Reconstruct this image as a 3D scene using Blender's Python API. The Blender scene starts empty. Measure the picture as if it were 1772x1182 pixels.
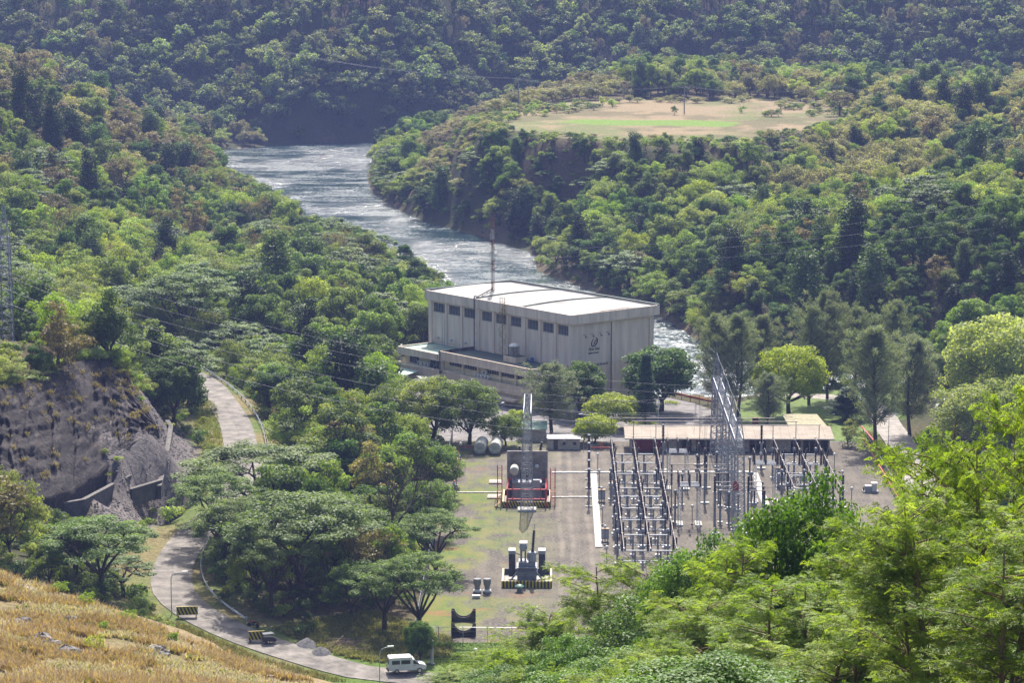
import bpy, math, random
import numpy as np
from mathutils import Vector, Matrix

sc = bpy.context.scene
C = sc.collection
RNG = np.random.default_rng(7)
random.seed(7)

# ------------------------------------------------------------------ camera
F_PX, CX, CY, Y_HOR, CAM_H = 4680.0, 886.0, 591.0, -140.0, 92.0
PITCH = math.atan((CY - Y_HOR) / F_PX)
YAW = math.atan(68.0 / (F_PX / math.cos(PITCH)))
cam = bpy.data.cameras.new('camera')
cam.sensor_width = 36.0
cam.lens = F_PX / 1772.0 * 36.0
cam.clip_start = 1.0
cam.clip_end = 6000.0
camo = bpy.data.objects.new('camera', cam)
camo.location = (0, 0, CAM_H)
camo.rotation_euler = (math.pi / 2 - PITCH, 0, YAW)
C.objects.link(camo)
sc.camera = camo

# ------------------------------------------------------------------ sky, sun, exposure
SUN_EL, SUN_AZ = math.radians(50), math.radians(2)     # azimuth measured from +Y towards +X
w = bpy.data.worlds.new('World')
sc.world = w
w.use_nodes = True
nt = w.node_tree
sky = nt.nodes.new('ShaderNodeTexSky')
sky.sky_type = 'NISHITA'
sky.sun_disc = False
sky.sun_elevation = SUN_EL
sky.sun_rotation = SUN_AZ
sky.air_density = 1.0
sky.dust_density = 4.0
bg = nt.nodes['Background']
bg.inputs[1].default_value = 0.13
nt.links.new(sky.outputs[0], bg.inputs[0])
sl = bpy.data.lights.new('sun', 'SUN')
sl.energy = 5.0
sl.angle = math.radians(0.53)
sl.color = (1.0, 0.94, 0.85)
so = bpy.data.objects.new('sun', sl)
sd = Vector((math.sin(SUN_AZ) * math.cos(SUN_EL), math.cos(SUN_AZ) * math.cos(SUN_EL), math.sin(SUN_EL)))
so.rotation_euler = sd.to_track_quat('Z', 'Y').to_euler()
so.location = (0, 300, 400)
C.objects.link(so)
sc.view_settings.view_transform = 'Standard'
sc.view_settings.look = 'None'
sc.view_settings.gamma = 1.0
sc.view_settings.use_curve_mapping = False
sc.view_settings.exposure = 0.96
cy = sc.cycles
cy.max_bounces = 6
cy.diffuse_bounces = 3
cy.glossy_bounces = 2
cy.transmission_bounces = 4
cy.volume_bounces = 1
cy.transparent_max_bounces = 4
cy.use_denoising = True
cy.sample_clamp_indirect = 6.0
cy.caustics_reflective = False
cy.caustics_refractive = False
cy.use_adaptive_sampling = False

# ------------------------------------------------------------------ pixel -> place helpers (a pixel of the photograph gives a direction only)
def ray(x, y):
    r = (x - CX) / F_PX
    u = -(y - CY) / F_PX
    d0, d1, d2 = r, math.cos(PITCH) + u * math.sin(PITCH), -math.sin(PITCH) + u * math.cos(PITCH)
    c, s = math.cos(YAW), math.sin(YAW)
    e0, e1 = c * d0 - s * d1, s * d0 + c * d1
    return e0 / e1, 1.0, d2 / e1
def G(x, y, z=0.0):
    a, b, c = ray(x, y)
    t = (z - CAM_H) / c
    return Vector((a * t, t, z))
def AtD(x, y, D):
    a, b, c = ray(x, y)
    return Vector((a * D, D, CAM_H + c * D))
def pix(P):
    P = np.asarray(P, float)
    c, s = math.cos(-YAW), math.sin(-YAW)
    X = c * P[..., 0] - s * P[..., 1]
    Y = s * P[..., 0] + c * P[..., 1]
    Z = P[..., 2] - CAM_H
    dep = Y * math.cos(PITCH) - Z * math.sin(PITCH)
    up = Y * math.sin(PITCH) + Z * math.cos(PITCH)
    return CX + F_PX * X / dep, CY - F_PX * up / dep, dep

# ------------------------------------------------------------------ materials
MATS = {}
def pm(name, col, rough=0.7, metal=0.0, var=0.18, scale=2.0, bump=0.0, col2=None, spec=0.4, detail=5.0, bscale=None, stretch=None):
    if name in MATS:
        return MATS[name]
    col = tuple(c * 0.80 for c in col)
    if col2: col2 = tuple(c * 0.80 for c in col2)
    m = bpy.data.materials.new(name)
    m.use_nodes = True
    n = m.node_tree.nodes
    l = m.node_tree.links
    b = n['Principled BSDF']
    b.inputs['Roughness'].default_value = rough
    b.inputs['Metallic'].default_value = metal
    b.inputs['Specular IOR Level'].default_value = spec
    tc = n.new('ShaderNodeTexCoord')
    nz = n.new('ShaderNodeTexNoise')
    nz.inputs['Scale'].default_value = scale
    nz.inputs['Detail'].default_value = detail
    nz.inputs['Roughness'].default_value = 0.65
    if stretch:
        mp = n.new('ShaderNodeMapping'); mp.inputs['Scale'].default_value = stretch
        l.new(tc.outputs['Object'], mp.inputs['Vector']); l.new(mp.outputs[0], nz.inputs['Vector'])
    else:
        l.new(tc.outputs['Object'], nz.inputs['Vector'])
    mx = n.new('ShaderNodeMix')
    mx.data_type = 'RGBA'
    c2 = col2 or tuple(max(0.0, c * (1 - 2.2 * var)) for c in col)
    c1 = col if col2 else tuple(min(1.0, c * (1 + 0.6 * var)) for c in col)
    mx.inputs[6].default_value = (*c1, 1)
    mx.inputs[7].default_value = (*c2, 1)
    mr = n.new('ShaderNodeMapRange')
    mr.inputs['From Min'].default_value = 0.33
    mr.inputs['From Max'].default_value = 0.68
    l.new(nz.outputs['Fac'], mr.inputs['Value'])
    l.new(mr.outputs[0], mx.inputs[0])
    l.new(mx.outputs[2], b.inputs['Base Color'])
    if bump:
        bn = n.new('ShaderNodeBump')
        bn.inputs['Strength'].default_value = bump
        bn.inputs['Distance'].default_value = 0.1
        if bscale:
            nz2 = n.new('ShaderNodeTexNoise')
            nz2.inputs['Scale'].default_value = bscale
            nz2.inputs['Detail'].default_value = 4
            l.new(tc.outputs['Object'], nz2.inputs['Vector'])
            l.new(nz2.outputs['Fac'], bn.inputs['Height'])
        else:
            l.new(nz.outputs['Fac'], bn.inputs['Height'])
        l.new(bn.outputs[0], b.inputs['Normal'])
    MATS[name] = m
    return m

def leaf_mat(name, dark, light, transl=0.45, rough=0.55, hue=0.25, spec=0.25):
    m = bpy.data.materials.new(name)
    m.use_nodes = True
    n = m.node_tree.nodes
    l = m.node_tree.links
    b = n['Principled BSDF']
    out = n['Material Output']
    at = n.new('ShaderNodeAttribute')
    at.attribute_name = 'tint'
    oi = n.new('ShaderNodeObjectInfo')
    mx = n.new('ShaderNodeMix')
    mx.data_type = 'RGBA'
    mx.inputs[6].default_value = (*dark, 1)
    mx.inputs[7].default_value = (*light, 1)
    l.new(at.outputs['Fac'], mx.inputs[0])
    hs = n.new('ShaderNodeHueSaturation')
    hs.inputs['Saturation'].default_value = 1.0
    def rng(src, lo, hi):
        r = n.new('ShaderNodeMapRange')
        r.inputs['To Min'].default_value = lo
        r.inputs['To Max'].default_value = hi
        l.new(src, r.inputs['Value'])
        return r.outputs[0]
    l.new(rng(oi.outputs['Random'], 0.5 - 0.08 * hue, 0.5 + 0.06 * hue), hs.inputs['Hue'])
    fr = n.new('ShaderNodeMath'); fr.operation = 'MULTIPLY'; fr.inputs[1].default_value = 7.31
    l.new(oi.outputs['Random'], fr.inputs[0])
    f2 = n.new('ShaderNodeMath'); f2.operation = 'FRACT'
    l.new(fr.outputs[0], f2.inputs[0])
    l.new(rng(f2.outputs[0], 1 - 1.3 * hue, 1 + 0.9 * hue), hs.inputs['Value'])
    f3 = n.new('ShaderNodeMath'); f3.operation = 'MULTIPLY'; f3.inputs[1].default_value = 5.77
    l.new(f2.outputs[0], f3.inputs[0])
    f4 = n.new('ShaderNodeMath'); f4.operation = 'FRACT'
    l.new(f3.outputs[0], f4.inputs[0])
    l.new(rng(f4.outputs[0], 1 - 0.9 * hue, 1.05), hs.inputs['Saturation'])
    l.new(mx.outputs[2], hs.inputs['Color'])
    l.new(hs.outputs[0], b.inputs['Base Color'])
    b.inputs['Roughness'].default_value = rough
    b.inputs['Specular IOR Level'].default_value = spec
    tr = n.new('ShaderNodeBsdfTranslucent')
    tcol = n.new('ShaderNodeMix'); tcol.data_type = 'RGBA'; tcol.blend_type = 'MULTIPLY'
    tcol.inputs[0].default_value = 1.0
    tcol.inputs[7].default_value = (1.28, 1.28, 0.50, 1)
    l.new(hs.outputs[0], tcol.inputs[6])
    l.new(tcol.outputs[2], tr.inputs['Color'])
    ms = n.new('ShaderNodeMixShader')
    ms.inputs[0].default_value = transl
    l.new(b.outputs[0], ms.inputs[1])
    l.new(tr.outputs[0], ms.inputs[2])
    l.new(ms.outputs[0], out.inputs['Surface'])
    MATS[name] = m
    return m

# ------------------------------------------------------------------ mesh helpers
class MB:
    def __init__(s):
        s.v, s.f = [], []
    def add(s, vs, fs):
        o = len(s.v)
        s.v += [tuple(v) for v in vs]
        s.f += [tuple(i + o for i in f) for f in fs]
        return s
    def hexa(s, p):
        return s.add(p, [(0, 3, 2, 1), (4, 5, 6, 7), (0, 1, 5, 4), (1, 2, 6, 5), (2, 3, 7, 6), (3, 0, 4, 7)])
    def box(s, x0, x1, y0, y1, z0, z1):
        return s.hexa([(x0, y0, z0), (x1, y0, z0), (x1, y1, z0), (x0, y1, z0), (x0, y0, z1), (x1, y0, z1), (x1, y1, z1), (x0, y1, z1)])
    def cbox(s, c, sx, sy, sz, rz=0.0):
        x, y, z = c
        cc, ss = math.cos(rz), math.sin(rz)
        P = []
        for dz in (0, sz):
            for a, b in ((-1, -1), (1, -1), (1, 1), (-1, 1)):
                u, v = a * sx / 2, b * sy / 2
                P.append((x + cc * u - ss * v, y + ss * u + cc * v, z + dz))
        return s.hexa(P)
    def bar(s, p0, p1, r, n=4, r1=None, cap=False):
        p0, p1 = Vector(p0), Vector(p1)
        d = (p1 - p0)
        if d.length < 1e-6:
            return s
        d.normalize()
        u = d.cross(Vector((0, 0, 1)))
        if u.length < 0.05:
            u = d.cross(Vector((1, 0, 0)))
        u.normalize()
        v = d.cross(u)
        r1 = r if r1 is None else r1
        P = []
        for p, rr in ((p0, r), (p1, r1)):
            for k in range(n):
                a = 2 * math.pi * (k + 0.5) / n
                P.append(p + u * math.cos(a) * rr + v * math.sin(a) * rr)
        F = [(k, (k + 1) % n, n + (k + 1) % n, n + k) for k in range(n)]
        if cap:
            F += [tuple(range(n - 1, -1, -1)), tuple(range(n, 2 * n))]
        return s.add(P, F)
    def path(s, pts, r, n=5):
        for a, b in zip(pts[:-1], pts[1:]):
            s.bar(a, b, r, n)
        return s
    def lathe(s, c, prof, n=12, axis='z'):
        P, F = [], []
        for (r, h) in prof:
            for k in range(n):
                a = 2 * math.pi * k / n
                x, y = r * math.cos(a), r * math.sin(a)
                q = (x, y, h) if axis == 'z' else ((x, h, y) if axis == 'y' else (h, x, y))
                P.append((c[0] + q[0], c[1] + q[1], c[2] + q[2]))
        m = len(prof)
        for i in range(m - 1):
            for k in range(n):
                F.append((i * n + k, i * n + (k + 1) % n, (i + 1) * n + (k + 1) % n, (i + 1) * n + k))
        F.append(tuple(range(n - 1, -1, -1)))
        F.append(tuple((m - 1) * n + k for k in range(n)))
        return s.add(P, F)
    def prism(s, poly, z0, z1):
        n = len(poly)
        P = [(x, y, z0) for x, y in poly] + [(x, y, z1) for x, y in poly]
        F = [tuple(range(n - 1, -1, -1)), tuple(range(n, 2 * n))]
        F += [(k, (k + 1) % n, n + (k + 1) % n, n + k) for k in range(n)]
        return s.add(P, F)
    def mesh(s, name, mat, smooth=False):
        me = bpy.data.meshes.new(name)
        me.from_pydata(s.v, [], s.f)
        me.materials.append(mat)
        if smooth:
            me.polygons.foreach_set('use_smooth', [True] * len(me.polygons))
        me.update()
        return me
    def build(s, name, mat, parent=None, smooth=False, loc=None, rz=0.0):
        o = bpy.data.objects.new(name, s.mesh(name, mat, smooth))
        C.objects.link(o)
        if parent is not None:
            o.parent = parent
        if loc is not None:
            o.location = loc
        if rz:
            o.rotation_euler = (0, 0, rz)
        return o

def link(name, me, parent=None, loc=None, rz=0.0):
    o = bpy.data.objects.new(name, me)
    C.objects.link(o)
    if parent is not None:
        o.parent = parent
    if loc is not None:
        o.location = loc
    if rz:
        o.rotation_euler = (0, 0, rz)
    return o
def tag(o, label, cat, group=None, kind=None):
    if label: o['label'] = label
    if cat: o['category'] = cat
    if group: o['group'] = group
    if kind: o['kind'] = kind
    return o
def thing(name, label, cat, loc=(0, 0, 0), rz=0.0, group=None):
    o = bpy.data.objects.new(name, None)
    o.empty_display_size = 0.5
    C.objects.link(o)
    o.location = loc
    o.rotation_euler = (0, 0, rz)
    return tag(o, label, cat, group)
def struct(o, label=None, cat=None):
    o['kind'] = 'structure'
    if label: o['label'] = label
    if cat: o['category'] = cat
    return o
def dup(root, loc, rz=None, label=None, scale=None):
    r = root.copy()
    C.objects.link(r)
    r.location = loc
    if rz is not None:
        r.rotation_euler = (0, 0, rz)
    if label:
        r['label'] = label
    if scale is not None:
        r.scale = scale if hasattr(scale, '__len__') else (scale,) * 3
    for ch in list(root.children):
        c = ch.copy()
        C.objects.link(c)
        c.parent = r
        for g in ch.children:
            d = g.copy()
            C.objects.link(d)
            d.parent = c
    return r
def grid_mesh(name, P, mat, smooth=True, close=False):
    """P: (nu, nv, 3) array of points -> quad grid mesh"""
    nu, nv = P.shape[:2]
    me = bpy.data.meshes.new(name)
    idx = np.arange(nu * nv).reshape(nu, nv)
    q = np.stack([idx[:-1, :-1], idx[1:, :-1], idx[1:, 1:], idx[:-1, 1:]], -1).reshape(-1, 4)
    np_mesh(me, P.reshape(-1, 3), q, smooth)
    me.materials.append(mat)
    return me
def np_mesh(me, V, Q, smooth=False):
    k = Q.shape[1]
    me.vertices.add(len(V))
    me.vertices.foreach_set('co', np.ascontiguousarray(V, np.float32).ravel())
    me.loops.add(Q.size)
    me.loops.foreach_set('vertex_index', np.ascontiguousarray(Q, np.int32).ravel())
    me.polygons.add(len(Q))
    me.polygons.foreach_set('loop_start', np.arange(0, Q.size, k, dtype=np.int32))
    me.polygons.foreach_set('loop_total', np.full(len(Q), k, np.int32))
    me.polygons.foreach_set('use_smooth', np.full(len(Q), smooth, bool))
    me.update(calc_edges=True)
    return me
def smooth01(t):
    t = np.clip(t, 0, 1)
    return t * t * (3 - 2 * t)
def inpoly(X, Y, poly):
    poly = np.asarray(poly, float)
    r = np.zeros(np.shape(X), bool)
    n = len(poly)
    for i in range(n):
        x1, y1 = poly[i][:2]
        x2, y2 = poly[(i + 1) % n][:2]
        c = ((y1 > Y) != (y2 > Y)) & (X < (x2 - x1) * (Y - y1) / (y2 - y1 + 1e-12) + x1)
        r ^= c
    return r
def segdist(X, Y, pts, closed=False):
    pts = np.asarray(pts, float)
    d = np.full(np.shape(X), 1e9)
    t_best = np.zeros(np.shape(X))
    n = len(pts) if closed else len(pts) - 1
    for i in range(n):
        a, b = pts[i][:2], pts[(i + 1) % len(pts)][:2]
        ab = b - a
        t = np.clip(((X - a[0]) * ab[0] + (Y - a[1]) * ab[1]) / (ab @ ab + 1e-9), 0, 1)
        dd = np.hypot(X - a[0] - t * ab[0], Y - a[1] - t * ab[1])
        k = dd < d
        d = np.where(k, dd, d)
        t_best = np.where(k, i + t, t_best)
    return d, t_best
def vnoise(X, Y, scale, seed=0):
    """smooth value noise 0..1"""
    r = np.random.default_rng(seed)
    T = r.random((64, 64))
    x, y = np.asarray(X) / scale, np.asarray(Y) / scale
    xi, yi = np.floor(x).astype(int), np.floor(y).astype(int)
    fx, fy = smooth01(x - xi), smooth01(y - yi)
    g = lambda a, b: T[a % 64, b % 64]
    return (g(xi, yi) * (1 - fx) * (1 - fy) + g(xi + 1, yi) * fx * (1 - fy) + g(xi, yi + 1) * (1 - fx) * fy + g(xi + 1, yi + 1) * fx * fy)
def fbm(X, Y, scale, seed=0, n=4):
    s, a, t = 0, 1.0, 0
    for k in range(n):
        s = s + a * vnoise(X, Y, scale / 2 ** k, seed + k)
        t += a
        a *= 0.5
    return s / t
def catmull(pts, step):
    pts = [np.asarray(p, float) for p in pts]
    pts = [2 * pts[0] - pts[1]] + pts + [2 * pts[-1] - pts[-2]]
    out = []
    for i in range(1, len(pts) - 2):
        p0, p1, p2, p3 = pts[i - 1:i + 3]
        for t in np.linspace(0, 1, 24, endpoint=False):
            out.append(0.5 * (2 * p1 + (p2 - p0) * t + (2 * p0 - 5 * p1 + 4 * p2 - p3) * t * t + (3 * p1 - p0 - 3 * p2 + p3) * t ** 3))
    out.append(pts[-2])
    out = np.array(out)
    L = np.concatenate([[0], np.cumsum(np.linalg.norm(np.diff(out[:, :2], axis=0), axis=1))])
    n = max(2, int(round(L[-1] / step)))
    q = np.linspace(0, L[-1], n + 1)
    return np.stack([np.interp(q, L, out[:, k]) for k in range(out.shape[1])], 1)
# ================================================================== TERRAIN
RIV_Z = -6.0
def gp(px, py, z):
    return tuple(G(px, py, z)[:2])
left_bank = [(75, 548), (45, 536), (30, 524), (24, 529), (-3, 563), (-19, 640)] + [gp(x, y, RIV_Z) for x, y in ((780, 498), (700, 455), (640, 425), (560, 385), (500, 350), (440, 320), (388, 295), (380, 268))]
far_bank = [gp(x, y, RIV_Z) for x, y in ((388, 258), (440, 257), (480, 250), (560, 246), (700, 242), (830, 239), (1000, 233))]
right_bank = [gp(x, y, RIV_Z) for x, y in ((1000, 238), (900, 241), (800, 245), (712, 250), (662, 260), (634, 280), (626, 302), (637, 334), (682, 362), (740, 386), (820, 407), (872, 425), (914, 446), (922, 470), (1060, 520), (1150, 557), (1226, 606))] + [(48, 596), (90, 590)]
river_poly = left_bank + far_bank + right_bank

CP = []
def cz(px, py, z):
    p = G(px, py, z); CP.append((p.x, p.y, z))
def cd(px, py, D, can=0.0):
    p = AtD(px, py, D); CP.append((p.x, p.y, p.z - can))
for X in (-24, -17, 10, 35, 56):
    for Y in (340, 380, 420, 460, 480):
        CP.append((X, Y, 0.0))
for X, Y in ((-24, 505), (-10, 500), (20, 505), (40, 500), (60, 500), (75, 480), (60, 530), (70, 515), (70, 450), (-32, 530), (-30, 560), (-26, 600)):
    CP.append((X, Y, 0.0))
for p in left_bank[6:] + right_bank[2:] + far_bank:
    CP.append((p[0], p[1], RIV_Z + 0.5))
# road and the low ground by it
for x, y, z in ((600, 1158, 0.5), (700, 1172, 0.3), (480, 1122, 1.2), (345, 1063, 2.2), (297, 998, 3.0), (335, 925, 3.4), (420, 830, 3.8), (418, 778, 4.0), (381, 695, 4.6), (600, 1090, 0.5), (680, 1000, 0.0), (560, 980, 0.5), (600, 860, 0.5), (640, 760, 0.0), (700, 700, 0.0), (520, 780, 1.5), (560, 690, 1.0)):
    cz(x, y, z)
# rock slope, walls, riprap
for x, y, z in ((150, 897, 5.0), (235, 862, 5.0), (283, 846, 4.6), (330, 790, 4.2), (340, 720, 4.8), (170, 838, 8.0), (250, 790, 7.2), (285, 735, 7.0), (100, 900, 6.0), (40, 930, 7.0), (250, 930, 4.0), (180, 1000, 5.0), (60, 980, 8.0)):
    cz(x, y, z)
for x, y, D in ((-40, 690, 385), (0, 672, 395), (60, 655, 405), (120, 628, 418), (185, 618, 428), (255, 690, 432)):
    cd(x, y, D + 4, 0.3)
for x, y, D in ((-40, 872, 368), (20, 866, 372), (80, 862, 376), (140, 842, 388), (200, 800, 400), (262, 748, 412)):
    cd(x, y, D, 0.6)
# left hillside (ray height at that distance minus the canopy)
for x, y, D, c in ((10, 600, 470, 2), (0, 550, 500, 4), (-150, 560, 500, 0), (120, 560, 520, 6), (250, 620, 520, 8), (200, 450, 620, 8), (60, 450, 620, 7), (400, 450, 650, 8), (330, 600, 545, 8), (600, 500, 625, 8), (500, 600, 545, 7), (620, 640, 500, 7),
                   (0, 300, 720, 8), (100, 300, 750, 8), (200, 200, 900, 8), (300, 230, 950, 8), (0, 200, 800, 8), (0, 90, 900, 7), (100, 120, 930, 7), (300, 380, 760, 8), (420, 360, 830, 7), (150, 370, 690, 7), (-250, 200, 800, 0), (-300, 450, 620, 0), (-250, 80, 950, 0), (250, 300, 850, 8)):
    cd(x, y, D, c)
# right side: wooded bank, cliff, plateau with the field
for x, y, D, c in ((1200, 400, 720, 7), (1300, 350, 780, 7), (1200, 500, 668, 5), (1300, 500, 620, 6), (1400, 540, 600, 6), (1400, 425, 640, 7), (1550, 560, 575, 7), (1550, 430, 620, 8), (1700, 530, 555, 9), (1700, 420, 600, 9), (1700, 330, 680, 8), (1500, 330, 735, 7), (1500, 250, 850, 6), (1300, 280, 830, 6), (1000, 350, 830, 6), (1100, 300, 835, 6), (1900, 420, 600, 0), (2000, 250, 800, 0), (1772, 250, 850, 5), (1650, 640, 520, 8), (1772, 640, 500, 9), (1950, 640, 500, 0)):
    cd(x, y, D, c)
field_px = [(830, 210), (880, 188), (985, 176), (1100, 169), (1230, 174), (1300, 168), (1380, 176), (1460, 180), (1490, 196), (1430, 208), (1400, 224), (1330, 232), (1275, 250), (1180, 243), (1100, 250), (1030, 240), (960, 238), (900, 226), (860, 228)]
green_px = [(960, 210), (1010, 206), (1080, 207), (1200, 207), (1285, 211), (1262, 219), (1150, 217), (1040, 216)]
for x, y in field_px + [(1100, 205), (1300, 205), (950, 205), (1200, 190), (1000, 190)]:
    cz(x, y, 24.0)
for x, y, z in ((1600, 215, 24), (1700, 190, 25), (1500, 190, 24), (1772, 200, 25), (1100, 140, 23), (1300, 150, 23), (950, 160, 22), (1500, 165, 23)):
    cz(x, y, z)
# the slope the photograph is taken from
for X in (-160, -60, -30, 0, 30, 60, 120, 220):
    for Y, z in ((-25, 89), (20, 85.0), (50, 75.5), (80, 66.5), (120, 54.5), (160, 43.5), (200, 32.5), (250, 18), (300, 5.0), (325, 1.0)):
        if X > -25 or Y < 140:
            CP.append((X, Y, z + max(0, abs(X) - 60) * 0.03))
for x, y, D in ((-300, 1182, 160), (0, 1182, 150), (150, 1182, 158), (300, 1182, 170), (420, 1182, 185), (530, 1182, 205), (0, 1000, 232), (120, 1035, 226), (250, 1082, 222), (380, 1130, 217), (0, 1080, 190), (200, 1130, 190), (-200, 930, 245), (-350, 900, 250), (-350, 1080, 190)):
    cd(x, y, D)
for x, y, D in ((0, 1000, 245), (120, 1035, 240), (250, 1082, 236), (380, 1130, 232), (530, 1182, 222), (-200, 930, 262)):
    cd(x, y, D, 4.5)
for x, y, D in ((0, 1000, 290), (150, 1060, 285), (300, 1110, 280), (450, 1160, 270)):
    cd(x, y, D, 12.0)
CP = np.array(CP)
_sc = np.array([1.0, 0.7])
_A = CP[:, :2] * _sc
_d = np.linalg.norm(_A[:, None] - _A[None], axis=2)
_M = np.zeros((len(CP) + 1,) * 2)
_M[:-1, :-1] = -_d - np.eye(len(CP)) * 1.5
_M[-1, :-1] = _M[:-1, -1] = 1
_w = np.linalg.solve(_M, np.append(CP[:, 2], 0))
def base_h(X, Y):
    sh = np.shape(X)
    q = np.stack([np.ravel(X), np.ravel(Y)], 1) * _sc
    o = np.empty(len(q))
    for i in range(0, len(q), 20000):
        d = np.linalg.norm(q[i:i + 20000, None] - _A[None], axis=2)
        o[i:i + 20000] = -d @ _w[:-1] + _w[-1]
    return o.reshape(sh)

road_px = [(930, 1190, 0.1), (800, 1180, 0.1), (700, 1172, 0.3), (610, 1161, 0.5), (548, 1143, 0.8), (480, 1122, 1.2), (410, 1096, 1.7), (345, 1064, 2.3), (304, 1030, 2.7), (297, 995, 3.0), (312, 955, 3.2), (340, 920, 3.4), (385, 880, 3.6), (418, 840, 3.8), (423, 805, 3.9), (417, 775, 4.0), (407, 733, 4.4), (384, 696, 4.8), (362, 668, 5.2), (335, 650, 5.6), (300, 636, 6.0)]
road_pts = [tuple(G(x, y, z)) for x, y, z in road_px]
ROAD = catmull(road_pts, 4.6)
drive_px = [(1600, 880), (1585, 815), (1560, 770), (1535, 735), (1520, 712), (1490, 694), (1440, 688), (1370, 684), (1310, 683)]
DRIVE = catmull([tuple(G(x, y, 0)) for x, y in drive_px], 5.0)
pad_poly = [(-19, 336), (57, 336), (64, 380), (80, 450), (82, 520), (60, 530), (36, 521), (24, 524), (20, 524), (-8, 561), (-30, 553), (-34, 530), (-24, 490), (-19, 480)]

def height(X, Y):
    X = np.asarray(X, float); Y = np.asarray(Y, float)
    z = base_h(X, Y)
    # far valley side
    Db = 1215 + 26 * np.sin(X / 62.0 + 0.6) + 14 * np.sin(X / 25.0 + 2.0) + np.where(X > 20, -10, 0)
    hill = RIV_Z + 0.5 + 0.66 * (Y - Db) + 9 * (fbm(X, Y, 90, 3) - 0.5) * smooth01((Y - Db) / 60)
    t = smooth01((Y - Db + 8) / 16)
    z = np.where(Y > 1120, z * (1 - t) + np.minimum(hill, 132 + 14 * fbm(X, Y, 120, 5)) * t, z)
    # roughness of the wooded ground
    rough = smooth01((Y - 480) / 60) + smooth01((-34 - X) / 20) * smooth01((Y - 250) / 40)
    z = z + np.clip(rough, 0, 1) * (fbm(X, Y, 38, 11) - 0.5) * 4.0
    z = z + np.where(Y < 330, 1, 0) * (fbm(X, Y, 14, 21) - 0.5) * 1.2
    # field on the plateau
    fd, _ = segdist(X, Y, FIELD, True)
    fin = inpoly(X, Y, FIELD)
    k = np.where(fin, 1, 1 - smooth01(fd / 14))
    z = z * (1 - k) + 24.0 * k
    # river bed
    rd, _ = segdist(X, Y, river_poly, True)
    rin = inpoly(X, Y, river_poly)
    k = np.where(rin, 1, 1 - smooth01(rd / 7))
    z = z * (1 - k) + np.where(rin, RIV_Z - 0.4 - np.minimum(rd, 6) * 0.4, RIV_Z - 0.4) * k
    # compound and road are graded level
    pdm, _ = segdist(X, Y, pad_poly, True)
    pin = inpoly(X, Y, pad_poly)
    k = np.where(pin, 1, 1 - smooth01(pdm / 7)) * np.where(rin, 0, 1)
    k = np.where((~pin) & (rd < 9) , k * smooth01((rd - 1) / 8), k)
    z = z * (1 - k) - 0.12 * k
    dd, tt = segdist(X, Y, ROAD)
    zr = np.interp(tt, np.arange(len(ROAD)), ROAD[:, 2])
    k = 1 - smooth01((dd - 4.6) / 5.5)
    z = z * (1 - k) + (zr - 0.10) * k
    # cut back behind the sprayed rock face
    m = (X < -25) & (X > -110) & (Y > 355) & (Y < 445)
    if m.any():
        xs, ys = X[m], Y[m]
        zz = z[m]
        d2 = (xs[:, None] - ROCK_S[None, :, 0]) ** 2 + (ys[:, None] - ROCK_S[None, :, 1]) ** 2
        j = np.argmin(d2, 1)
        near = np.sqrt(d2[np.arange(len(j)), j])
        zz = np.where(near < 3.0, np.minimum(zz, ROCK_S[j, 2] - 0.15 - 1.5 * (1 - ROCK_V[j])), zz)
        z = z.copy(); z[m] = zz
    return z
Tp = [(-60, 697, 383), (0, 672, 395), (40, 662, 401), (80, 645, 410), (125, 627, 420), (160, 622, 426), (190, 619, 430), (215, 640, 430), (238, 680, 427), (258, 715, 423), (274, 740, 419)]
Bp = [(-60, 878, 366), (0, 868, 371), (40, 866, 374), (85, 860, 378), (120, 850, 384), (150, 832, 391), (180, 808, 398), (206, 787, 404), (232, 768, 409), (255, 752, 413), (276, 742, 418)]
def rock_plain(nu, nv):
    U_ = np.linspace(0, len(Tp) - 1, nu)
    top_ = np.stack([np.interp(U_, range(len(Tp)), [AtD(*p)[k] for p in Tp]) for k in range(3)], 1)
    bot_ = np.stack([np.interp(U_, range(len(Bp)), [AtD(*p)[k] for p in Bp]) for k in range(3)], 1)
    V_ = np.linspace(0, 1, nv)
    return U_, V_, top_, bot_, top_[:, None] * (1 - V_[None, :, None]) + bot_[:, None] * V_[None, :, None]
ROCK_S = rock_plain(60, 24)[4].reshape(-1, 3)
ROCK_V = np.tile(np.linspace(0, 1, 24), 60)
FIELD = [gp(x, y, 24.0) for x, y in field_px]
GREEN = [gp(x, y, 24.0) for x, y in green_px]

gx = np.concatenate([np.arange(-620, -150, 12), np.arange(-150, 190, 2.5), np.arange(190, 640, 12)])
gy = np.concatenate([np.arange(-40, 130, 5), np.arange(130, 1060, 2.5), np.arange(1060, 1400, 5), np.arange(1400, 1661, 15)])
GX, GY = np.meshgrid(gx, gy, indexing='ij')
GZ = height(GX, GY)
def H(x, y):
    i = np.clip(np.searchsorted(gx, x) - 1, 0, len(gx) - 2)
    j = np.clip(np.searchsorted(gy, y) - 1, 0, len(gy) - 2)
    u = (x - gx[i]) / (gx[i + 1] - gx[i]); v = (y - gy[j]) / (gy[j + 1] - gy[j])
    return GZ[i, j] * (1 - u) * (1 - v) + GZ[i + 1, j] * u * (1 - v) + GZ[i, j + 1] * (1 - u) * v + GZ[i + 1, j + 1] * u * v

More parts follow.
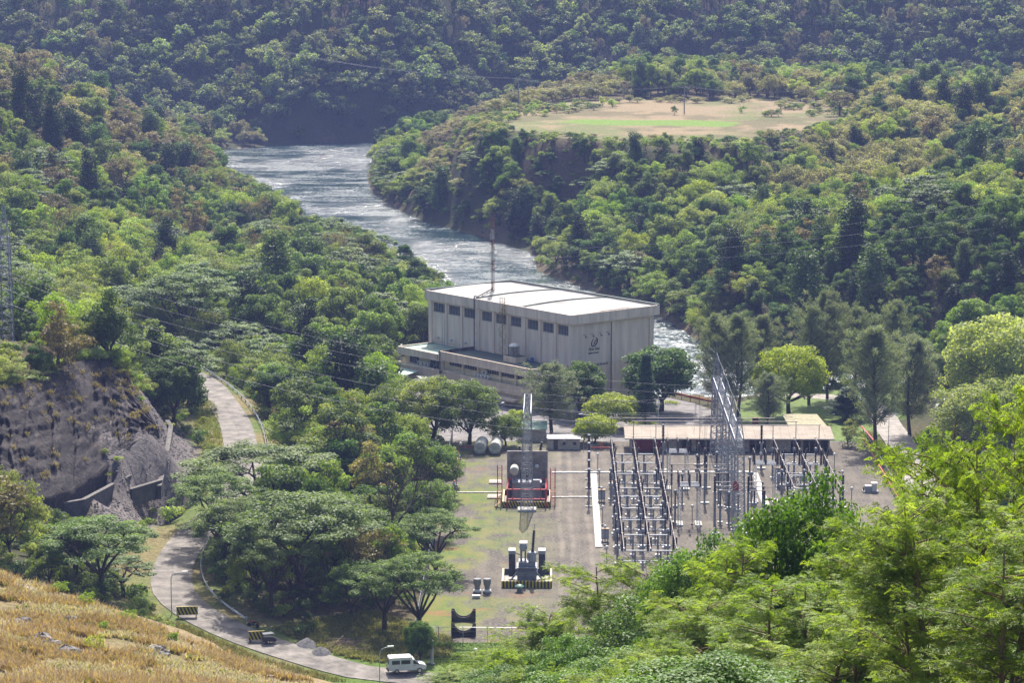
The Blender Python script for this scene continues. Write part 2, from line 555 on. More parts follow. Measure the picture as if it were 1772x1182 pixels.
# ground colours (what grows or lies there), one per vertex
def ground_cols():
    n1, n2 = fbm(GX, GY, 30, 31), fbm(GX, GY, 7, 41)
    col = np.empty(GX.shape + (3,))
    mixv = lambda a, b, t: np.asarray(a) * (1 - t[..., None]) + np.asarray(b) * t[..., None]
    col[:] = mixv((0.055, 0.060, 0.026), (0.10, 0.080, 0.045), smooth01((n1 - 0.35) * 3))
    # bare earth on the steep far side
    steep = np.hypot(np.gradient(GZ, gx, axis=0), np.gradient(GZ, gy, axis=1))
    e = smooth01((steep - 0.55) * 2.5) * smooth01((n1 - 0.5) * 5) * 0.5
    col[:] = mixv(col, (0.16, 0.105, 0.075), e)
    fin = inpoly(GX, GY, FIELD)
    fld = mixv((0.25, 0.195, 0.115), (0.155, 0.165, 0.065), smooth01((fbm(GX, GY, 34, 47) - 0.42) * 5))
    fld = mixv(fld, (0.29, 0.215, 0.13), smooth01((n2 - 0.5) * 6) * 0.75)
    fld = mixv(fld, (0.115, 0.105, 0.05), smooth01((fbm(GX, GY * 0.5, 13, 53) - 0.54) * 8) * 0.7)
    col[fin] = fld[fin]
    gin = inpoly(GX, GY, GREEN)
    col[gin] = (0.15, 0.235, 0.045)
    # dry slope under the viewpoint
    edge = smooth01((246 - GY) / 10) * smooth01((-8 - GX) / 10)
    dry = mixv((0.27, 0.205, 0.115), (0.17, 0.145, 0.07), smooth01((n2 - 0.35) * 3))
    col[:] = mixv(col, dry, edge)
    # grass strips beside the road and below the compound
    dd, _ = segdist(GX, GY, ROAD)
    v = (1 - smooth01((dd - 5) / 8)) * (1 - edge)
    ver = mixv((0.11, 0.15, 0.04), (0.20, 0.17, 0.08), smooth01((n2 - 0.4) * 4))
    col[:] = mixv(col, ver, v)
    fr = smooth01((GY - 300) / 10) * smooth01((352 - GY) / 10) * smooth01((GX + 34) / 8)
    col[:] = mixv(col, (0.11, 0.17, 0.035), fr)
    rp = inpoly(GX, GY, RIPRAP)
    col[rp] = (0.17, 0.15, 0.145)
    sand = np.hypot((GX - SAND[0]) / 1.6, (GY - SAND[1])) < 9
    col[sand] = (0.42, 0.33, 0.25)
    lin = inpoly(GX, GY, LAWN)
    col[lin] = (0.10, 0.17, 0.03)
    return col * 0.85
RIPRAP = [gp(x, y, 6.0) for x, y in ((120, 848), (190, 800), (262, 742), (300, 730), (345, 760), (345, 800), (300, 850), (240, 895), (160, 905))]
SAND = gp(450, 253, -4.5)
LAWN = [(34, 476), (57, 474), (66, 500), (70, 528), (44, 526), (36, 512)]
gm = bpy.data.materials.new('ground')
gm.use_nodes = True
n, l = gm.node_tree.nodes, gm.node_tree.links
b = n['Principled BSDF']
b.inputs['Roughness'].default_value = 0.95
b.inputs['Specular IOR Level'].default_value = 0.1
at = n.new('ShaderNodeAttribute'); at.attribute_name = 'soil'
tc = n.new('ShaderNodeTexCoord')
nz = n.new('ShaderNodeTexNoise'); nz.inputs['Scale'].default_value = 1.3; nz.inputs['Detail'].default_value = 8; nz.inputs['Roughness'].default_value = 0.7
l.new(tc.outputs['Object'], nz.inputs['Vector'])
mr = n.new('ShaderNodeMapRange'); mr.inputs['From Min'].default_value = 0.3; mr.inputs['From Max'].default_value = 0.7; mr.inputs['To Min'].default_value = 0.55; mr.inputs['To Max'].default_value = 1.4
l.new(nz.outputs['Fac'], mr.inputs['Value'])
mu = n.new('ShaderNodeMix'); mu.data_type = 'RGBA'; mu.blend_type = 'MULTIPLY'; mu.inputs[0].default_value = 1
l.new(at.outputs['Color'], mu.inputs[6]); l.new(mr.outputs[0], mu.inputs[7])
l.new(mu.outputs[2], b.inputs['Base Color'])
bn = n.new('ShaderNodeBump'); bn.inputs['Strength'].default_value = 0.8; bn.inputs['Distance'].default_value = 0.4
l.new(nz.outputs['Fac'], bn.inputs['Height']); l.new(bn.outputs[0], b.inputs['Normal'])
me = grid_mesh('ground', np.stack([GX, GY, GZ], -1), gm)
ca = me.attributes.new('soil', 'FLOAT_COLOR', 'POINT')
ca.data.foreach_set('color', np.concatenate([ground_cols(), np.ones(GX.shape + (1,))], -1).astype(np.float32).ravel())
ground = struct(link('ground', me))

# ------------------------------------------------------------------ river
wm = bpy.data.materials.new('river_water')
wm.use_nodes = True
n, l = wm.node_tree.nodes, wm.node_tree.links
b = n['Principled BSDF']
tc = n.new('ShaderNodeTexCoord')
def wnoise(sx, sy, sc_, det=4, rz=0.0):
    mp = n.new('ShaderNodeMapping')
    mp.inputs['Scale'].default_value = (sx, sy, 1)
    mp.inputs['Rotation'].default_value = (0, 0, rz)
    t = n.new('ShaderNodeTexNoise')
    t.inputs['Scale'].default_value = sc_
    t.inputs['Detail'].default_value = det
    t.inputs['Roughness'].default_value = 0.6
    l.new(tc.outputs['Object'], mp.inputs['Vector'])
    l.new(mp.outputs[0], t.inputs['Vector'])
    return t.outputs['Fac']
def mrange(s, a, b_, c=0.0, d=1.0):
    r = n.new('ShaderNodeMapRange')
    for k, v in zip(('From Min', 'From Max', 'To Min', 'To Max'), (a, b_, c, d)):
        r.inputs[k].default_value = v
    l.new(s, r.inputs['Value'])
    return r.outputs[0]
def math2(op, a, b_):
    r = n.new('ShaderNodeMath'); r.operation = op
    for k, v in enumerate((a, b_)):
        if hasattr(v, 'links'): l.new(v, r.inputs[k])
        else: r.inputs[k].default_value = v
    return r.outputs[0]
ripple = wnoise(1.0, 1.0, 1.1, 4, 0.3)
chop = wnoise(1.0, 1.0, 0.30, 4, 0.35)
big = wnoise(1.0, 0.45, 0.022, 4, 0.4)
fo = n.new('ShaderNodeAttribute'); fo.attribute_name = 'rapids'
foam = math2('MULTIPLY', mrange(math2('ADD', math2('MULTIPLY', chop, 0.45), math2('MULTIPLY', ripple, 0.55)), 0.48, 0.60), fo.outputs['Fac'])
mx = n.new('ShaderNodeMix'); mx.data_type = 'RGBA'
mx.inputs[6].default_value = (0.014, 0.036, 0.042, 1)
mx.inputs[7].default_value = (0.60, 0.63, 0.63, 1)
l.new(foam, mx.inputs[0])
l.new(mx.outputs[2], b.inputs['Base Color'])
streaky = wnoise(0.5, 0.9, 0.10, 5, 0.2)
l.new(math2('MAXIMUM', mrange(foam, 0, 1, 0.1, 0.7), mrange(math2('ADD', math2('MULTIPLY', streaky, 0.6), math2('MULTIPLY', ripple, 0.4)), 0.44, 0.62, 0.08, 0.42)), b.inputs['Roughness'])
b.inputs['IOR'].default_value = 1.33
bn = n.new('ShaderNodeBump')
bn.inputs['Distance'].default_value = 1.0
hsum = math2('ADD', math2('MULTIPLY', ripple, 0.40), math2('MULTIPLY', chop, 2.1))
l.new(mrange(big, 0.42, 0.58, 0.10, 1.0), bn.inputs['Strength'])
l.new(hsum, bn.inputs['Height'])
l.new(bn.outputs[0], b.inputs['Normal'])
RX, RY = np.meshgrid(np.arange(-175, 96, 3.0), np.arange(505, 1290, 3.0), indexing='ij')
rme = grid_mesh('river', np.stack([RX, RY, np.full(RX.shape, RIV_Z) + 0.10 * (fbm(RX, RY, 9, 77) - 0.5)], -1), wm)
rap = smooth01((fbm(RX * 1.0, RY * 0.35, 16, 61) - 0.55) * 7) * 0.30
rap = np.maximum(rap, smooth01((668 - RY) / 25) * (0.45 + 0.55 * smooth01((fbm(RX, RY, 12, 63) - 0.45) * 6)))
ra = rme.attributes.new('rapids', 'FLOAT', 'POINT')
ra.data.foreach_set('value', rap.astype(np.float32).ravel())
river = struct(link('river', rme))

# ------------------------------------------------------------------ flat sheets: yard gravel, forecourt, lawn
def sheet(name, poly, z, mat, step=None):
    mb = MB()
    mb.add([(x, y, z) for x, y in poly], [tuple(range(len(poly)))])
    return struct(mb.build(name, mat))
vm = bpy.data.materials.new('yard_gravel')
vm.use_nodes = True
n, l = vm.node_tree.nodes, vm.node_tree.links
b = n['Principled BSDF']
b.inputs['Roughness'].default_value = 0.95
b.inputs['Specular IOR Level'].default_value = 0.15
tc = n.new('ShaderNodeTexCoord')
fine = wnoise(1, 1, 2.6, 6)
mid = wnoise(1, 0.6, 0.35, 5)
wide = wnoise(1, 0.7, 0.075, 5)
streak = wnoise(1.0, 0.05, 0.55, 3)
def mixc(fac, a, c):
    r = n.new('ShaderNodeMix'); r.data_type = 'RGBA'
    l.new(fac, r.inputs[0])
    for k, v in ((6, a), (7, c)):
        if hasattr(v, 'links'): l.new(v, r.inputs[k])
        else: r.inputs[k].default_value = (*v, 1)
    return r.outputs[2]
stone = mixc(mrange(fine, 0.32, 0.68), (0.033, 0.030, 0.027), (0.148, 0.130, 0.110))
stone = mixc(math2('MULTIPLY', mrange(math2('ADD', math2('MULTIPLY', mid, 0.6), math2('MULTIPLY', streak, 0.4)), 0.42, 0.62), 0.6), stone, (0.178, 0.155, 0.122))
sp = n.new('ShaderNodeSeparateXYZ'); l.new(tc.outputs['Object'], sp.inputs[0])
west = mrange(sp.outputs[0], 3.0, -13.0)
grassf = math2('MULTIPLY', mrange(math2('ADD', math2('MULTIPLY', wide, 0.55), math2('MULTIPLY', mid, 0.45)), 0.47, 0.54), west)
grassc = mixc(mrange(mid, 0.40, 0.62), (0.080, 0.140, 0.020), (0.15, 0.145, 0.04))
def band(x0, wd_):
    a_ = math2('ABSOLUTE', math2('SUBTRACT', math2('ADD', sp.outputs[0], math2('MULTIPLY', mrange(wnoise(0.05, 1, 0.03, 2), 0.3, 0.7, -1, 1), 0.5)), x0), 0.0)
    return mrange(a_, wd_, wd_ * 0.3)
trk = math2('MAXIMUM', math2('MAXIMUM', band(1.6, 0.55), band(3.3, 0.55)), math2('MAXIMUM', band(6.0, 0.5), band(7.6, 0.5)))
stone = mixc(math2('MULTIPLY', trk, mrange(mid, 0.3, 0.6, 0.0, 0.5)), stone, (0.215, 0.185, 0.155))
rustf = math2('MULTIPLY', math2('MULTIPLY', mrange(wnoise(0.6, 1.3, 0.16, 4), 0.60, 0.68), west), 0.8)
l.new(mixc(rustf, mixc(math2('MULTIPLY', grassf, mrange(fine, 0.25, 0.5)), stone, grassc), (0.20, 0.105, 0.05)), b.inputs['Base Color'])
bn = n.new('ShaderNodeBump'); bn.inputs['Strength'].default_value = 0.7; bn.inputs['Distance'].default_value = 0.15
l.new(fine, bn.inputs['Height']); l.new(bn.outputs[0], b.inputs['Normal'])
yard = sheet('yard_gravel', [(-17.6, 337.5), (56.0, 337.5), (56.0, 473.5), (-17.6, 473.5)], 0.0, vm)
asphalt = pm('asphalt', (0.215, 0.20, 0.20), 0.9, var=0.25, scale=0.5, bump=0.2)
concrete = pm('concrete', (0.36, 0.335, 0.30), 0.9, var=0.22, scale=0.9, bump=0.2)
forecourt = sheet('forecourt_pavement', [(-24, 473.7), (56.0, 473.7), (44, 484), (33, 500), (27.5, 513), (20, 523), (-8, 560), (-30, 548), (-30, 500), (-24, 480)], -0.03, asphalt)
lawn_m = pm('lawn_grass', (0.135, 0.21, 0.03), 0.95, var=0.3, scale=1.2, bump=0.5)
lawn = sheet('lawn', [(p[0], p[1]) for p in LAWN], 0.02, lawn_m)
# ================================================================== ROAD (cast slabs, two lanes)
slab_m = pm('road_concrete', (0.235, 0.21, 0.186), 0.9, var=0.30, scale=0.45, bump=0.25, bscale=6)
road = struct(thing('road', None, None))
def strip(pts, half, side_lo, side_hi, gap, name, parent, mat, zoff=0.0, thick=0.08):
    """one slab per step between two lateral offsets"""
    T = np.gradient(pts[:, :2], axis=0)
    T /= np.linalg.norm(T, axis=1)[:, None]
    Nn = np.stack([T[:, 1], -T[:, 0]], 1)
    for i in range(len(pts) - 1):
        P = []
        a, b_ = pts[i], pts[i + 1]
        d = (b_[:2] - a[:2]); L = np.linalg.norm(d); g = d / L * gap
        for dz in (-thick, 0):
            for q, nn, off, sg in ((a, Nn[i], side_lo, 1), (a, Nn[i], side_hi, 1), (b_, Nn[i + 1], side_hi, -1), (b_, Nn[i + 1], side_lo, -1)):
                P.append((q[0] + nn[0] * off + g[0] * sg, q[1] + nn[1] * off + g[1] * sg, q[2] + zoff + dz))
        P = [P[k] for k in (0, 1, 2, 3, 4, 5, 6, 7)]
        MB().hexa(P).build(name, mat, parent)
strip(ROAD, 3.1, -2.8, -0.008, 0.012, 'slab', road, slab_m)
strip(ROAD, 3.1, 0.008, 2.8, 0.012, 'slab', road, slab_m)
drive = struct(thing('driveway', None, None))
strip(DRIVE, 2.6, -2.7, 2.7, 0.03, 'slab', drive, pm('drive_concrete', (0.35, 0.315, 0.285), 0.9, var=0.22, scale=0.6, bump=0.2), zoff=0.05)

# guard rails: W-beam on short posts
galv = pm('galvanised_steel', (0.36, 0.385, 0.44), 0.45, metal=0.3, var=0.15, scale=4)
galv_d = pm('weathered_steel', (0.30, 0.32, 0.36), 0.5, metal=0.3, var=0.2, scale=4)
post_white = pm('rail_post_paint', (0.55, 0.54, 0.50), 0.8, var=0.2, scale=5)
def guard_rail(px, label):
    P = catmull([tuple(G(x, y, z)) for x, y, z in px], 2.0)
    c = P[0]
    t = thing('guard_rail', label, 'guard rail', (c[0], c[1], c[2]))
    Q = P - c
    prof = [(0.0, 0.42), (0.07, 0.50), (0.0, 0.58), (0.07, 0.66), (0.0, 0.74)]
    T = np.gradient(Q[:, :2], axis=0); T /= np.linalg.norm(T, axis=1)[:, None]
    A = np.array([[(q[0] + t_[1] * o, q[1] - t_[0] * o, q[2] + h) for o, h in prof] for q, t_ in zip(Q, T)])
    me = grid_mesh('beam', A, pm('rail_zinc', (0.62, 0.64, 0.67), 0.4, metal=0.2, var=0.1), smooth=False)
    bo = link('beam', me, t)
    sm = bo.modifiers.new('thickness', 'SOLIDIFY'); sm.thickness = 0.02
    pmsh = MB().box(-0.09, 0.09, -0.09, 0.09, -0.8, 0.78).mesh('post', post_white)
    for q, t_ in zip(Q[::2], T[::2]):
        link('post', pmsh, t, (q[0] - t_[1] * 0.14, q[1] + t_[0] * 0.14, q[2]))
guard_rail([(352, 640, 5.6), (372, 655, 5.2), (398, 672, 4.9), (424, 696, 4.7), (443, 722, 4.4), (455, 748, 4.2), (461, 776, 4.0), (463, 800, 3.9)], 'steel guard rail curving along the upper road below the rock slope')
guard_rail([(362, 938, 3.3), (351, 962, 3.1), (348, 988, 2.9), (354, 1012, 2.7), (370, 1036, 2.4), (396, 1058, 2.0), (425, 1078, 1.6)], 'steel guard rail around the lower bend opposite the street lamp')

# ================================================================== ROCK SLOPE with sprayed concrete, walls, rubble
nU, nV = 150, 60
U, V, top, bot, P = rock_plain(nU, nV)
uu, vv = np.meshgrid(U * 6.0, V * 20, indexing='ij')
wu = uu + 2.2 * fbm(uu, vv, 6.0, 88, 3)
ridge = 1 - np.abs(2 * fbm(wu, vv * 0.22, 3.2, 91, 3) - 1) * 2.2
strat = fbm(uu * 0.25 + vv * 1.0, vv * 0.9 - uu * 0.25, 1.4, 93, 3)
rel = ridge * 1.5 + (np.floor(strat * 8) / 8 - 0.5) * 2.8 + (fbm(uu, vv, 1.1, 95, 4) - 0.5) * 0.9 - 0.4
env = np.sin(np.clip(V, 0, 1) * math.pi)[None, :] ** 0.4
sag = -1.3 * np.sin(V * math.pi)[None, :] ** 1.0
P[..., 1] -= rel * env - sag * 0
P[..., 2] += rel * env * 0.35
rk = bpy.data.materials.new('sprayed_rock')
rk.use_nodes = True
n, l = rk.node_tree.nodes, rk.node_tree.links
b = n['Principled BSDF']; b.inputs['Roughness'].default_value = 0.9; b.inputs['Specular IOR Level'].default_value = 0.25
tc = n.new('ShaderNodeTexCoord')
a1, a2 = wnoise(1, 1, 0.25, 8), wnoise(1.4, 1.4, 1.5, 8)
mp = n.new('ShaderNodeMapping'); mp.inputs['Scale'].default_value = (1.0, 0.25, 0.18)
l.new(tc.outputs['Object'], mp.inputs['Vector'])
t3 = n.new('ShaderNodeTexNoise'); t3.inputs['Scale'].default_value = 0.55; t3.inputs['Detail'].default_value = 5; l.new(mp.outputs[0], t3.inputs['Vector'])
c1 = mixc(mrange(a2, 0.32, 0.7), (0.010, 0.008, 0.009), (0.046, 0.037, 0.036))
c2 = mixc(math2('MULTIPLY', mrange(t3.outputs['Fac'], 0.56, 0.66), 0.75), c1, (0.10, 0.083, 0.077))
c3 = mixc(math2('MULTIPLY', mrange(a1, 0.56, 0.68), 0.6), c2, (0.050, 0.036, 0.026))
mp2 = n.new('ShaderNodeMapping'); mp2.inputs['Scale'].default_value = (1.0, 0.3, 0.14)
l.new(tc.outputs['Object'], mp2.inputs['Vector'])
t4 = n.new('ShaderNodeTexNoise'); t4.inputs['Scale'].default_value = 0.9; t4.inputs['Detail'].default_value = 4; l.new(mp2.outputs[0], t4.inputs['Vector'])
c3 = mixc(math2('MULTIPLY', mrange(t4.outputs['Fac'], 0.52, 0.62), 0.85), c3, (0.012, 0.010, 0.012))
l.new(c3, b.inputs['Base Color'])
bn = n.new('ShaderNodeBump'); bn.inputs['Strength'].default_value = 0.9; bn.inputs['Distance'].default_value = 0.5
l.new(a2, bn.inputs['Height']); l.new(bn.outputs[0], b.inputs['Normal'])
skirt = np.stack([P[:, -1] + np.array([0, 0.15 * k - 0.2, -1.2 * k]) for k in (1, 2.2, 4)], 1)
rock = link('rock_slope', grid_mesh('rock_slope', np.concatenate([P, skirt], 1), rk))
struct(rock)
ROCK_TOP, ROCK_P = top, P

oldwall = pm('old_wall_concrete', (0.125, 0.115, 0.115), 0.95, var=0.3, scale=0.8, bump=0.6, col2=(0.06, 0.055, 0.055))
def wall_run(name, label, pts, hgt, th=0.6):
    """pts: (px, py, ztop) along the wall's top edge"""
    Q = [G(x, y, z) for x, y, z in pts]
    o = Q[0].copy()
    t = thing(name, label, 'wall', o)
    for i in range(len(Q) - 1):
        a, b_ = Q[i] - o, Q[i + 1] - o
        d = (b_ - a); d.z = 0; d.normalize()
        nn = Vector((-d.y, d.x, 0)) * th
        h = hgt if not hasattr(hgt, '__len__') else hgt[i]
        mb = MB().hexa([(a.x, a.y, a.z - h - 1), (b_.x, b_.y, b_.z - h - 1), (b_.x + nn.x, b_.y + nn.y, b_.z - h - 1), (a.x + nn.x, a.y + nn.y, a.z - h - 1),
                        (a.x, a.y, a.z - 0.004 * i), (b_.x, b_.y, b_.z - 0.004 * i), (b_.x + nn.x, b_.y + nn.y, b_.z - 0.004 * i), (a.x + nn.x, a.y + nn.y, a.z - 0.004 * i)])
        mb.build('wall_section', oldwall, t)
        ln = (b_ - a).length
        cp = MB()
        u = d * 0.02
        cp.hexa([(a.x - nn.x * .12, a.y - nn.y * .12, a.z + .003), (b_.x - nn.x * .12, b_.y - nn.y * .12, b_.z + .003), (b_.x + nn.x * 1.12, b_.y + nn.y * 1.12, b_.z + .003), (a.x + nn.x * 1.12, a.y + nn.y * 1.12, a.z + .003),
                 (a.x - nn.x * .12, a.y - nn.y * .12, a.z + .14), (b_.x - nn.x * .12, b_.y - nn.y * .12, b_.z + .14), (b_.x + nn.x * 1.12, b_.y + nn.y * 1.12, b_.z + .14), (a.x + nn.x * 1.12, a.y + nn.y * 1.12, a.z + .14)])
        cp.build('coping', pm('coping_concrete', (0.16, 0.145, 0.135), 0.9, var=0.3, scale=1.5), t)
wall_run('retaining_wall', 'tall dark concrete retaining wall at the foot of the rock slope', [(110, 872, 8.4), (147, 866, 8.3), (228, 823, 8.1)], (3.0, 3.2))
wall_run('retaining_wall', 'low stepped concrete retaining wall beside the rubble slope', [(228, 848, 6.6), (281, 832, 6.4)], 1.6)
wall_run('retaining_wall', 'dark concrete wing wall climbing beside the rubble slope', [(279, 842, 5.9), (290, 795, 7.0), (299, 738, 9.0), (292, 728, 9.6)], (1.0, 2.0, 3.0))

# rubble stones: one heap nobody could count
def stones(name, poly, count, smin, smax, mat, label, seed, sink=0.3):
    r = np.random.default_rng(seed)
    poly = np.asarray(poly)
    lo, hi = poly.min(0), poly.max(0)
    base = np.array([(0, 0, 1), (0.9, 0, 0.35), (0.2, 0.9, 0.3), (-0.8, 0.4, 0.4), (-0.5, -0.75, 0.3), (0.5, -0.8, 0.35), (0, 0, -0.6)])
    tri = np.array([(0, 1, 2), (0, 2, 3), (0, 3, 4), (0, 4, 5), (0, 5, 1), (6, 2, 1), (6, 3, 2), (6, 4, 3), (6, 5, 4), (6, 1, 5)])
    pts = lo + r.random((count * 5, 2)) * (hi - lo)
    pts = pts[inpoly(pts[:, 0], pts[:, 1], poly)][:count]
    k = len(pts)
    s = smin + (smax - smin) * r.random(k) ** 2.5
    a = r.random(k) * 6.283
    B = base[None] * (1 + 0.35 * (r.random((k, 7, 1)) - 0.5)) * s[:, None, None]
    B[..., 2] *= 0.7
    Xr = B[..., 0] * np.cos(a)[:, None] - B[..., 1] * np.sin(a)[:, None]
    Yr = B[..., 0] * np.sin(a)[:, None] + B[..., 1] * np.cos(a)[:, None]
    z = H(pts[:, 0], pts[:, 1]) + s * (0.3 - sink)
    Vv = np.stack([Xr + pts[:, 0:1], Yr + pts[:, 1:2], B[..., 2] + z[:, None]], -1).reshape(-1, 3)
    Q = (tri[None] + (np.arange(k) * 7)[:, None, None]).reshape(-1, 3)
    me = bpy.data.meshes.new(name)
    np_mesh(me, Vv, Q)
    me.materials.append(mat)
    return tag(link(name, me), label, 'stones', kind='stuff')
stones('rubble_stones', RIPRAP, 5200, 0.12, 0.34, pm('rubble', (0.21, 0.185, 0.175), 0.95, var=0.35, scale=0.7, col2=(0.09, 0.08, 0.078)), 'grey rubble stones covering the bank below the rock slope', 5, 0.42)
# ================================================================== POWERHOUSE
BA = math.radians(39.7)
BN = (4.014, 509.397, 0.0)           # near corner of the hall; local +x runs along the gable wall, local +y along the long wall
white = pm('hall_paint', (0.88, 0.73, 0.60), 0.85, var=0.11, scale=0.9, detail=8, stretch=(1, 1, 0.10))
fascia_m = pm('fascia_paint', (0.86, 0.71, 0.585), 0.85, var=0.12, scale=0.9, stretch=(1, 1, 0.15))
tan_m = pm('annex_paint', (0.84, 0.665, 0.50), 0.85, var=0.12, scale=0.9, stretch=(1, 1, 0.15))
yel_m = pm('annex_recess_paint', (0.78, 0.65, 0.42), 0.85, var=0.10, scale=0.4)
glass_d = pm('dark_glass', (0.025, 0.030, 0.045), 0.25, var=0.2, scale=3, spec=0.5)
mull = pm('window_mullion', (0.30, 0.30, 0.33), 0.6, var=0.1)
green_trim = pm('green_trim', (0.07, 0.12, 0.10), 0.6, var=0.2)
roof_w = pm('roof_membrane', (0.38, 0.372, 0.352), 0.8, var=0.24, scale=0.16, detail=8)
steel_d = pm('dark_steel', (0.13, 0.14, 0.17), 0.55, metal=0.3, var=0.2, scale=4)
ph = thing('powerhouse', 'large white flat-roofed hall with low tan annex beside the river', 'building', BN, BA)
LW, LD, ZB, ZT = 44.75, 21.4, 15.72, 17.62         # length, gable width, fascia bottom and top
# walls: long wall with openings for nine windows, gable wall with two recessed fields
wins = [(43.45, 39.72), (38.33, 34.64), (33.26, 29.75), (27.54, 24.40), (23.06, 19.86), (18.45, 15.25), (13.23, 10.00), (8.56, 5.34), (3.97, 0.70)]
W0, W1 = 13.45, 15.25
ys = sorted(set([0.0, LW] + [v for w_ in wins for v in w_]))
wl = MB()
wl.box(0.0, 0.4, 0.0, LW, 7.6, W0)
wl.box(0.0, 0.4, 0.0, LW, W1, ZB + 0.5)
for i in range(len(ys) - 1):
    a, b_ = ys[i], ys[i + 1]
    if not any(abs(a - w_[1]) < 0.01 and abs(b_ - w_[0]) < 0.01 for w_ in wins):
        wl.box(0.0, 0.4, a, b_, W0, W1)
wl.box(0.4, LD, LW - 0.4, LW, 0, ZB + 0.5)
wl.box(LD - 0.4, LD, 0.4, LW - 0.4, 0, ZB + 0.5)
wl.build('wall', white, ph)
MB().box(0.02, 0.4, 0.02, LW - 0.01, -1, 7.598).build('base_wall', tan_m, ph)
gw = MB()
gw.box(0.401, LD - 0.401, 0.25, 0.5, 7.6, 15.25)
gw.box(0.401, LD - 0.401, 0.0, 0.5, 15.252, ZB + 0.5)
for x0, x1 in ((0.0 + .401, 1.39), (10.28, 11.10), (19.97, LD - .401)):
    gw.box(x0, x1, 0.0, 0.248, 7.6, 15.25)
gw.build('gable_wall', white, ph)
gb = MB()
gb.box(0.401, LD - 0.401, 0.25, 0.5, -1, 7.598)
for x0, x1 in ((0.401, 1.39), (10.28, 11.10), (19.97, LD - .401)):
    gb.box(x0, x1, 0.0, 0.248, -1, 7.598)
gb.build('base_wall', tan_m, ph)
# cladding grooves on the gable fields (thin shadow laps)
lap = MB()
for x0, x1 in ((1.40, 10.27), (11.11, 19.96)):
    for k in range(1, 9):
        z = 7.6 + k * 0.86
        lap.box(x0, x1, 0.225, 0.25, z, z + 0.05)
lap.build('cladding_lap', white, ph)
for x, z0, z1 in ((10.24, 6.0, 15.2),):
    MB().box(x - 0.07, x, 0.10, 0.248, 0.2, z1).build('downpipe', pm('rusty_pipe', (0.33, 0.25, 0.19), 0.8, var=0.3), ph)
# pilasters between windows
pil_m = MB().box(-0.28, 0.0, 0.0, 0.62, -0.5, ZB).mesh('pilaster', white)
pil_w = MB().box(-0.28, 0.0, 0.0, 1.1, -0.5, ZB).mesh('pilaster', white)
for i in range(len(wins) - 1):
    g1, g0 = wins[i][1], wins[i + 1][0]
    wide_ = g1 - g0 > 1.8
    link('pilaster', pil_w if wide_ else pil_m, ph, (0.0, (g0 + g1) / 2 - (0.55 if wide_ else 0.31), 0))
link('pilaster', MB().box(-0.28, 0.0, 0.0, 0.55, -0.5, ZB).mesh('pilaster', white), ph, (0, 0.0, 0))
link('pilaster', MB().box(-0.28, 0.0, 0.0, 1.0, -0.5, ZB).mesh('pilaster', white), ph, (0, LW - 1.0, 0))
# windows: glass set back, dark bars
for a, b_ in wins:
    win = MB().box(0.22, 0.26, b_, a, W0, W1).build('window', glass_d, ph)
    L = a - b_
    slat = MB().box(0.06, 0.21, -0.075, 0.075, W0 + .003, W1 - .003).mesh('slat', mull)
    for k in range(1, 7):
        link('slat', slat, win, (0, b_ + L * k / 7, 0))
    MB().box(-0.06, 0.10, b_ - 0.05, a + 0.05, W0 - 0.08, W0 - .004).build('sill', mull, win)
# fascia: cast panels on both visible sides
def fascia(n, x0, x1, along_y):
    for k in range(n):
        a, b_ = x0 + (x1 - x0) * k / n, x0 + (x1 - x0) * (k + 1) / n
        e = random.uniform(-0.012, 0.012)
        if along_y:
            MB().box(-0.72 + e, -0.42, a + 0.02, b_ - 0.02, ZB, ZT).build('fascia_panel', fascia_m, ph)
        else:
            MB().box(a + 0.02, b_ - 0.02, -0.72 + e, -0.42, ZB, ZT).build('fascia_panel', fascia_m, ph)
fascia(18, -0.40, LW + 0.7, True)
fascia(14, -0.72, LD + 0.5, False)
bk = MB()
bk.box(-0.415, -0.2, -0.40, LW + 0.65, ZB + 0.02, ZT - 0.1)
bk.box(-0.2, LD + 0.45, -0.415, -0.2, ZB + 0.02, ZT - 0.1)
bk.box(LD + 0.2, LD + 0.5, -0.2, LW + 0.7, ZB, ZT)
bk.box(-0.2, LD + 0.2, LW + 0.4, LW + 0.7, ZB, ZT)
bk.box(-0.2, LD + 0.2, -0.2, LW + 0.4, ZB - 0.003, ZB + 0.3)
bk.build('parapet_backing', fascia_m, ph)
# roof: three shallow vaulted sheets with dark joint trims and edge trim
for k in range(3):
    y0, y1 = LW * k / 3 + 0.02 - (0.15 if k == 0 else 0), LW * (k + 1) / 3 - 0.02 + (0.35 if k == 2 else 0)
    A = np.array([[(x, y, ZT - 0.25 + 0.33 * math.sin(math.pi * (x + 0.2) / (LD + 0.4))) for y in np.linspace(y0, y1, 3)] for x in np.linspace(-0.19, LD + 0.19, 14)])
    r_ = link('roof_sheet', grid_mesh('roof_sheet', A, roof_w), ph)
for k in (1, 2):
    A = [(x, LW * k / 3, ZT - 0.10 + 0.33 * math.sin(math.pi * (x + 0.2) / (LD + 0.4))) for x in np.linspace(-0.3, LD + 0.2, 14)]
    MB().path(A, 0.14, 4).build('roof_joint', green_trim, ph)
MB().box(LD + 0.15, LD + 0.55, -0.7, LW + 0.75, ZT + .003, ZT + 0.22).build('edge_trim', green_trim, ph)
MB().box(-0.7, LD + 0.14, LW + 0.35, LW + 0.75, ZT + .003, ZT + 0.22).build('edge_trim', green_trim, ph)
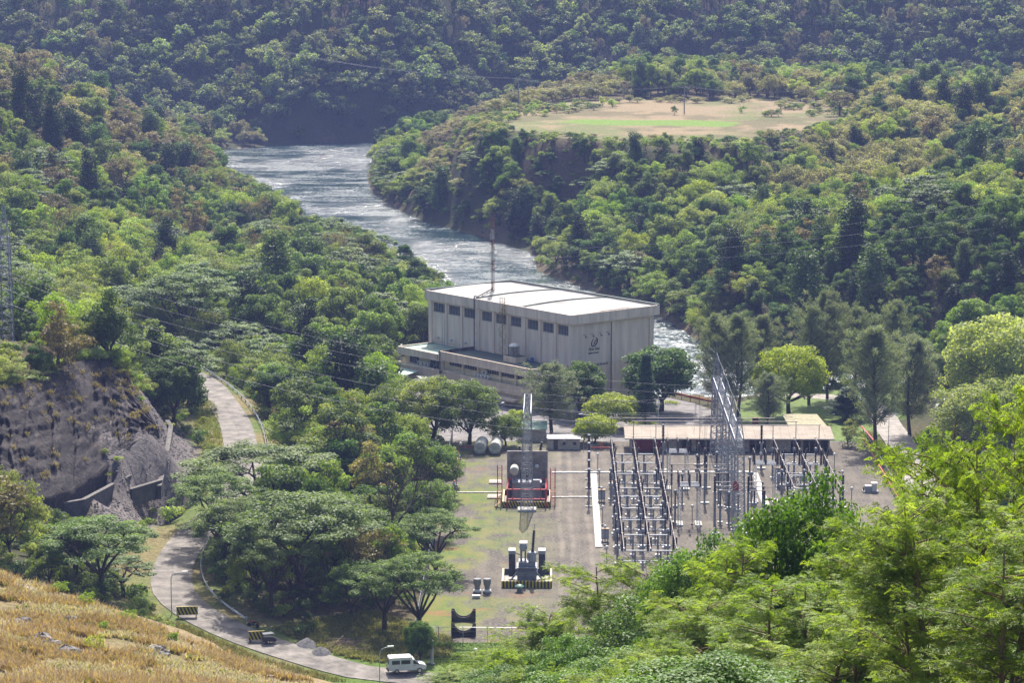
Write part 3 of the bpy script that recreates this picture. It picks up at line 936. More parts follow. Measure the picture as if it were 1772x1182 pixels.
# lettering and emblem on the gable
ink = pm('sign_ink', (0.03, 0.035, 0.03), 0.7, var=0.1)
def text_part(body, loc, size, parent, name, shear=0.0, align='CENTER', rz=0.0, mat=None, extrude=0.03, sx=1.0):
    cu = bpy.data.curves.new(name, 'FONT')
    cu.body = body
    cu.size = size
    cu.shear = shear
    cu.extrude = extrude
    cu.align_x = align
    tmp = bpy.data.objects.new(name, cu)
    C.objects.link(tmp)
    dg = bpy.context.evaluated_depsgraph_get()
    me = bpy.data.meshes.new_from_object(tmp.evaluated_get(dg))
    bpy.data.objects.remove(tmp)
    me.materials.clear()
    me.materials.append(mat or ink)
    o = link(name, me, parent, loc)
    o.rotation_euler = (math.pi / 2, 0, rz)
    o.scale = (sx, 1, 1)
    return o
text_part('First Gen', (5.85, 0.215, 10.15), 0.86, ph, 'lettering', 0.25, sx=0.84)
text_part('Hydro Power', (5.75, 0.215, 9.50), 0.50, ph, 'lettering', 0.3, sx=0.96)
text_part('HYDRO PLANT', (9.55, 0.215, 7.08), 0.56, ph, 'lettering', 0.0, 'RIGHT', sx=1.25)
em = MB()
th = np.linspace(math.radians(65), math.radians(395), 40)
def ell(t, a, b_, rot):
    x, z = a * math.cos(t), b_ * math.sin(t)
    return (x * math.cos(rot) - z * math.sin(rot), x * math.sin(rot) + z * math.cos(rot))
pts = [ell(t, 0.92, 0.60, math.radians(52)) for t in th]
pts = [(5.95 + x, 0.17, 11.75 + z) for x, z in pts]
for i, (p, q) in enumerate(zip(pts[:-1], pts[1:])):
    em.bar(p, q, 0.05 + 0.07 * math.sin(math.pi * i / 39), 5)
em.path([(6.5, 0.17, 12.15), (6.25, 0.17, 12.0), (6.0, 0.17, 11.7), (5.75, 0.17, 11.3)], 0.085, 5)
em.build('emblem', ink, ph)
for x in (3.1, 5.0, 7.0, 8.9):
    MB().path([(x, 0.25, 13.35), (x, -0.45, 13.5), (x, -0.6, 13.2)], 0.045, 5).cbox((x, -0.62, 12.95), 0.22, 0.3, 0.22).build('sign_lamp', steel_d, ph)
# annex along the long wall
AX = -9.08
an = MB()
# right block (higher parapet) y 2..29.85, left block y 29.85..43.2
an.box(AX + 0.9, -0.05, 1.5, 29.9, -0.5, 7.05)
an.box(AX + 0.9, -0.05, 29.9, 42.3, -0.5, 6.69)
an.build('annex_wall', yel_m, ph)
def band(y0, y1, x, z0, z1, n, name='parapet_panel', m=tan_m, th=0.28):
    for k in range(n):
        a, b_ = y0 + (y1 - y0) * k / n, y0 + (y1 - y0) * (k + 1) / n
        MB().box(x + random.uniform(-.01, .01), x + th, a + 0.015, b_ - 0.015, z0, z1).build(name, m, ph)
band(1.2, 29.85, AX, 6.15, 7.85, 16)
band(29.9, 43.2, AX, 5.75, 7.12, 7)
band(1.2, 43.4, AX - 0.1, 2.25, 4.05, 22, 'spandrel_panel')
MB().box(AX, -0.01, 43.2, 43.45, 5.75, 7.12).build('parapet_panel', tan_m, ph)
MB().box(AX, -0.01, 0.95, 1.2, 6.15, 7.85).build('parapet_panel', tan_m, ph)
MB().box(AX - 0.1, AX + 0.9, 43.4, 43.65, 2.25, 4.05).box(AX + .28, AX + 0.9, 1.3, 43.2, 2.25, 2.4).build('ledge', tan_m, ph)
MB().box(AX + 0.5, AX + 0.9, 1.5, 42.0, -0.5, 2.24).build('ground_floor_wall', tan_m, ph)
droof = pm('annex_roof_dark', (0.075, 0.085, 0.095), 0.75, var=0.35, scale=0.7, col2=(0.05, 0.10, 0.075))
groof = pm('annex_roof_green', (0.24, 0.36, 0.29), 0.7, var=0.2, scale=0.4)
MB().box(AX + 0.3, -0.06, 1.25, 29.8, 7.055, 7.25).build('annex_roof', droof, ph)
MB().box(AX + 0.3, -0.06, 30.0, 43.15, 6.70, 6.9).build('annex_roof', groof, ph)
MB().box(AX + 0.29, -0.06, 29.81, 29.99, 6.7, 7.84).build('party_parapet', pm('stained_parapet', (0.13, 0.12, 0.12), 0.9, var=0.4, scale=1.0), ph)
MB().box(AX + 0.3, -0.3, 42.9, 43.19, 6.91, 7.1).build('parapet_cap', groof, ph)
# annex strip windows and large openings
def strip_win(y0, y1, z0, z1, panes):
    wv = MB().box(AX + 0.84, AX + 0.897, y0, y1, z0, z1).build('window', glass_d, ph)
    for k in range(panes + 1):
        y = y0 + (y1 - y0) * k / panes
        MB().box(AX + 0.78, AX + 0.838, y - 0.06, y + 0.06, z0, z1).build('frame', mull, wv)
for y0 in (2.2, 7.0, 11.7, 18.6, 23.4):
    strip_win(y0, y0 + 3.9, 5.2, 5.95, 5)
    MB().box(AX + 0.55, AX + 0.895, y0 - 0.75, y0 - 0.25, 4.06, 6.14).build('pier', yel_m, ph)
strip_win(30.6, 33.6, 3.9, 5.7, 3)
strip_win(37.4, 40.4, 4.2, 5.7, 4)
MB().box(AX + 0.6, AX + 0.895, 29.2, 29.9, 4.06, 6.14).build('pier', yel_m, ph)
# canopy, roof box, tank
MB().box(AX - 1.6, AX + 0.49, 4.5, 10.0, 1.15, 1.55).build('entrance_canopy', tan_m, ph)
MB().box(-4.6, -1.9, 11.2, 15.0, 7.252, 8.35).build('stair_box', tan_m, ph)
MB().box(-4.5, -2.0, 11.3, 14.9, 8.352, 8.45).build('stair_box_roof', droof, ph)
# ---- things standing on the annex or fixed beside it
def bl(x, y, z):
    c, s = math.cos(BA), math.sin(BA)
    return (BN[0] + c * x - s * y, BN[1] + s * x + c * y, z)
tk = thing('roof_tank', 'squat ribbed water tank with white domed cap on the annex roof', 'tank', bl(-3.3, 13.4, 8.452), BA)
MB().lathe((0, 0, 0), [(0.85, 0), (0.85, 0.2), (0.88, 0.25), (0.85, 0.3), (0.85, 1.0), (0.88, 1.05), (0.85, 1.1), (0.85, 1.75)], 14).build('body', pm('tank_body', (0.33, 0.31, 0.27), 0.6, var=0.25), tk)
MB().lathe((0, 0, 1.752), [(0.98, 0), (0.98, 0.12), (0.7, 0.42), (0.25, 0.6), (0.05, 0.63)], 14).build('cap', pm('white_paint', (0.78, 0.78, 0.75), 0.6, var=0.05), tk)
for sx in (-1, 1):
    for sy in (-1, 1):
        MB().bar((sx * 0.72, sy * 0.72, 0.0), (sx * 0.72, sy * 0.72, 1.8), 0.07).build('stand_leg', steel_d, tk)
dm = thing('blue_drum', 'small blue plastic drum behind the roof tank', 'drum', bl(-1.3, 10.2, 7.252))
MB().lathe((0, 0, 0), [(0.3, 0), (0.36, 0.1), (0.36, 0.3), (0.39, 0.33), (0.36, 0.36), (0.36, 0.75), (0.28, 0.9)], 12).build('body', pm('blue_plastic', (0.02, 0.12, 0.45), 0.4, var=0.1), dm)
MB().lathe((0, 0, 0.902), [(0.29, 0), (0.29, 0.06)], 12).build('lid', pm('blue_plastic', (0.02, 0.12, 0.45)), dm)
# outdoor air-conditioner units on the ledge
acm = pm('ac_casing', (0.66, 0.65, 0.62), 0.5, var=0.08)
def ac_unit(y, z, label):
    t = thing('air_conditioner', label, 'air conditioner', bl(AX + 0.42, y, z), BA, 'air conditioner units on the annex ledge')
    MB().box(-0.22, 0.22, -0.5, 0.5, 0.06, 0.82).build('casing', acm, t)
    MB().lathe((-0.235, 0.08, 0.44), [(0.30, 0.0), (0.30, 0.012)], 14, 'x').build('fan_grille', steel_d, t)
    for yy in (-0.38, 0.38):
        MB().box(-0.2, 0.2, yy - 0.05, yy + 0.05, 0, 0.058).build('foot', steel_d, t)
for k, y in enumerate((36.6, 35.3, 34.1)):
    ac_unit(y, 4.06, 'white air conditioner unit on the ledge under the green roof')
for k, (y, z) in enumerate(((18.0, 4.06), (17.05, 4.06), (15.95, 4.06), (14.85, 4.06), (15.6, 4.90))):
    ac_unit(y, z, 'white air conditioner unit clustered on the ledge below the dark roof')
for y in (41.5, 37.0, 32.4):
    t = thing('wall_lamp', 'small floodlight on the hall wall above the green roof', 'wall lamp', bl(-0.002, y, 8.3), BA, 'floodlights on the hall wall')
    MB().bar((0, 0, 0), (-0.4, 0, 0.05), 0.05).build('bracket', steel_d, t)
    MB().cbox((-0.45, 0, -0.35), 0.3, 0.4, 0.4).build('head', pm('lamp_head', (0.5, 0.5, 0.52), 0.4, var=0.1), t)
# spiral ladder, yellow
sp_m = pm('yellow_steel', (0.42, 0.33, 0.13), 0.6, var=0.2)
sp_ = thing('spiral_stair', 'rusty yellow spiral stair with caged top on the long hall wall', 'stair', bl(-1.35, 19.4, 7.252), BA)
MB().bar((0, 0, 0), (0, 0, 9.6), 0.10, 6).build('column', sp_m, sp_)
tr_ = MB(); rl = MB(); prev = None
for k in range(34):
    a = k * 0.52
    z = 0.25 + k * 0.25
    p = (0.75 * math.cos(a), 0.75 * math.sin(a), z)
    tr_.hexa([(0, 0, z - .03), (0.75 * math.cos(a), 0.75 * math.sin(a), z - .03), (0.75 * math.cos(a + .45), 0.75 * math.sin(a + .45), z - .03), (0.05, 0.05, z - .03),
              (0, 0, z), (0.75 * math.cos(a), 0.75 * math.sin(a), z), (0.75 * math.cos(a + .45), 0.75 * math.sin(a + .45), z), (0.05, 0.05, z)])
    q = (p[0], p[1], z + 0.95)
    if k % 3 == 0: rl.bar(p, q, 0.02)
    if prev: rl.bar(prev, q, 0.035)
    prev = q
tr_.build('treads', sp_m, sp_); rl.build('handrail', sp_m, sp_)
cg = MB()
for k in range(9):
    a = 2 * math.pi * k / 9
    cg.bar((0.55 * math.cos(a), 0.55 * math.sin(a), 8.3), (0.55 * math.cos(a), 0.55 * math.sin(a), 11.6), 0.028)
for z in (8.3, 9.1, 9.9, 10.7, 11.6):
    for k in range(12):
        a, b_ = 2 * math.pi * k / 12, 2 * math.pi * (k + 1) / 12
        cg.bar((0.55 * math.cos(a), 0.55 * math.sin(a), z), (0.55 * math.cos(b_), 0.55 * math.sin(b_), z), 0.03)
cg.build('cage', sp_m, sp_)
cr = thing('cable_riser', 'dark vertical cable riser bending over the hall roof edge', 'pipe', bl(-0.9, 28.9, 7.252), BA)
MB().path([(0, 0, 0), (0, 0, 10.6), (0.15, 0, 10.9), (0.5, 0, 10.8), (0.9, -0.3, 10.55)], 0.12, 6).build('pipe', steel_d, cr)
brk = MB().bar((0, 0, 0), (0.88, 0, 0), 0.03).mesh('bracket', steel_d)
for z in (1.5, 3.4, 5.3, 7.2):
    link('bracket', brk, cr, (0, 0, z))
tray = thing('cable_tray', 'rusty cable tray running across the hall roof to the mast', 'cable tray', bl(0.2, 29.4, ZT + 0.25), BA)
MB().path([(0, 0, 0), (8.5, 5.8, 0.3)], 0.16, 4).build('tray', pm('tray_rust', (0.30, 0.25, 0.22), 0.7, var=0.35), tray)
trp = MB().box(-.05, .05, -.05, .05, -0.4, 0).mesh('support', steel_d)
for x in (0.5, 3.0, 5.6, 8.2):
    link('support', trp, tray, (x, x * 5.8 / 8.5, 0.05))
# lattice helper ----------------------------------------------------
def lattice(mb_legs, mb_br, p0, p1, w0, w1, n, rl_=0.05, rb=0.03, x=True, dep0=None, dep1=None):
    """four-legged lattice from p0 to p1 along z; legs list gets four MBs"""
    dep0 = w0 if dep0 is None else dep0
    dep1 = w1 if dep1 is None else dep1
    def ring(t):
        c = [p0[k] + (p1[k] - p0[k]) * t for k in range(3)]
        a, d = (w0 + (w1 - w0) * t) / 2, (dep0 + (dep1 - dep0) * t) / 2
        return [(c[0] + sx * a, c[1] + sy * d, c[2]) for sx, sy in ((-1, -1), (1, -1), (1, 1), (-1, 1))]
    r0, r1 = ring(0), ring(1)
    for k in range(4):
        mb_legs[k].bar(r0[k], r1[k], rl_)
    for i in range(n):
        a, b_ = ring(i / n), ring((i + 1) / n)
        for k in range(4):
            m_ = (k + 1) % 4
            mb_br.bar(b_[k], b_[m_], rb)
            mb_br.bar(a[k], b_[m_], rb)
            if x: mb_br.bar(a[m_], b_[k], rb)
mast = thing('antenna_mast', 'thin red and white lattice antenna mast on the hall roof', 'mast', bl(8.9, 35.3, ZT + 0.0), BA)
red_p = pm('red_paint', (0.20, 0.06, 0.05), 0.6, var=0.2)
whi_p = pm('mast_white', (0.36, 0.34, 0.34), 0.6, var=0.15)
z = 0.0
for k in range(7):
    lg = [MB() for _ in range(4)]; br = MB()
    h = 2.1
    lattice(lg, br, (0, 0, z), (0, 0, z + h), 0.46, 0.46, 4, 0.038, 0.02)
    for q in lg: br.v, br.f = MB.add(br, q.v, q.f).v, br.f
    br.build('mast_section', red_p if k % 2 == 0 else whi_p, mast)
    z += h
MB().bar((0, 0, z), (0, 0, z + 1.8), 0.03).build('spike', red_p, mast)
MB().box(-0.45, -0.2, -0.35, 0.35, z - 4.2, z - 3.1).build('antenna', whi_p, mast)
for x, y, zz, hh, lb in ((-0.6, 39.7, 6.9, 7.0, 'tall thin aerial pole against the hall wall above the green roof'), (-0.6, 39.0, 6.9, 5.2, 'shorter thin aerial pole against the hall wall above the green roof')):
    t = thing('aerial_pole', lb, 'pole', bl(x, y, zz), BA)
    MB().bar((0, 0, 0), (0, 0, hh), 0.05, 6, 0.03).build('pole', galv, t)
    MB().cbox((0, 0, 0), 0.3, 0.3, 0.12).build('base', galv, t)
t = thing('cable_pole', 'dark cable pole with looped wires in front of the annex', 'pole', bl(AX - 0.5, 28.8, 0), BA)
MB().bar((0, 0, 0), (0, 0, 8.1), 0.16, 6, 0.13).build('pole', steel_d, t)
MB().path([(0, 0.2, 7.9), (-0.1, 0.55, 7.3), (-0.1, 0.6, 6.4), (0, 0.3, 5.6), (0, 0.16, 4.8)], 0.05, 5).build('cable_loop', steel_d, t)
MB().cbox((-0.1, -0.35, 3.6), 0.35, 0.5, 0.8).build('box', steel_d, t)
sh = thing('lean_to_roof', 'small pale green lean-to roof at the annex corner', 'shed', bl(-12.2, 40.0, 0), BA)
MB().hexa([(-2.2, -5, 2.5), (2.0, -5, 3.1), (2.0, 2.2, 3.1), (-2.2, 2.2, 2.5), (-2.2, -5, 2.6), (2.0, -5, 3.2), (2.0, 2.2, 3.2), (-2.2, 2.2, 2.6)]).build('roof', pm('mint_roof', (0.27, 0.47, 0.39), 0.6, var=0.12), sh)
for x_ in (-2, 1.8):
    for y_ in (-4.8, 2.0):
        MB().bar((x_, y_, 0), (x_, y_, 2.5), 0.08).build('post', steel_d, sh)
# ================================================================== SWITCHYARD
ins_m = pm('brown_porcelain', (0.050, 0.036, 0.038), 0.5, var=0.2, scale=6, spec=0.3)
alu = pm('aluminium_tube', (0.20, 0.17, 0.165), 0.5, metal=0.3, var=0.1)
cab_m = pm('cabinet_grey', (0.36, 0.39, 0.42), 0.55, var=0.12)
rust_top = pm('rusty_cabinet_top', (0.42, 0.28, 0.16), 0.8, var=0.3)
conc_w = pm('pale_concrete', (0.62, 0.60, 0.56), 0.85, var=0.12, scale=1.0)
conc_g = pm('footing_concrete', (0.42, 0.40, 0.37), 0.9, var=0.2, scale=1.0)
porc_w = pm('white_porcelain', (0.7, 0.7, 0.68), 0.4, var=0.05)
def XY(px, py):
    p = G(px, py, 0.0)
    return p.x, p.y

def insulator_mesh(h, r, sheds, mat=ins_m, name='insulator', cap=True):
    prof = [(r * 0.9, 0), (r * 0.9, h * 0.04)]
    for k in range(sheds):
        z0 = h * (0.05 + 0.9 * k / sheds); dz = h * 0.9 / sheds
        prof += [(r * 0.55, z0), (r * 1.25, z0 + dz * 0.35), (r * 0.55, z0 + dz * 0.8)]
    prof += [(r * 0.8, h * 0.96), (r * 0.8, h)]
    return MB().lathe((0, 0, 0), prof, 8).mesh(name, mat, False)
INS25 = insulator_mesh(2.4, 0.22, 9)
INS20 = insulator_mesh(1.9, 0.16, 8)
INS32 = insulator_mesh(3.0, 0.24, 11)

# ---- cable trenches with lift-off covers
def trench(label, a, b_, wdt, step, z=0.06):
    a, b_ = Vector((*a, 0)), Vector((*b_, 0))
    d = b_ - a; L = d.length; rz = math.atan2(d.y, d.x)
    t = thing('cable_trench', label, 'trench', (a.x, a.y, 0), rz)
    nn = max(1, int(round(L / step)))
    st = L / nn
    me = MB().box(0.02, st - 0.02, -wdt / 2, wdt / 2, 0.02, 0.16).mesh('cover_slab', conc_w)
    for k in range(nn):
        link('cover_slab', me, t, (k * st, 0, random.uniform(-0.012, 0.012)))
    MB().box(0, L, -wdt / 2 - 0.1, -wdt / 2 - 0.004, -0.1, 0.1).box(0, L, wdt / 2 + 0.004, wdt / 2 + 0.1, -0.1, 0.1).build('kerb', conc_g, t)
trench('wide white cable trench running past the breaker cabinets', XY(1036.5, 948.5), XY(1027, 821), 0.9, 1.1)
trench('long white cable trench crossing behind the disconnector rows', XY(955, 818.5), XY(1297, 817.5), 0.75, 1.4)
trench('white cable trench beyond the tall steel gantry', XY(1305, 819), XY(1327, 880), 1.05, 1.1)
trench('thin white cable trench from the transformer to the post row', XY(955, 861.5), XY(1016, 861), 0.5, 1.4)
trench('thin white cable trench from the fence to the transformer', XY(790, 853), XY(868, 853), 0.4, 1.4)

# ---- bay frames
def bay_frame(px_phase, Y, label, group, tilt=0.0):
    """beam on two columns with knee braces; one post insulator per phase"""
    x0, x1 = px_phase[0], px_phase[-1]
    t = thing('switch_frame', label, 'steel frame', (0, Y, 0), 0, group)
    hb = 3.1
    MB().box(x0 - 0.35, x1 + 0.35, -0.12, 0.12, hb - 0.08, hb + 0.08).build('beam', galv, t)
    MB().box(x0 + 0.2, x1 - 0.2, -0.10, 0.10, 1.55, 1.68).build('tie_beam', galv, t)
    for k in range(len(px_phase) - 1):
        xm = (px_phase[k] + px_phase[k + 1]) / 2
        MB().box(xm - 0.14, xm + 0.14, -0.14, 0.14, 0.25, hb - 0.102).build('column', galv_d, t)
        MB().cbox((xm, 0, -0.05), 0.8, 0.8, 0.3).build('footing', conc_w, t)
        br = MB()
        for s_, xe in ((-1, px_phase[k]), (1, px_phase[k + 1])):
            br.bar((xe, 0.0, hb - 0.15), (xm + s_ * 0.1, 0.0, 1.5), 0.06)
            br.bar((xm + s_ * 0.1, 0, hb - 0.2), (xe, 0, 1.62), 0.035)
        br.build('knee_brace', galv, t)
    for x in px_phase:
        link('support_insulator', INS20, t, (x + 0.42, 0.0, hb + 0.102))
        o = link('post_insulator', INS25, t, (x, 0, hb + 0.102))
        MB().box(-0.14, 0.14, -0.2, 0.2, 2.402, 2.52).build('clamp', alu, o)
    return t
phL = [G(px, 754, 5.5).x for px in (1057, 1094.5, 1131.5)]
phR = [G(px, 758, 5.5).x for px in (1337, 1373.5, 1410)]
frames_y = [446.5, 439, 430, 419, 413, 404, 396, 386, 376]
for k, Y in enumerate(frames_y):
    bay_frame(phL, Y, 'grey steel switch frame with three brown insulators beside the white trench', 'switch frames beside the white trench')
for Y in (446.5, 438, 429, 419, 408):
    bay_frame(phR, Y, 'grey steel switch frame with three brown insulators behind the broadleaf tree', 'switch frames beyond the gantry')
# bus tubes lying on the insulators, in spans
def tube_span(x, ya, yb, z, label, group, r=0.06):
    t = thing('bus_tube', label, 'bus tube', (x, ya, z), 0, group)
    L = yb - ya
    MB().bar((0, 0, 0), (0, L, 0), r, 8, cap=True).build('tube', alu, t)
    MB().box(-0.12, 0.12, -0.1, 0.22, -0.12, 0.12).box(-0.12, 0.12, L - 0.22, L + 0.1, -0.12, 0.12).build('end_clamp', galv, t)
for x in phL:
    for ya, yb in ((448, 426), (425, 409), (408, 386), (385.5, 366)):
        tube_span(x, yb, ya, 5.72, 'pale bus tube lying along the switch frames beside the trench', 'bus tubes beside the trench')
for x in phR:
    for ya, yb in ((448, 428), (427, 407)):
        tube_span(x, yb, ya, 5.72, 'pale bus tube lying along the switch frames beyond the gantry', 'bus tubes beyond the gantry')
# cross buses high above, with drop tubes
for k in range(3):
    Y = 448.2 - 3.1 * k
    t = thing('cross_bus', 'high pale bus tube crossing in front of the long shed roof', 'bus tube', (phL[k], Y, 9.0), 0, 'high cross bus tubes')
    MB().bar((-0.3, 0, 0), (phR[k] - phL[k] + 0.3, 0, 0), 0.07, 6).build('tube', alu, t)
    for dx in (0.0, phR[k] - phL[k]):
        MB().bar((dx, 0, 0), (dx, 0, -3.2), 0.06, 6).build('drop_tube', alu, t)
for k, (Y, xa, xb) in enumerate(((421.7, 1160, 1262), (418.2, 1160, 1262), (415.1, 1160, 1262), (408.2, 1236, 1322), (405, 1236, 1324), (402, 1236, 1326))):
    a, b_ = G(xa, 591, 6.4).x, 0
    f = lambda px, Y_: ray(px, 840)[0] * Y_
    lab = 'mid-height pale bus tube left of the tall steel gantry' if k < 3 else 'mid-height pale bus tube passing through the tall steel gantry'
    t = thing('cross_bus', lab, 'bus tube', (f(xa, Y), Y, 6.4), 0, 'cross bus tubes left of the gantry' if k < 3 else 'cross bus tubes through the gantry')
    L = f(xb, Y) - f(xa, Y)
    MB().bar((0, 0, 0), (L, 0, 0), 0.065, 6).build('tube', alu, t)
    for dx in (0.2, L - 0.2):
        link('post_insulator', INS20, t, (dx, 0, -1.97))
        MB().bar((dx, 0, -6.4), (dx, 0, -1.98), 0.11, 6).build('post', galv_d, t)
# circuit breakers: cabinet on legs, crank arms of brown porcelain
def breaker(x, Y, label, group):
    t = thing('circuit_breaker', label, 'circuit breaker', (x, Y, 0), 0, group)
    for sx in (-1, 1):
        MB().box(sx * 0.45 - 0.07, sx * 0.45 + 0.07, -0.3, 0.3, 0, 1.2).build('leg', galv_d, t)
    MB().box(-0.6, 0.6, -0.4, 0.4, 1.202, 2.5).build('cabinet', cab_m, t)
    link('insulator', INS25, t, (0, 0, 2.502))
    for s_ in (-1, 1):
        o = link('interrupter', INS20, t, (s_ * 0.12, 0, 4.75))
        o.rotation_euler = (0, s_ * 0.22, 0)
    MB().cbox((0, 0, 4.6), 0.5, 0.4, 0.35).build('head', steel_d, t)
for Y in (434.5, 409.5):
    for x in phL:
        breaker(x, Y, 'circuit breaker with paired brown insulators between the switch frames', 'circuit breakers beside the trench')
for Y in (434.0,):
    for x in phR:
        breaker(x + 0.3, Y, 'circuit breaker with paired brown insulators beyond the gantry', 'circuit breakers beyond the gantry')
# instrument transformers: pedestal, brown column, round head
it_head = MB().lathe((0, 0, 0), [(0.12, 0), (0.26, 0.06), (0.28, 0.3), (0.22, 0.5), (0.08, 0.58)], 12).mesh('head', galv_d)
it_ped = MB().box(-0.16, 0.16, -0.16, 0.16, 0.1, 2.3).mesh('pedestal', galv_d)
it_foot = MB().cbox((0, 0, -0.05), 0.8, 0.8, 0.25).mesh('footing', conc_w)
it_box = MB().cbox((0, 0, 2.3), 0.7, 0.7, 0.45).mesh('base_tank', cab_m)
def instr(x, Y, label, group):
    t = thing('instrument_transformer', label, 'transformer', (x, Y, 0), 0, group)
    link('pedestal', it_ped, t); link('footing', it_foot, t); link('base_tank', it_box, t)
    link('insulator', INS20, t, (0, 0, 2.752)); link('head', it_head, t, (0, 0, 4.654))
for Y in (424.5, 400, 391, 381):
    for x in phL:
        instr(x - 0.55, Y, 'instrument transformer with round grey head between the left switch frames', 'instrument transformers between the left frames')
for Y in (424, 413.5, 442):
    for x in phR:
        instr(x - 0.5, Y, 'instrument transformer with round grey head between the right switch frames', 'instrument transformers between the right frames')
for px, py in ((1240, 835), (1253, 838), (1266, 842), (1243, 868), (1257, 872), (1271, 876), (1246, 905), (1261, 908), (1277, 912), (1297, 845), (1300, 872), (1305, 900), (1180, 875), (1168, 905), (1206, 840)):
    xx, yy = XY(px, py)
    instr(xx, yy, 'instrument transformer with round grey head crowded around the gantry legs', 'instrument transformers around the gantry')
# control cabinets in the row by the trench
def cabinet(px, py, label, w_=1.15, h_=1.5):
    x, y = XY(px, py)
    t = thing('control_cabinet', label, 'cabinet', (x, y, 0))
    MB().box(-w_ / 2, w_ / 2, -0.35, 0.35, 0.45, 0.45 + h_).build('casing', cab_m, t)
    MB().box(-w_ / 2 - 0.06, w_ / 2 + 0.06, -0.42, 0.42, 0.453 + h_, 0.56 + h_).build('lid', rust_top, t)
    MB().box(-w_ / 2 + 0.08, w_ / 2 - 0.08, -0.365, -0.352, 0.55, 0.35 + h_).build('door', galv, t)
    for s_ in (-1, 1):
        MB().box(s_ * w_ * 0.35 - 0.06, s_ * w_ * 0.35 + 0.06, -0.3, 0.3, 0, 0.448).build('leg', steel_d, t)
cabinet(1041, 869, 'grey control cabinet with rusty top near the middle of the wide trench')
cabinet(1047, 938, 'grey control cabinet with rusty top at the near end of the wide trench')
cabinet(1060.5, 862, 'tall grey control cabinet under the middle switch frames', 0.8, 2.1)
cabinet(1069, 930, 'tall grey control cabinet under the nearest switch frames', 0.9, 2.3)
cabinet(1345, 842, 'tall grey control cabinet behind the broadleaf tree', 0.8, 2.6)
# disconnector stands: lattice legs, deck, rows of thin insulators
def stand(px, py, label, wdt=2.9, dep=3.0, hgt=6.2, nx=3):
    x, y = XY(px, py)
    t = thing('disconnector_stand', label, 'disconnector', (x, y, 0))
    for sx in (-1, 1):
        lg = [MB() for _ in range(4)]; br = MB()
        lattice(lg, br, (sx * wdt / 2, 0, 0.2), (sx * wdt / 2, 0, hgt), 0.45, 0.45, 10, 0.045, 0.022, False, dep * 0.8, dep * 0.8)
        leg = lg[0]
        for q in lg[1:]: leg.add(q.v, q.f)
        leg.build('leg', galv, t); br.build('leg_bracing', galv, t)
        MB().cbox((sx * wdt / 2, 0, -0.05), 1.0, dep, 0.3).build('footing', conc_w, t)
    for yy in (-dep / 2, -dep / 6, dep / 6, dep / 2):
        MB().box(-wdt / 2 - 0.4, wdt / 2 + 0.4, yy - 0.09, yy + 0.09, hgt, hgt + 0.16).build('deck_beam', galv, t)
    for yy in (-dep / 2, dep / 2):
        for k in range(nx):
            xx = -wdt / 2 - 0.2 + (wdt + 0.4) * k / (nx - 1)
            link('insulator', INS20, t, (xx, yy, hgt + 0.162))
    for k in range(nx):
        xx = -wdt / 2 - 0.2 + (wdt + 0.4) * k / (nx - 1)
        MB().bar((xx, -dep / 2, hgt + 2.1), (xx, dep / 2, hgt + 2.2), 0.05, 6).build('blade', alu, t)
stand(1172, 846, 'lattice disconnector stand in front of the red shed doors')
stand(1192, 908, 'lattice disconnector stand beside the near switch frames')
stand(1323, 868, 'lattice disconnector stand between the gantry and the broadleaf tree', 3.2)
# single posts with stacked insulators
def post(px, py, h, ins, label, r=0.17, ft=True):
    x, y = XY(px, py)
    t = thing('insulator_post', label, 'post', (x, y, 0))
    MB().bar((0, 0, 0.2), (0, 0, h), r, 10, cap=True).build('column', galv_d, t)
    if ft: MB().cbox((0, 0, -0.05), 1.5, 0.8, 0.3).build('footing', conc_w, t)
    o = link('insulator', ins, t, (0, 0, h + 0.002))
    MB().cbox((0, 0, h - 0.15), 0.6, 0.6, 0.14).build('cap_plate', galv, t)
    return t
post(1147, 815, 5.0, INS32, 'grey post with tall brown insulator in front of the shed roof')
post(1219, 872, 6.6, INS25, 'grey post with brown insulator left of the gantry')
post(1236, 925, 6.6, INS25, 'grey post with brown insulator at the near foot of the gantry')
post(1209, 806, 0.9, INS32, 'short dark insulator post behind the mid-height bus tubes', 0.25)
post(1317, 812, 4.6, INS32, 'grey post with tall brown insulator right of the gantry', 0.22)
post(1294, 925, 6.6, INS25, 'grey post with brown insulator under the near gantry column')
post(1222, 846, 3.2, INS25, 'grey post with brown insulator behind the gantry bus tubes')
post(1458, 880, 3.0, INS25, 'grey post with brown insulator near the right fence')
# row of stacked posts at the end of the thin trench
for k, py in enumerate((878, 862, 846, 830, 815)):
    x, y = XY(1019, py)
    t = thing('surge_arrester', 'slim surge arrester in the row beside the wide white trench', 'arrester', (x, y, 0), 0, 'surge arresters beside the trench')
    MB().box(-0.12, 0.12, -0.12, 0.12, 0.1, 3.0).build('column', galv_d, t)
    MB().cbox((0, 0, -0.03), 1.2, 0.6, 0.2).build('footing', steel_d, t)
    link('insulator', INS32, t, (0, 0, 3.002))
    MB().lathe((0, 0, 6.004), [(0.1, 0), (0.28, 0.05), (0.28, 0.2), (0.12, 0.3)], 10).build('corona_ring', galv, t)

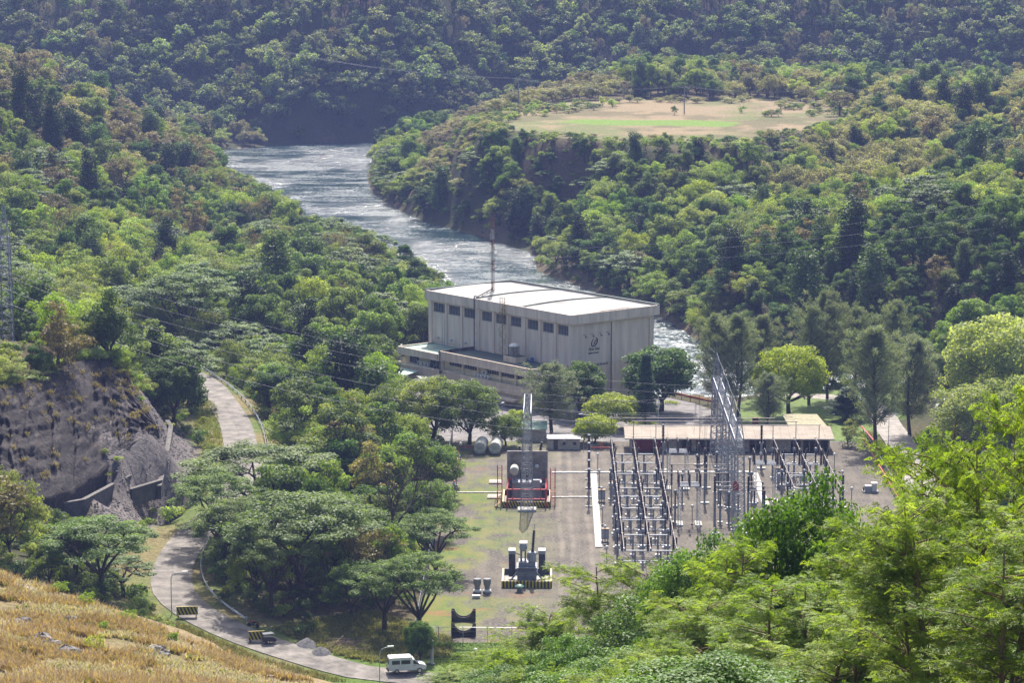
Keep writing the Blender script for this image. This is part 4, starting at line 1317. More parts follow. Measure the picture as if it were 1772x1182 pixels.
# ---- tall gantry in line with the view: five lattice columns, one long beam
gx0 = 28.75
ga = thing('steel_gantry', 'tall galvanised lattice gantry with five pointed columns in the yard', 'gantry', (gx0, 403.5, 0))
colY = [0.0, 14.5, 29.0, 43.5, 58.0]
for cyy in colY:
    lg = [MB() for _ in range(4)]; br = MB()
    lattice(lg, br, (0, cyy, 0.25), (0, cyy, 13.9), 1.9, 1.25, 14, 0.095, 0.045)
    for q in lg: q.build('leg', galv, ga)
    lg = [MB() for _ in range(4)]
    lattice(lg, br, (0, cyy, 13.9), (0, cyy, 18.0), 1.25, 0.12, 4, 0.05, 0.03)
    for q in lg[1:]: lg[0].add(q.v, q.f)
    lg[0].build('peak', galv, ga)
    br.build('bracing', galv, ga)
    MB().bar((0, cyy, 17.9), (0, cyy, 19.9), 0.03).build('spike', galv, ga)
    for sx in (-1, 1):
        for sy in (-1, 1):
            MB().cbox((sx * 0.95, cyy + sy * 0.95, -0.05), 0.6, 0.6, 0.3).build('footing', conc_w, ga)
bm = MB(); bb = MB()
for sx in (-1, 1):
    for zz in (12.6, 13.8):
        bm.bar((sx * 0.6, -0.6, zz), (sx * 0.6, 58.6, zz), 0.085)
nb = 48
for k in range(nb):
    ya, yb = -0.6 + 59.2 * k / nb, -0.6 + 59.2 * (k + 1) / nb
    bb.bar((-0.6, ya, 13.8), (0.6, yb, 13.8), 0.04); bb.bar((0.6, ya, 13.8), (-0.6, ya, 13.8), 0.04)
    bb.bar((-0.6, ya, 12.6), (0.6, yb, 12.6), 0.035)
    for sx in (-1, 1):
        bb.bar((sx * 0.6, ya, 12.6), (sx * 0.6, yb, 13.8), 0.035)
        bb.bar((sx * 0.6, yb, 12.6), (sx * 0.6, yb, 13.8), 0.03)
bm.build('beam_chords', galv, ga); bb.build('beam_lacing', galv, ga)
wr = MB()
for a, b_ in zip(colY[:-1], colY[1:]):
    wr.bar((0, a, 18), (0, (a + b_) / 2, 17.75), 0.025).bar((0, (a + b_) / 2, 17.75), (0, b_, 18), 0.025)
wr.build('earth_wire', steel_d, ga)
# warning plate on a column leg
pl = thing('warning_plate', 'red warning plate with white stripes on the near gantry column', 'sign', (gx0 - 0.55, 402.45, 6.3))
MB().prism([(-0.5, 0), (-0.1, -0.0), (0.42, 0.0), (0.42, 0.02), (-0.5, 0.02)], 0.0, 0.9).add([(-0.5, 0, 0.9), (0.42, 0, 0.9), (0.42, 0.02, 0.9), (-0.5, 0.02, 0.9), (0.0, 0, 1.55), (0.0, 0.02, 1.55)], [(0, 1, 4), (3, 5, 2), (0, 4, 5, 3), (1, 2, 5, 4)]).build('plate', pm('sign_red', (0.42, 0.03, 0.04), 0.5, var=0.1), pl)
for k in range(2):
    z = 0.15 + 0.42 * k
    MB().hexa([(-0.35, -0.015, z), (0.25, -0.015, z + 0.42), (0.25, -0.003, z + 0.42), (-0.35, -0.003, z), (-0.35, -0.015, z + 0.12), (0.25, -0.015, z + 0.54), (0.25, -0.003, z + 0.54), (-0.35, -0.003, z + 0.12)]).build('stripe', porc_w, pl)
# insulator strings pulling off the beam
STR = []
for bay in range(4):
    for k in range(3):
        yy = colY[bay] + 3.2 + 4.0 * k
        t = thing('insulator_string', 'horizontal brown insulator string pulling away from the gantry beam', 'insulator', (gx0 - 0.7, 403.5 + yy, 12.9), 0, 'insulator strings on the gantry beam')
        mb = MB()
        for q in range(12):
            mb.lathe((-0.4 - q * 0.2, 0, -0.01 * q), [(0.04, 0), (0.15, 0.06), (0.04, 0.12)], 6, 'x')
        mb.build('discs', pm('string_porcelain', (0.20, 0.15, 0.13), 0.4, var=0.1), t)
        MB().bar((0, 0, 0), (-3.2, 0, -0.15), 0.035).build('rod', alu, t)
        STR.append(Vector((gx0 - 3.9, 403.5 + yy, 12.75)))

# ---- line tower by the transformer
def line_tower():
    x, y = XY(912, 884)
    t = thing('line_tower', 'slender galvanised lattice tower on a white footing before the fire wall', 'tower', (x, y, 0))
    lg = [MB() for _ in range(4)]; br = MB()
    lattice(lg, br, (0, 0, 0.45), (0, 0, 15.6), 2.0, 1.15, 15, 0.09, 0.035)
    for q in lg: q.build('leg', galv, t)
    pk = [MB() for _ in range(4)]
    lattice(pk, br, (0, 0, 15.6), (0, 0, 18.7), 1.05, 0.12, 4, 0.05, 0.03)
    for q in pk[1:]: pk[0].add(q.v, q.f)
    pk[0].build('peak', galv, t)
    br.build('bracing', galv, t)
    bmb = MB(); bl_ = MB()
    for sx in (-1, 1):
        for zz in (14.3, 15.5):
            bmb.bar((sx * 0.55, -0.5, zz), (sx * 0.55, 17.5, zz), 0.08)
    for k in range(10):
        a, b2 = -0.5 + 18 * k / 10, -0.5 + 18 * (k + 1) / 10
        bl_.bar((-0.55, a, 15.5), (0.55, b2, 15.5), 0.03)
        for sx in (-1, 1):
            bl_.bar((sx * 0.55, a, 14.3), (sx * 0.55, b2, 15.5), 0.03)
    bmb.build('beam_chords', galv, t); bl_.build('beam_lacing', galv, t)
    MB().cbox((0, 0, -0.1), 2.9, 2.3, 0.5).build('footing', conc_w, t)
    fl = [MB() for _ in range(4)]; fb = MB()
    lattice(fl, fb, (0, 17, 0.2), (0, 17, 15.6), 1.6, 1.05, 11, 0.05, 0.025)
    for q in fl: q.build('rear_leg', galv, t)
    fb.build('rear_bracing', galv, t)
    return x, y
TX, TY = line_tower()

# ---- transformers
stripe_m = bpy.data.materials.new('black_yellow_stripes')
stripe_m.use_nodes = True
def stripe_nodes(m, slant, width, vert='Z'):
    n, l = m.node_tree.nodes, m.node_tree.links
    b = n['Principled BSDF']; b.inputs['Roughness'].default_value = 0.7
    tc = n.new('ShaderNodeTexCoord'); s_ = n.new('ShaderNodeSeparateXYZ'); l.new(tc.outputs['Object'], s_.inputs[0])
    k = n.new('ShaderNodeMath'); k.operation = 'MULTIPLY_ADD'; k.inputs[1].default_value = slant
    l.new(s_.outputs['Z'], k.inputs[0]); l.new(s_.outputs['X'], k.inputs[2])
    d = n.new('ShaderNodeMath'); d.operation = 'DIVIDE'; d.inputs[1].default_value = width; l.new(k.outputs[0], d.inputs[0])
    fr = n.new('ShaderNodeMath'); fr.operation = 'FRACT'; l.new(d.outputs[0], fr.inputs[0])
    gt = n.new('ShaderNodeMath'); gt.operation = 'GREATER_THAN'; gt.inputs[1].default_value = 0.5; l.new(fr.outputs[0], gt.inputs[0])
    nz = n.new('ShaderNodeTexNoise'); nz.inputs['Scale'].default_value = 4; l.new(tc.outputs['Object'], nz.inputs['Vector'])
    mx = n.new('ShaderNodeMix'); mx.data_type = 'RGBA'; mx.inputs[6].default_value = (0.03, 0.03, 0.03, 1); mx.inputs[7].default_value = (0.55, 0.43, 0.03, 1)
    l.new(gt.outputs[0], mx.inputs[0])
    m2 = n.new('ShaderNodeMix'); m2.data_type = 'RGBA'; m2.blend_type = 'MULTIPLY'; m2.inputs[0].default_value = 0.5
    l.new(mx.outputs[2], m2.inputs[6]); l.new(nz.outputs['Fac'], m2.inputs[7])
    l.new(m2.outputs[2], b.inputs['Base Color'])
stripe_nodes(stripe_m, 0.0, 0.48)
stripe_s = bpy.data.materials.new('slanted_black_yellow_stripes'); stripe_s.use_nodes = True
stripe_nodes(stripe_s, 0.45, 0.46)
cream = pm('cream_kerb', (0.62, 0.57, 0.38), 0.8, var=0.12)
tgrey = pm('transformer_grey', (0.27, 0.29, 0.33), 0.5, metal=0.1, var=0.15)
tdark = pm('radiator_dark', (0.065, 0.07, 0.09), 0.55, var=0.2)
def pit(t, wdt, dep, front_mat, h=0.95):
    MB().box(-wdt / 2, wdt / 2, 0, 0.25, -0.1, h).build('front_kerb', front_mat, t)
    for s_ in (-1, 1):
        x = s_ * (wdt / 2 - 0.13)
        MB().box(x - 0.13, x + 0.13, 0.252, dep, -0.1, h).build('side_kerb', cream, t)
    MB().box(-wdt / 2 + .262, wdt / 2 - .262, dep - 0.25, dep, -0.1, h).build('rear_kerb', tdark, t)
    MB().box(-wdt / 2 + .262, wdt / 2 - .262, 0.252, dep - .252, 0.0, 0.12).build('pit_floor', conc_g, t)
# spare transformer in the open
x, y = XY(911.5, 1018)
t2 = thing('spare_transformer', 'grey transformer with two tall radiators in an open striped kerb', 'transformer', (x, y, 0))
pit(t2, 7.0, 7.6, stripe_m)
tank = MB()
for wz, z0, z1 in ((2.7, 0.5, 1.35), (2.65, 1.35, 1.9), (2.45, 1.9, 2.45), (2.35, 2.45, 3.1)):
    tank.box(-wz / 2, wz / 2, 1.6 + (2.7 - wz) * 1.5, 4.6, z0, z1 - 0.002)
tank.build('tank', tgrey, t2)
for z in (1.33, 1.88, 2.43):
    MB().box(-1.45, 1.45, 1.5, 4.7, z, z + 0.06).build('tank_rib', tgrey, t2)
for s_ in (-1, 1):
    rd = MB().box(s_ * 2.1 - 0.46, s_ * 2.1 + 0.46, 3.4, 3.5, 0.75, 4.0).build('radiator', tdark, t2)
    fin = MB().box(-0.46, 0.46, 0, 0.07, 0.75, 4.0).mesh('fin', tdark)
    for k in range(9):
        link('fin', fin, rd, (s_ * 2.1, 3.52 + 0.19 * k, 0))
    MB().box(s_ * 2.1 - 0.5, s_ * 2.1 + 0.5, 3.42, 5.2, 4.003, 4.5).build('radiator_header', cab_m, t2)
    MB().bar((s_ * 1.1, 2.2, 2.0), (s_ * 2.4, 1.6, 0.5), 0.12).build('brace', tgrey, t2)
    MB().bar((s_ * 1.0, 3.5, 3.9), (s_ * 1.7, 3.5, 4.2), 0.09, 6).build('oil_pipe', tgrey, t2)
    MB().box(s_ * 1.2 - 0.5, s_ * 1.2 + 0.5, 1.3, 1.7, 0.16, 0.75).build('skid', tdark, t2)
cons = MB().box(-0.95, -0.65, 3.0, 3.3, 3.11, 4.9).box(-0.35, -0.1, 3.0, 3.3, 3.11, 4.9).build('conservator_post', tgrey, t2)
MB().lathe((-0.5, 2.6, 5.1), [(0.35, 0.0), (0.55, 0.1), (0.55, 1.9), (0.35, 2.0)], 14, 'y').build('conservator', cab_m, t2)
MB().box(-1.05, 0.05, 2.7, 4.5, 5.6, 5.72).build('conservator_cover', pm('pale_cover', (0.5, 0.44, 0.42), 0.7, var=0.15), t2)
tur = MB().lathe((0.75, 2.9, 3.12), [(0.55, 0), (0.55, 1.1), (0.62, 1.15), (0.62, 1.3), (0.4, 1.4)], 14).build('turret', cab_m, t2)
o = link('bushing', insulator_mesh(3.0, 0.24, 12), t2, (0.78, 2.9, 4.5)); o.rotation_euler = (-0.10, 0.07, 0)
MB().bar((0.98, 3.2, 7.4), (1.05, 3.25, 8.3), 0.05, 6).build('bushing_tip', galv, t2)
for k, (dx, dy) in enumerate(((0.25, 3.9), (0.7, 4.3), (0.1, 4.4))):
    link('small_bushing', insulator_mesh(0.8, 0.1, 5), t2, (dx, dy, 3.11))
# transformer in service: fire wall, red deluge pipework
x, y = XY(911, 884)
y = TY + 2.2
def live_transformer(x, y):
    t = thing('walled_transformer', 'transformer in a striped kerb backed by a grey fire wall', 'transformer', (x, y, 0))
    pit(t, 7.7, 9.3, stripe_s, 0.95)
    fw = pm('fire_wall_concrete', (0.36, 0.325, 0.295), 0.9, var=0.25, scale=0.6)
    MB().box(-3.1, 3.2, 8.6, 9.0, 0.125, 7.4).build('fire_wall', fw, t)
    for s_ in (-1, 1):
        MB().box(s_ * 3.02 - 0.25 + 0.05, s_ * 3.02 + 0.25 + 0.05, 8.25, 8.597, 0.13, 7.45).build('fire_wall_pier', fw, t)
    MB().box(-2.72, 2.82, 8.3, 8.597, 7.0, 7.45).build('fire_wall_beam', fw, t)
    MB().box(-2.2, 2.2, 3.0, 6.2, 0.4, 3.2).build('tank', tgrey, t)
    MB().box(-2.35, 2.35, 2.9, 6.3, 3.203, 3.45).build('tank_lid', tgrey, t)
    MB().lathe((-2.0, 3.6, 5.1), [(0.5, 0), (0.68, 0.15), (0.68, 2.4), (0.5, 2.5)], 16, 'y').build('conservator', pm('conservator_paint', (0.55, 0.54, 0.46), 0.6, var=0.1), t)
    MB().box(-2.2, -1.8, 4.4, 4.8, 3.452, 4.5).build('conservator_post', tgrey, t)
    MB().box(1.0, 2.1, 2.6, 3.2, 2.6, 3.9).build('control_box', cab_m, t)
    for dx in (-0.9, 0.0, 0.9):
        link('bushing', INS20, t, (dx, 4.6, 3.452))
    rd = MB()
    for s_ in (-1, 1):
        for k in range(7):
            rd.box(s_ * 2.75 - 0.3, s_ * 2.75 + 0.3, 3.2 + 0.4 * k, 3.25 + 0.4 * k, 0.7, 3.0)
    rd.build('radiator', tdark, t)
    link('floodlight_globe', MB().lathe((0, 0, 0), [(0.05, -0.35), (0.25, -0.25), (0.35, 0), (0.25, 0.25), (0.05, 0.35)], 12).mesh('globe', porc_w, True), t, (1.6, 8.2, 5.0))
    return t
lt = live_transformer(x, y)
redm = pm('deluge_red', (0.75, 0.03, 0.03), 0.5, var=0.15)
dl = thing('deluge_pipework', 'red fire sprinkler pipe frame around the walled transformer', 'pipework', (x, y, 0))
for x_ in (-3.05, 3.05):
    for y_ in (-0.35, 4.0, 7.6):
        MB().bar((x_, y_, 0), (x_, y_, 3.1), 0.11, 6).build('riser', redm, dl)
for z in (1.45, 3.0):
    MB().path([(-3.05, -0.35, z), (3.05, -0.35, z), (3.05, 7.6, z), (-3.05, 7.6, z), (-3.05, -0.35, z)], 0.10, 6).build('ring_main', redm, dl)
nz_ = MB().lathe((0, 0, 0), [(0.05, 0), (0.1, 0.15), (0.03, 0.25)], 6).mesh('nozzle', redm)
for x_ in (-2.2, -0.8, 0.8, 2.2):
    for z in (1.55, 3.1):
        link('nozzle', nz_, dl, (x_, -0.3, z))
for s_, xx, hh in ((-1, -4.3, 6.2), (1, 4.15, 5.8)):
    ld = MB()
    for k in (0, 0.55):
        ld.bar((xx + s_ * 0, 1.0 + 7.0 * 0 + k, 0), (xx, 1.0 + k, 0.3), 0.05)
    lt_ = thing('access_ladder', 'red access ladder frame on the ' + ('fence side' if s_ < 0 else 'trench side') + ' of the walled transformer', 'ladder', (x + xx, y + 3.0, 0))
    for k in (-0.35, 0.35):
        MB().bar((k, 0, 0), (k, 0, hh), 0.07, 6).build('stile', redm, lt_)
    rg = MB()
    for q in range(int(hh / 0.45)):
        rg.bar((-0.35, 0, 0.4 + q * 0.45), (0.35, 0, 0.4 + q * 0.45), 0.035)
    rg.build('rungs', redm, lt_)
    for k in (-0.35, 0.35):
        MB().bar((k, -2.6, 0), (k, -2.6, 2.4), 0.06, 6).bar((k, -2.6, 2.4), (k, 0, 2.4), 0.05, 6).build('platform_post', redm, lt_)
yst = thing('yellow_steps', 'small yellow steps with handrail at the kerb corner', 'steps', (x - 4.5, y + 0.4, 0))
ym = pm('safety_yellow', (0.55, 0.30, 0.02), 0.5, var=0.15)
for k in range(3):
    MB().box(-0.45 + 0.25 * k, -0.2 + 0.25 * k, -0.4, 0.4, 0.2 + 0.25 * k, 0.26 + 0.25 * k).build('tread', ym, yst)
for s_ in (-0.4, 0.4):
    MB().path([(-0.5, s_, 0), (-0.5, s_, 1.0), (0.4, s_, 1.8), (0.4, s_, 0.0)], 0.045, 5).build('handrail', ym, yst)
# second transformer behind the fire wall
bt = thing('rear_transformer', 'blue-grey transformer showing above the fire wall', 'transformer', (x + 0.2, y + 14.5, 0))
MB().box(-2.6, 2.6, -1.5, 1.8, 0.0, 3.6).build('tank', pm('blue_grey', (0.12, 0.20, 0.28), 0.5, var=0.15), bt)
MB().box(-3.3, -1.9, -1.9, 2.0, 3.602, 4.4).build('radiator', tdark, bt)
MB().box(1.3, 2.9, -1.9, 2.0, 3.602, 4.7).build('radiator', pm('blue_grey', (0.12, 0.20, 0.28)), bt)
for dx, dy, tl in ((1.55, 0.5, 0.18), (0.2, 0.6, 0.0), (-1.0, 0.6, -0.15)):
    o = link('bushing', insulator_mesh(3.4, 0.26, 12), bt, (dx, dy, 4.3 if dx > 1 else 3.6)); o.rotation_euler = (0, tl, 0)
for dx in (-1.6, -0.6):
    MB().box(dx - .2, dx + .2, -1.2, -0.8, 3.6, 4.6).build('valve_box', porc_w, bt)

# ---- oil tanks lying by the fence
for k, px in enumerate((830, 856)):
    xx, yy = XY(px, 788)
    t = thing('oil_tank', 'pale horizontal oil tank ' + ('next to the fence corner' if k == 0 else 'next to the small leafy tree'), 'tank', (xx, yy, 0), -0.06)
    MB().lathe((0, 0, 1.25), [(0.8, -0.12), (0.98, -0.08), (1.05, 0.0), (1.05, 5.5), (0.98, 5.58), (0.8, 5.62)], 22, 'y').build('shell', pm('tank_cream', (0.52, 0.51, 0.44), 0.6, var=0.15), t, smooth=False)
    for q in (0.9, 4.4):
        MB().box(-0.9, 0.9, q - 0.2, q + 0.2, 0, 0.55).build('saddle', conc_g, t)
    gmk = MB()
    for q_, (w_, z_) in enumerate(((0.9, 1.42), (0.7, 1.25), (0.8, 1.08))):
        for j_ in range(4):
            gmk.box(-w_ / 2 + w_ * j_ / 4, -w_ / 2 + w_ * (j_ + 0.62) / 4, -0.128, -0.122, z_, z_ + 0.09)
    gmk.build('faded_stencil', pm('tank_green', (0.10, 0.28, 0.18), 0.7), t)
    for q in (1.4, 2.8, 4.2):
        MB().lathe((0, q, 1.25), [(1.058, 0), (1.075, 0.02), (1.075, 0.06), (1.058, 0.08)], 22, 'y').build('hoop', pm('tank_cream', (0.52, 0.51, 0.44)), t)
# ---- slabs stacked on the ground
for (xa, xb, ya, lb) in ((846, 868, 838, 'bleached concrete slab lying by the steps, farther one'), (843, 868, 864, 'bleached concrete slab lying by the yellow steps')):
    p, q = XY(xa, ya), XY(xb, ya)
    t = thing('concrete_slab', lb, 'slab', (p[0], p[1], 0))
    n_ = 3
    for k in range(n_):
        d = (q[0] - p[0])
        MB().box(0.03 * k, d - 0.05 * k, k * 0.95, k * 0.95 + 0.88, 0.0, 0.22 + 0.03 * (k % 2)).build('plank', pm('old_slab', (0.50, 0.44, 0.39), 0.9, var=0.2), t)
# ---- spare bushings standing on the ground, green vent, cradles
for k, px in enumerate((826, 843)):
    xx, yy = XY(px, 1027)
    t = thing('spare_bushing', 'grey flanged bushing stub standing on the gravel ' + ('beside the white block' if k == 0 else 'nearer the striped kerb'), 'bushing', (xx, yy, 0))
    MB().lathe((0, 0, 0.0), [(0.62, 0), (0.62, 0.14), (0.40, 0.16), (0.36, 0.9), (0.52, 1.35), (0.56, 1.95), (0.50, 2.0)], 16).build('body', pm('stub_grey', (0.26, 0.27, 0.26), 0.6, var=0.15), t)
    MB().lathe((0, 0, 0.16), [(0.42, 0), (0.60, 0.08), (0.60, 0.26), (0.42, 0.4)], 16).build('flange', porc_w, t)
    MB().lathe((0, 0, 2.002), [(0.52, 0), (0.52, 0.05), (0.2, 0.06)], 16).build('top_plate', tdark, t)
xx, yy = XY(824, 1036)
t = thing('white_block', 'low white concrete block in front of the spare bushings', 'block', (xx, yy, 0))
MB().box(-0.5, 0.5, -0.3, 0.3, 0, 0.36).build('block', conc_w, t); MB().box(-0.55, 0.55, -0.35, 0.35, 0.362, 0.44).build('cap', porc_w, t)
xx, yy = XY(899, 1025)
t = thing('roof_vent', 'round vent with green conical hat before the striped kerb', 'vent', (xx, yy, 0))
MB().lathe((0, 0, 0), [(0.42, 0), (0.36, 0.2), (0.34, 0.75)], 14).build('pipe', pm('vent_grey', (0.16, 0.20, 0.19), 0.6, var=0.15), t)
MB().lathe((0, 0, 0.752), [(0.66, 0.0), (0.66, 0.06), (0.4, 0.25), (0.08, 0.36)], 16).build('hat', pm('vent_green', (0.04, 0.16, 0.12), 0.5, var=0.15), t)
for k, (px, py) in enumerate(((802, 1077), (802, 1103))):
    xx, yy = XY(px, py)
    t = thing('saddle_cradle', 'dark ' + ('weathered' if k == 0 else 'black') + ' cradle board with a curved cut-out ' + ('near the spare bushings' if k == 0 else 'near the front fence'), 'cradle', (xx, yy, 0))
    for dy in (0.0, 0.9):
        Pp = [(-1.6, 0.0), (1.6, 0.0), (1.6, 1.55)] + [(1.25 * math.cos(a), 1.75 - 1.2 * math.sin(a)) for a in np.linspace(0.15, math.pi - 0.15, 12)] + [(-1.6, 1.55)]
        mb = MB()
        nP = len(Pp)
        mb.add([(a, dy, b_) for a, b_ in Pp] + [(a, dy + 0.15, b_) for a, b_ in Pp], [(i, (i + 1) % nP, nP + (i + 1) % nP, nP + i) for i in range(nP)])
        for i in range(3, nP - 2):   # strips between the curve and the bottom edge
            (xa, za), (xb, zb) = Pp[i], Pp[i + 1]
            for yy_ in (dy, dy + 0.15):
                mb.add([(xa, yy_, 0), (xb, yy_, 0), (xb, yy_, zb), (xa, yy_, za)], [(0, 1, 2, 3)])
        for s_ in (1, -1):
            xa = s_ * 1.6; xb = Pp[3][0] * s_
            for yy_ in (dy, dy + 0.15):
                mb.add([(xa, yy_, 0), (xb, yy_, 0), (xb, yy_, Pp[3][1]), (xa, yy_, 1.55)], [(0, 1, 2, 3)])
        mb.build('board', pm('cradle_' + 'ab'[k], (0.10, 0.095, 0.09) if k == 0 else (0.03, 0.03, 0.032), 0.9, var=0.35), t)
    for s_ in (-1, 1):
        MB().box(s_ * 1.45 - 0.1, s_ * 1.45 + 0.1, 0.152, 0.898, 0.1, 0.35).build('spacer', pm('cradle_wood', (0.12, 0.09, 0.07), 0.9, var=0.3), t)

# ---- globe lamps on short posts
globe_me = MB().lathe((0, 0, 0), [(0.06, -0.26), (0.2, -0.19), (0.27, 0), (0.2, 0.19), (0.06, 0.26)], 12).mesh('globe', porc_w, True)
lpost = MB().bar((0, 0, 0), (0, 0, 2.45), 0.06, 6).mesh('post', steel_d)
lcol = MB().lathe((0, 0, 2.45), [(0.1, 0), (0.13, 0.05), (0.13, 0.15), (0.05, 0.2)], 8).mesh('collar', steel_d)
lbase = MB().cbox((0, 0, 0), 0.4, 0.4, 0.22).mesh('base', conc_g)
def globe_lamp(px, py, label, grp):
    p = G(px, py, 2.86)
    t = thing('globe_lamp', label, 'lamp', (p.x, p.y, 0), 0, grp)
    link('base', lbase, t); link('post', lpost, t, (0, 0, 0.2)); link('collar', lcol, t, (0, 0, 0.2)); link('globe', globe_me, t, (0, 0, 2.88))
for px, py in ((1034.5, 787), (1037, 815), (1041, 845), (1043, 878), (1047, 912), (1050, 948)):
    globe_lamp(px, py, 'white globe lamp on a short post along the wide trench', 'globe lamps along the wide trench')
for px, py in ((1182, 815), (1198, 877), (1208, 911), (1317, 785)):
    globe_lamp(px, py, 'white globe lamp on a short post near the gantry', 'globe lamps near the gantry')
for px, py in ((1444, 787), (1458, 817), (1474, 846)):
    globe_lamp(px, py, 'white globe lamp on a short post by the right fence', 'globe lamps by the right fence')
for px, py in ((797, 768), (794, 790), (790, 812), (786, 838), (782, 866), (779, 890)):
    globe_lamp(px, py, 'white globe lamp on a short post along the left fence', 'globe lamps along the left fence')
globe_lamp(823, 1126, 'white globe lamp beside the lawn below the front fence', None)
globe_lamp(889, 1140, 'white globe lamp among the shrubs below the front fence', None)

# ---- fences: posts, rails and sagging wires
fpost = MB().bar((0, 0, -0.2), (0, 0, 2.3), 0.045, 6).mesh('post', galv)
def fence(pts, label, step=3.0, red=False):
    P = catmull(pts, step) if len(pts) > 2 else np.array([np.array(pts[0]) + (np.array(pts[1]) - np.array(pts[0])) * k / max(1, round(math.dist(pts[0], pts[1]) / step)) for k in range(int(round(math.dist(pts[0], pts[1]) / step)) + 1)])
    o = P[0]
    z0 = [float(max(H(np.array(q[0]), np.array(q[1])), -0.05)) for q in P]
    t = thing('fence', label, 'fence', (o[0], o[1], 0))
    for q, zq in zip(P, z0):
        link('post', fpost, t, (q[0] - o[0], q[1] - o[1], zq))
    pts3 = [(q[0] - o[0], q[1] - o[1], zq) for q, zq in zip(P, z0)]
    MB().path([(a, b_, c + 2.25) for a, b_, c in pts3], 0.035, 5).build('top_rail', galv, t)
    wv = MB()
    for h in (0.2, 0.7, 1.2, 1.7):
        wv.path([(a, b_, c + h) for a, b_, c in pts3], 0.012, 3)
    wv.build('wires', galv_d, t)
    if red:
        MB().path([(a - 0.25, b_, c + 0.9) for a, b_, c in pts3], 0.14, 6).build('red_pipe', pm('fire_main_red', (0.50, 0.09, 0.06), 0.6, var=0.15), t)
fence([(-17.4, 474), (-17.4, 337)], 'wire fence along the wooded left side of the yard')
fence([(55.8, 474), (55.8, 380)], 'wire fence with red pipe along the right side of the yard', red=True)
fence([(-17.4, 337), (14, 336.5)], 'wire fence along the near end of the gravel yard')
fence([XY(947, 781), XY(1010, 781)], 'short wire fence beside the low white shed')
rp = pm('fire_main_red', (0.50, 0.09, 0.06))
def red_pipe(pts, label, r=0.13, hydr=True, h=0.55):
    o = Vector((*pts[0], 0))
    t = thing('fire_main', label, 'pipe', o)
    Q = [(a - o.x, b_ - o.y, h) for a, b_ in pts]
    MB().path(Q, r, 7).build('pipe', rp, t)
    sup = MB().box(-0.08, 0.08, -0.08, 0.08, -0.02, h - r - 0.003).mesh('support', conc_g)
    for a, b_ in zip(Q[:-1], Q[1:]):
        for k in range(3):
            link('support', sup, t, (a[0] + (b_[0] - a[0]) * (k + .5) / 3, a[1] + (b_[1] - a[1]) * (k + .5) / 3, 0))
red_pipe([XY(797, 779), XY(872, 779)], 'red fire main behind the oil tanks')
red_pipe([XY(794, 784), XY(786, 840)], 'red fire main along the left fence')
red_pipe([XY(1022, 780), XY(1058, 780)], 'red fire main stub beside the hydrant')
red_pipe([XY(1100, 779), XY(1300, 779)], 'long red fire main in front of the shed doors', 0.1)
red_pipe([XY(1330, 776), XY(1420, 776)], 'red fire main in front of the right shed bays', 0.1)
red_pipe([XY(1490, 746), XY(1514, 774)], 'red pipe rail beside the flower bed at the yard corner', 0.16, h=0.9)
xx, yy = XY(1041, 778)
t = thing('fire_hydrant', 'red fire hydrant standing by the street lamp', 'hydrant', (xx, yy, 0))
MB().lathe((0, 0, 0), [(0.22, 0), (0.22, 0.1), (0.14, 0.12), (0.14, 0.9), (0.2, 0.95), (0.2, 1.1), (0.08, 1.3)], 10).build('barrel', rp, t)
for s_ in (-1, 1):
    MB().bar((s_ * 0.1, 0, 0.75), (s_ * 0.35, 0, 0.75), 0.09, 8, cap=True).build('outlet', pm('safety_yellow', (0.55, 0.30, 0.02)), t)

# ---- long shed
xa, ya = XY(1083, 783)
xb, _ = XY(1441, 783)
SL = xb - xa
sd_ = thing('long_shed', 'long low shed with rusty tan roof and dark red doors', 'building', (xa, ya, 0))
swall = pm('shed_wall', (0.50, 0.44, 0.36), 0.9, var=0.2)
sroof = pm('shed_roof', (0.37, 0.31, 0.245), 0.85, var=0.22, scale=0.5, col2=(0.25, 0.205, 0.16))
sred = pm('shed_red', (0.26, 0.02, 0.03), 0.7, var=0.2)
MB().box(0.8, SL - 0.5, 6.8, 7.1, 0, 2.6).box(0.8, 1.1, 0.9, 6.797, 0, 2.5).box(SL - 0.8, SL - 0.5, 0.9, 6.797, 0, 2.5).build('wall', swall, sd_)
segs = [(1.3, 4.7, 'r'), (4.8, 6.6, 'r'), (6.7, 9.4, 'w'), (11.5, 12.3, 'w'), (16.0, 21.6, 'w'), (24.5, 28.8, 'w'), (30.5, 31.0, 'w'), (33.5, 34.0, 'w')]
for a, b_, c in segs:
    MB().box(a, b_, 0.9, 1.1, 0, 2.42).build('door' if c == 'r' else 'front_wall', sred if c == 'r' else swall, sd_)
for a in (9.6, 12.6, 14.0, 22.6, 29.4, 32.0):
    MB().box(a, a + 0.16, 0.9, 1.06, 0, 2.4).build('post', swall, sd_)
nshe = 24
for k in range(nshe):
    a, b_ = -0.2 + (SL + 0.4) * k / nshe, -0.2 + (SL + 0.4) * (k + 1) / nshe
    MB().hexa([(a + .01, -0.3, 2.45), (b_ - .01, -0.3, 2.45), (b_ - .01, 7.6, 3.25), (a + .01, 7.6, 3.25), (a + .01, -0.3, 2.53), (b_ - .01, -0.3, 2.53), (b_ - .01, 7.6, 3.33), (a + .01, 7.6, 3.33)]).build('roof_sheet', sroof, sd_)
MB().box(-0.2, SL + 0.2, -0.42, -0.305, 2.33, 2.5).build('eave_fascia', pm('eave_white', (0.5, 0.47, 0.43), 0.8), sd_)
MB().box(-0.2, SL - 7.2, 7.605, 7.75, 3.2, 3.40).build('ridge_cap', pm('pale_trim', (0.68, 0.65, 0.6), 0.8), sd_)
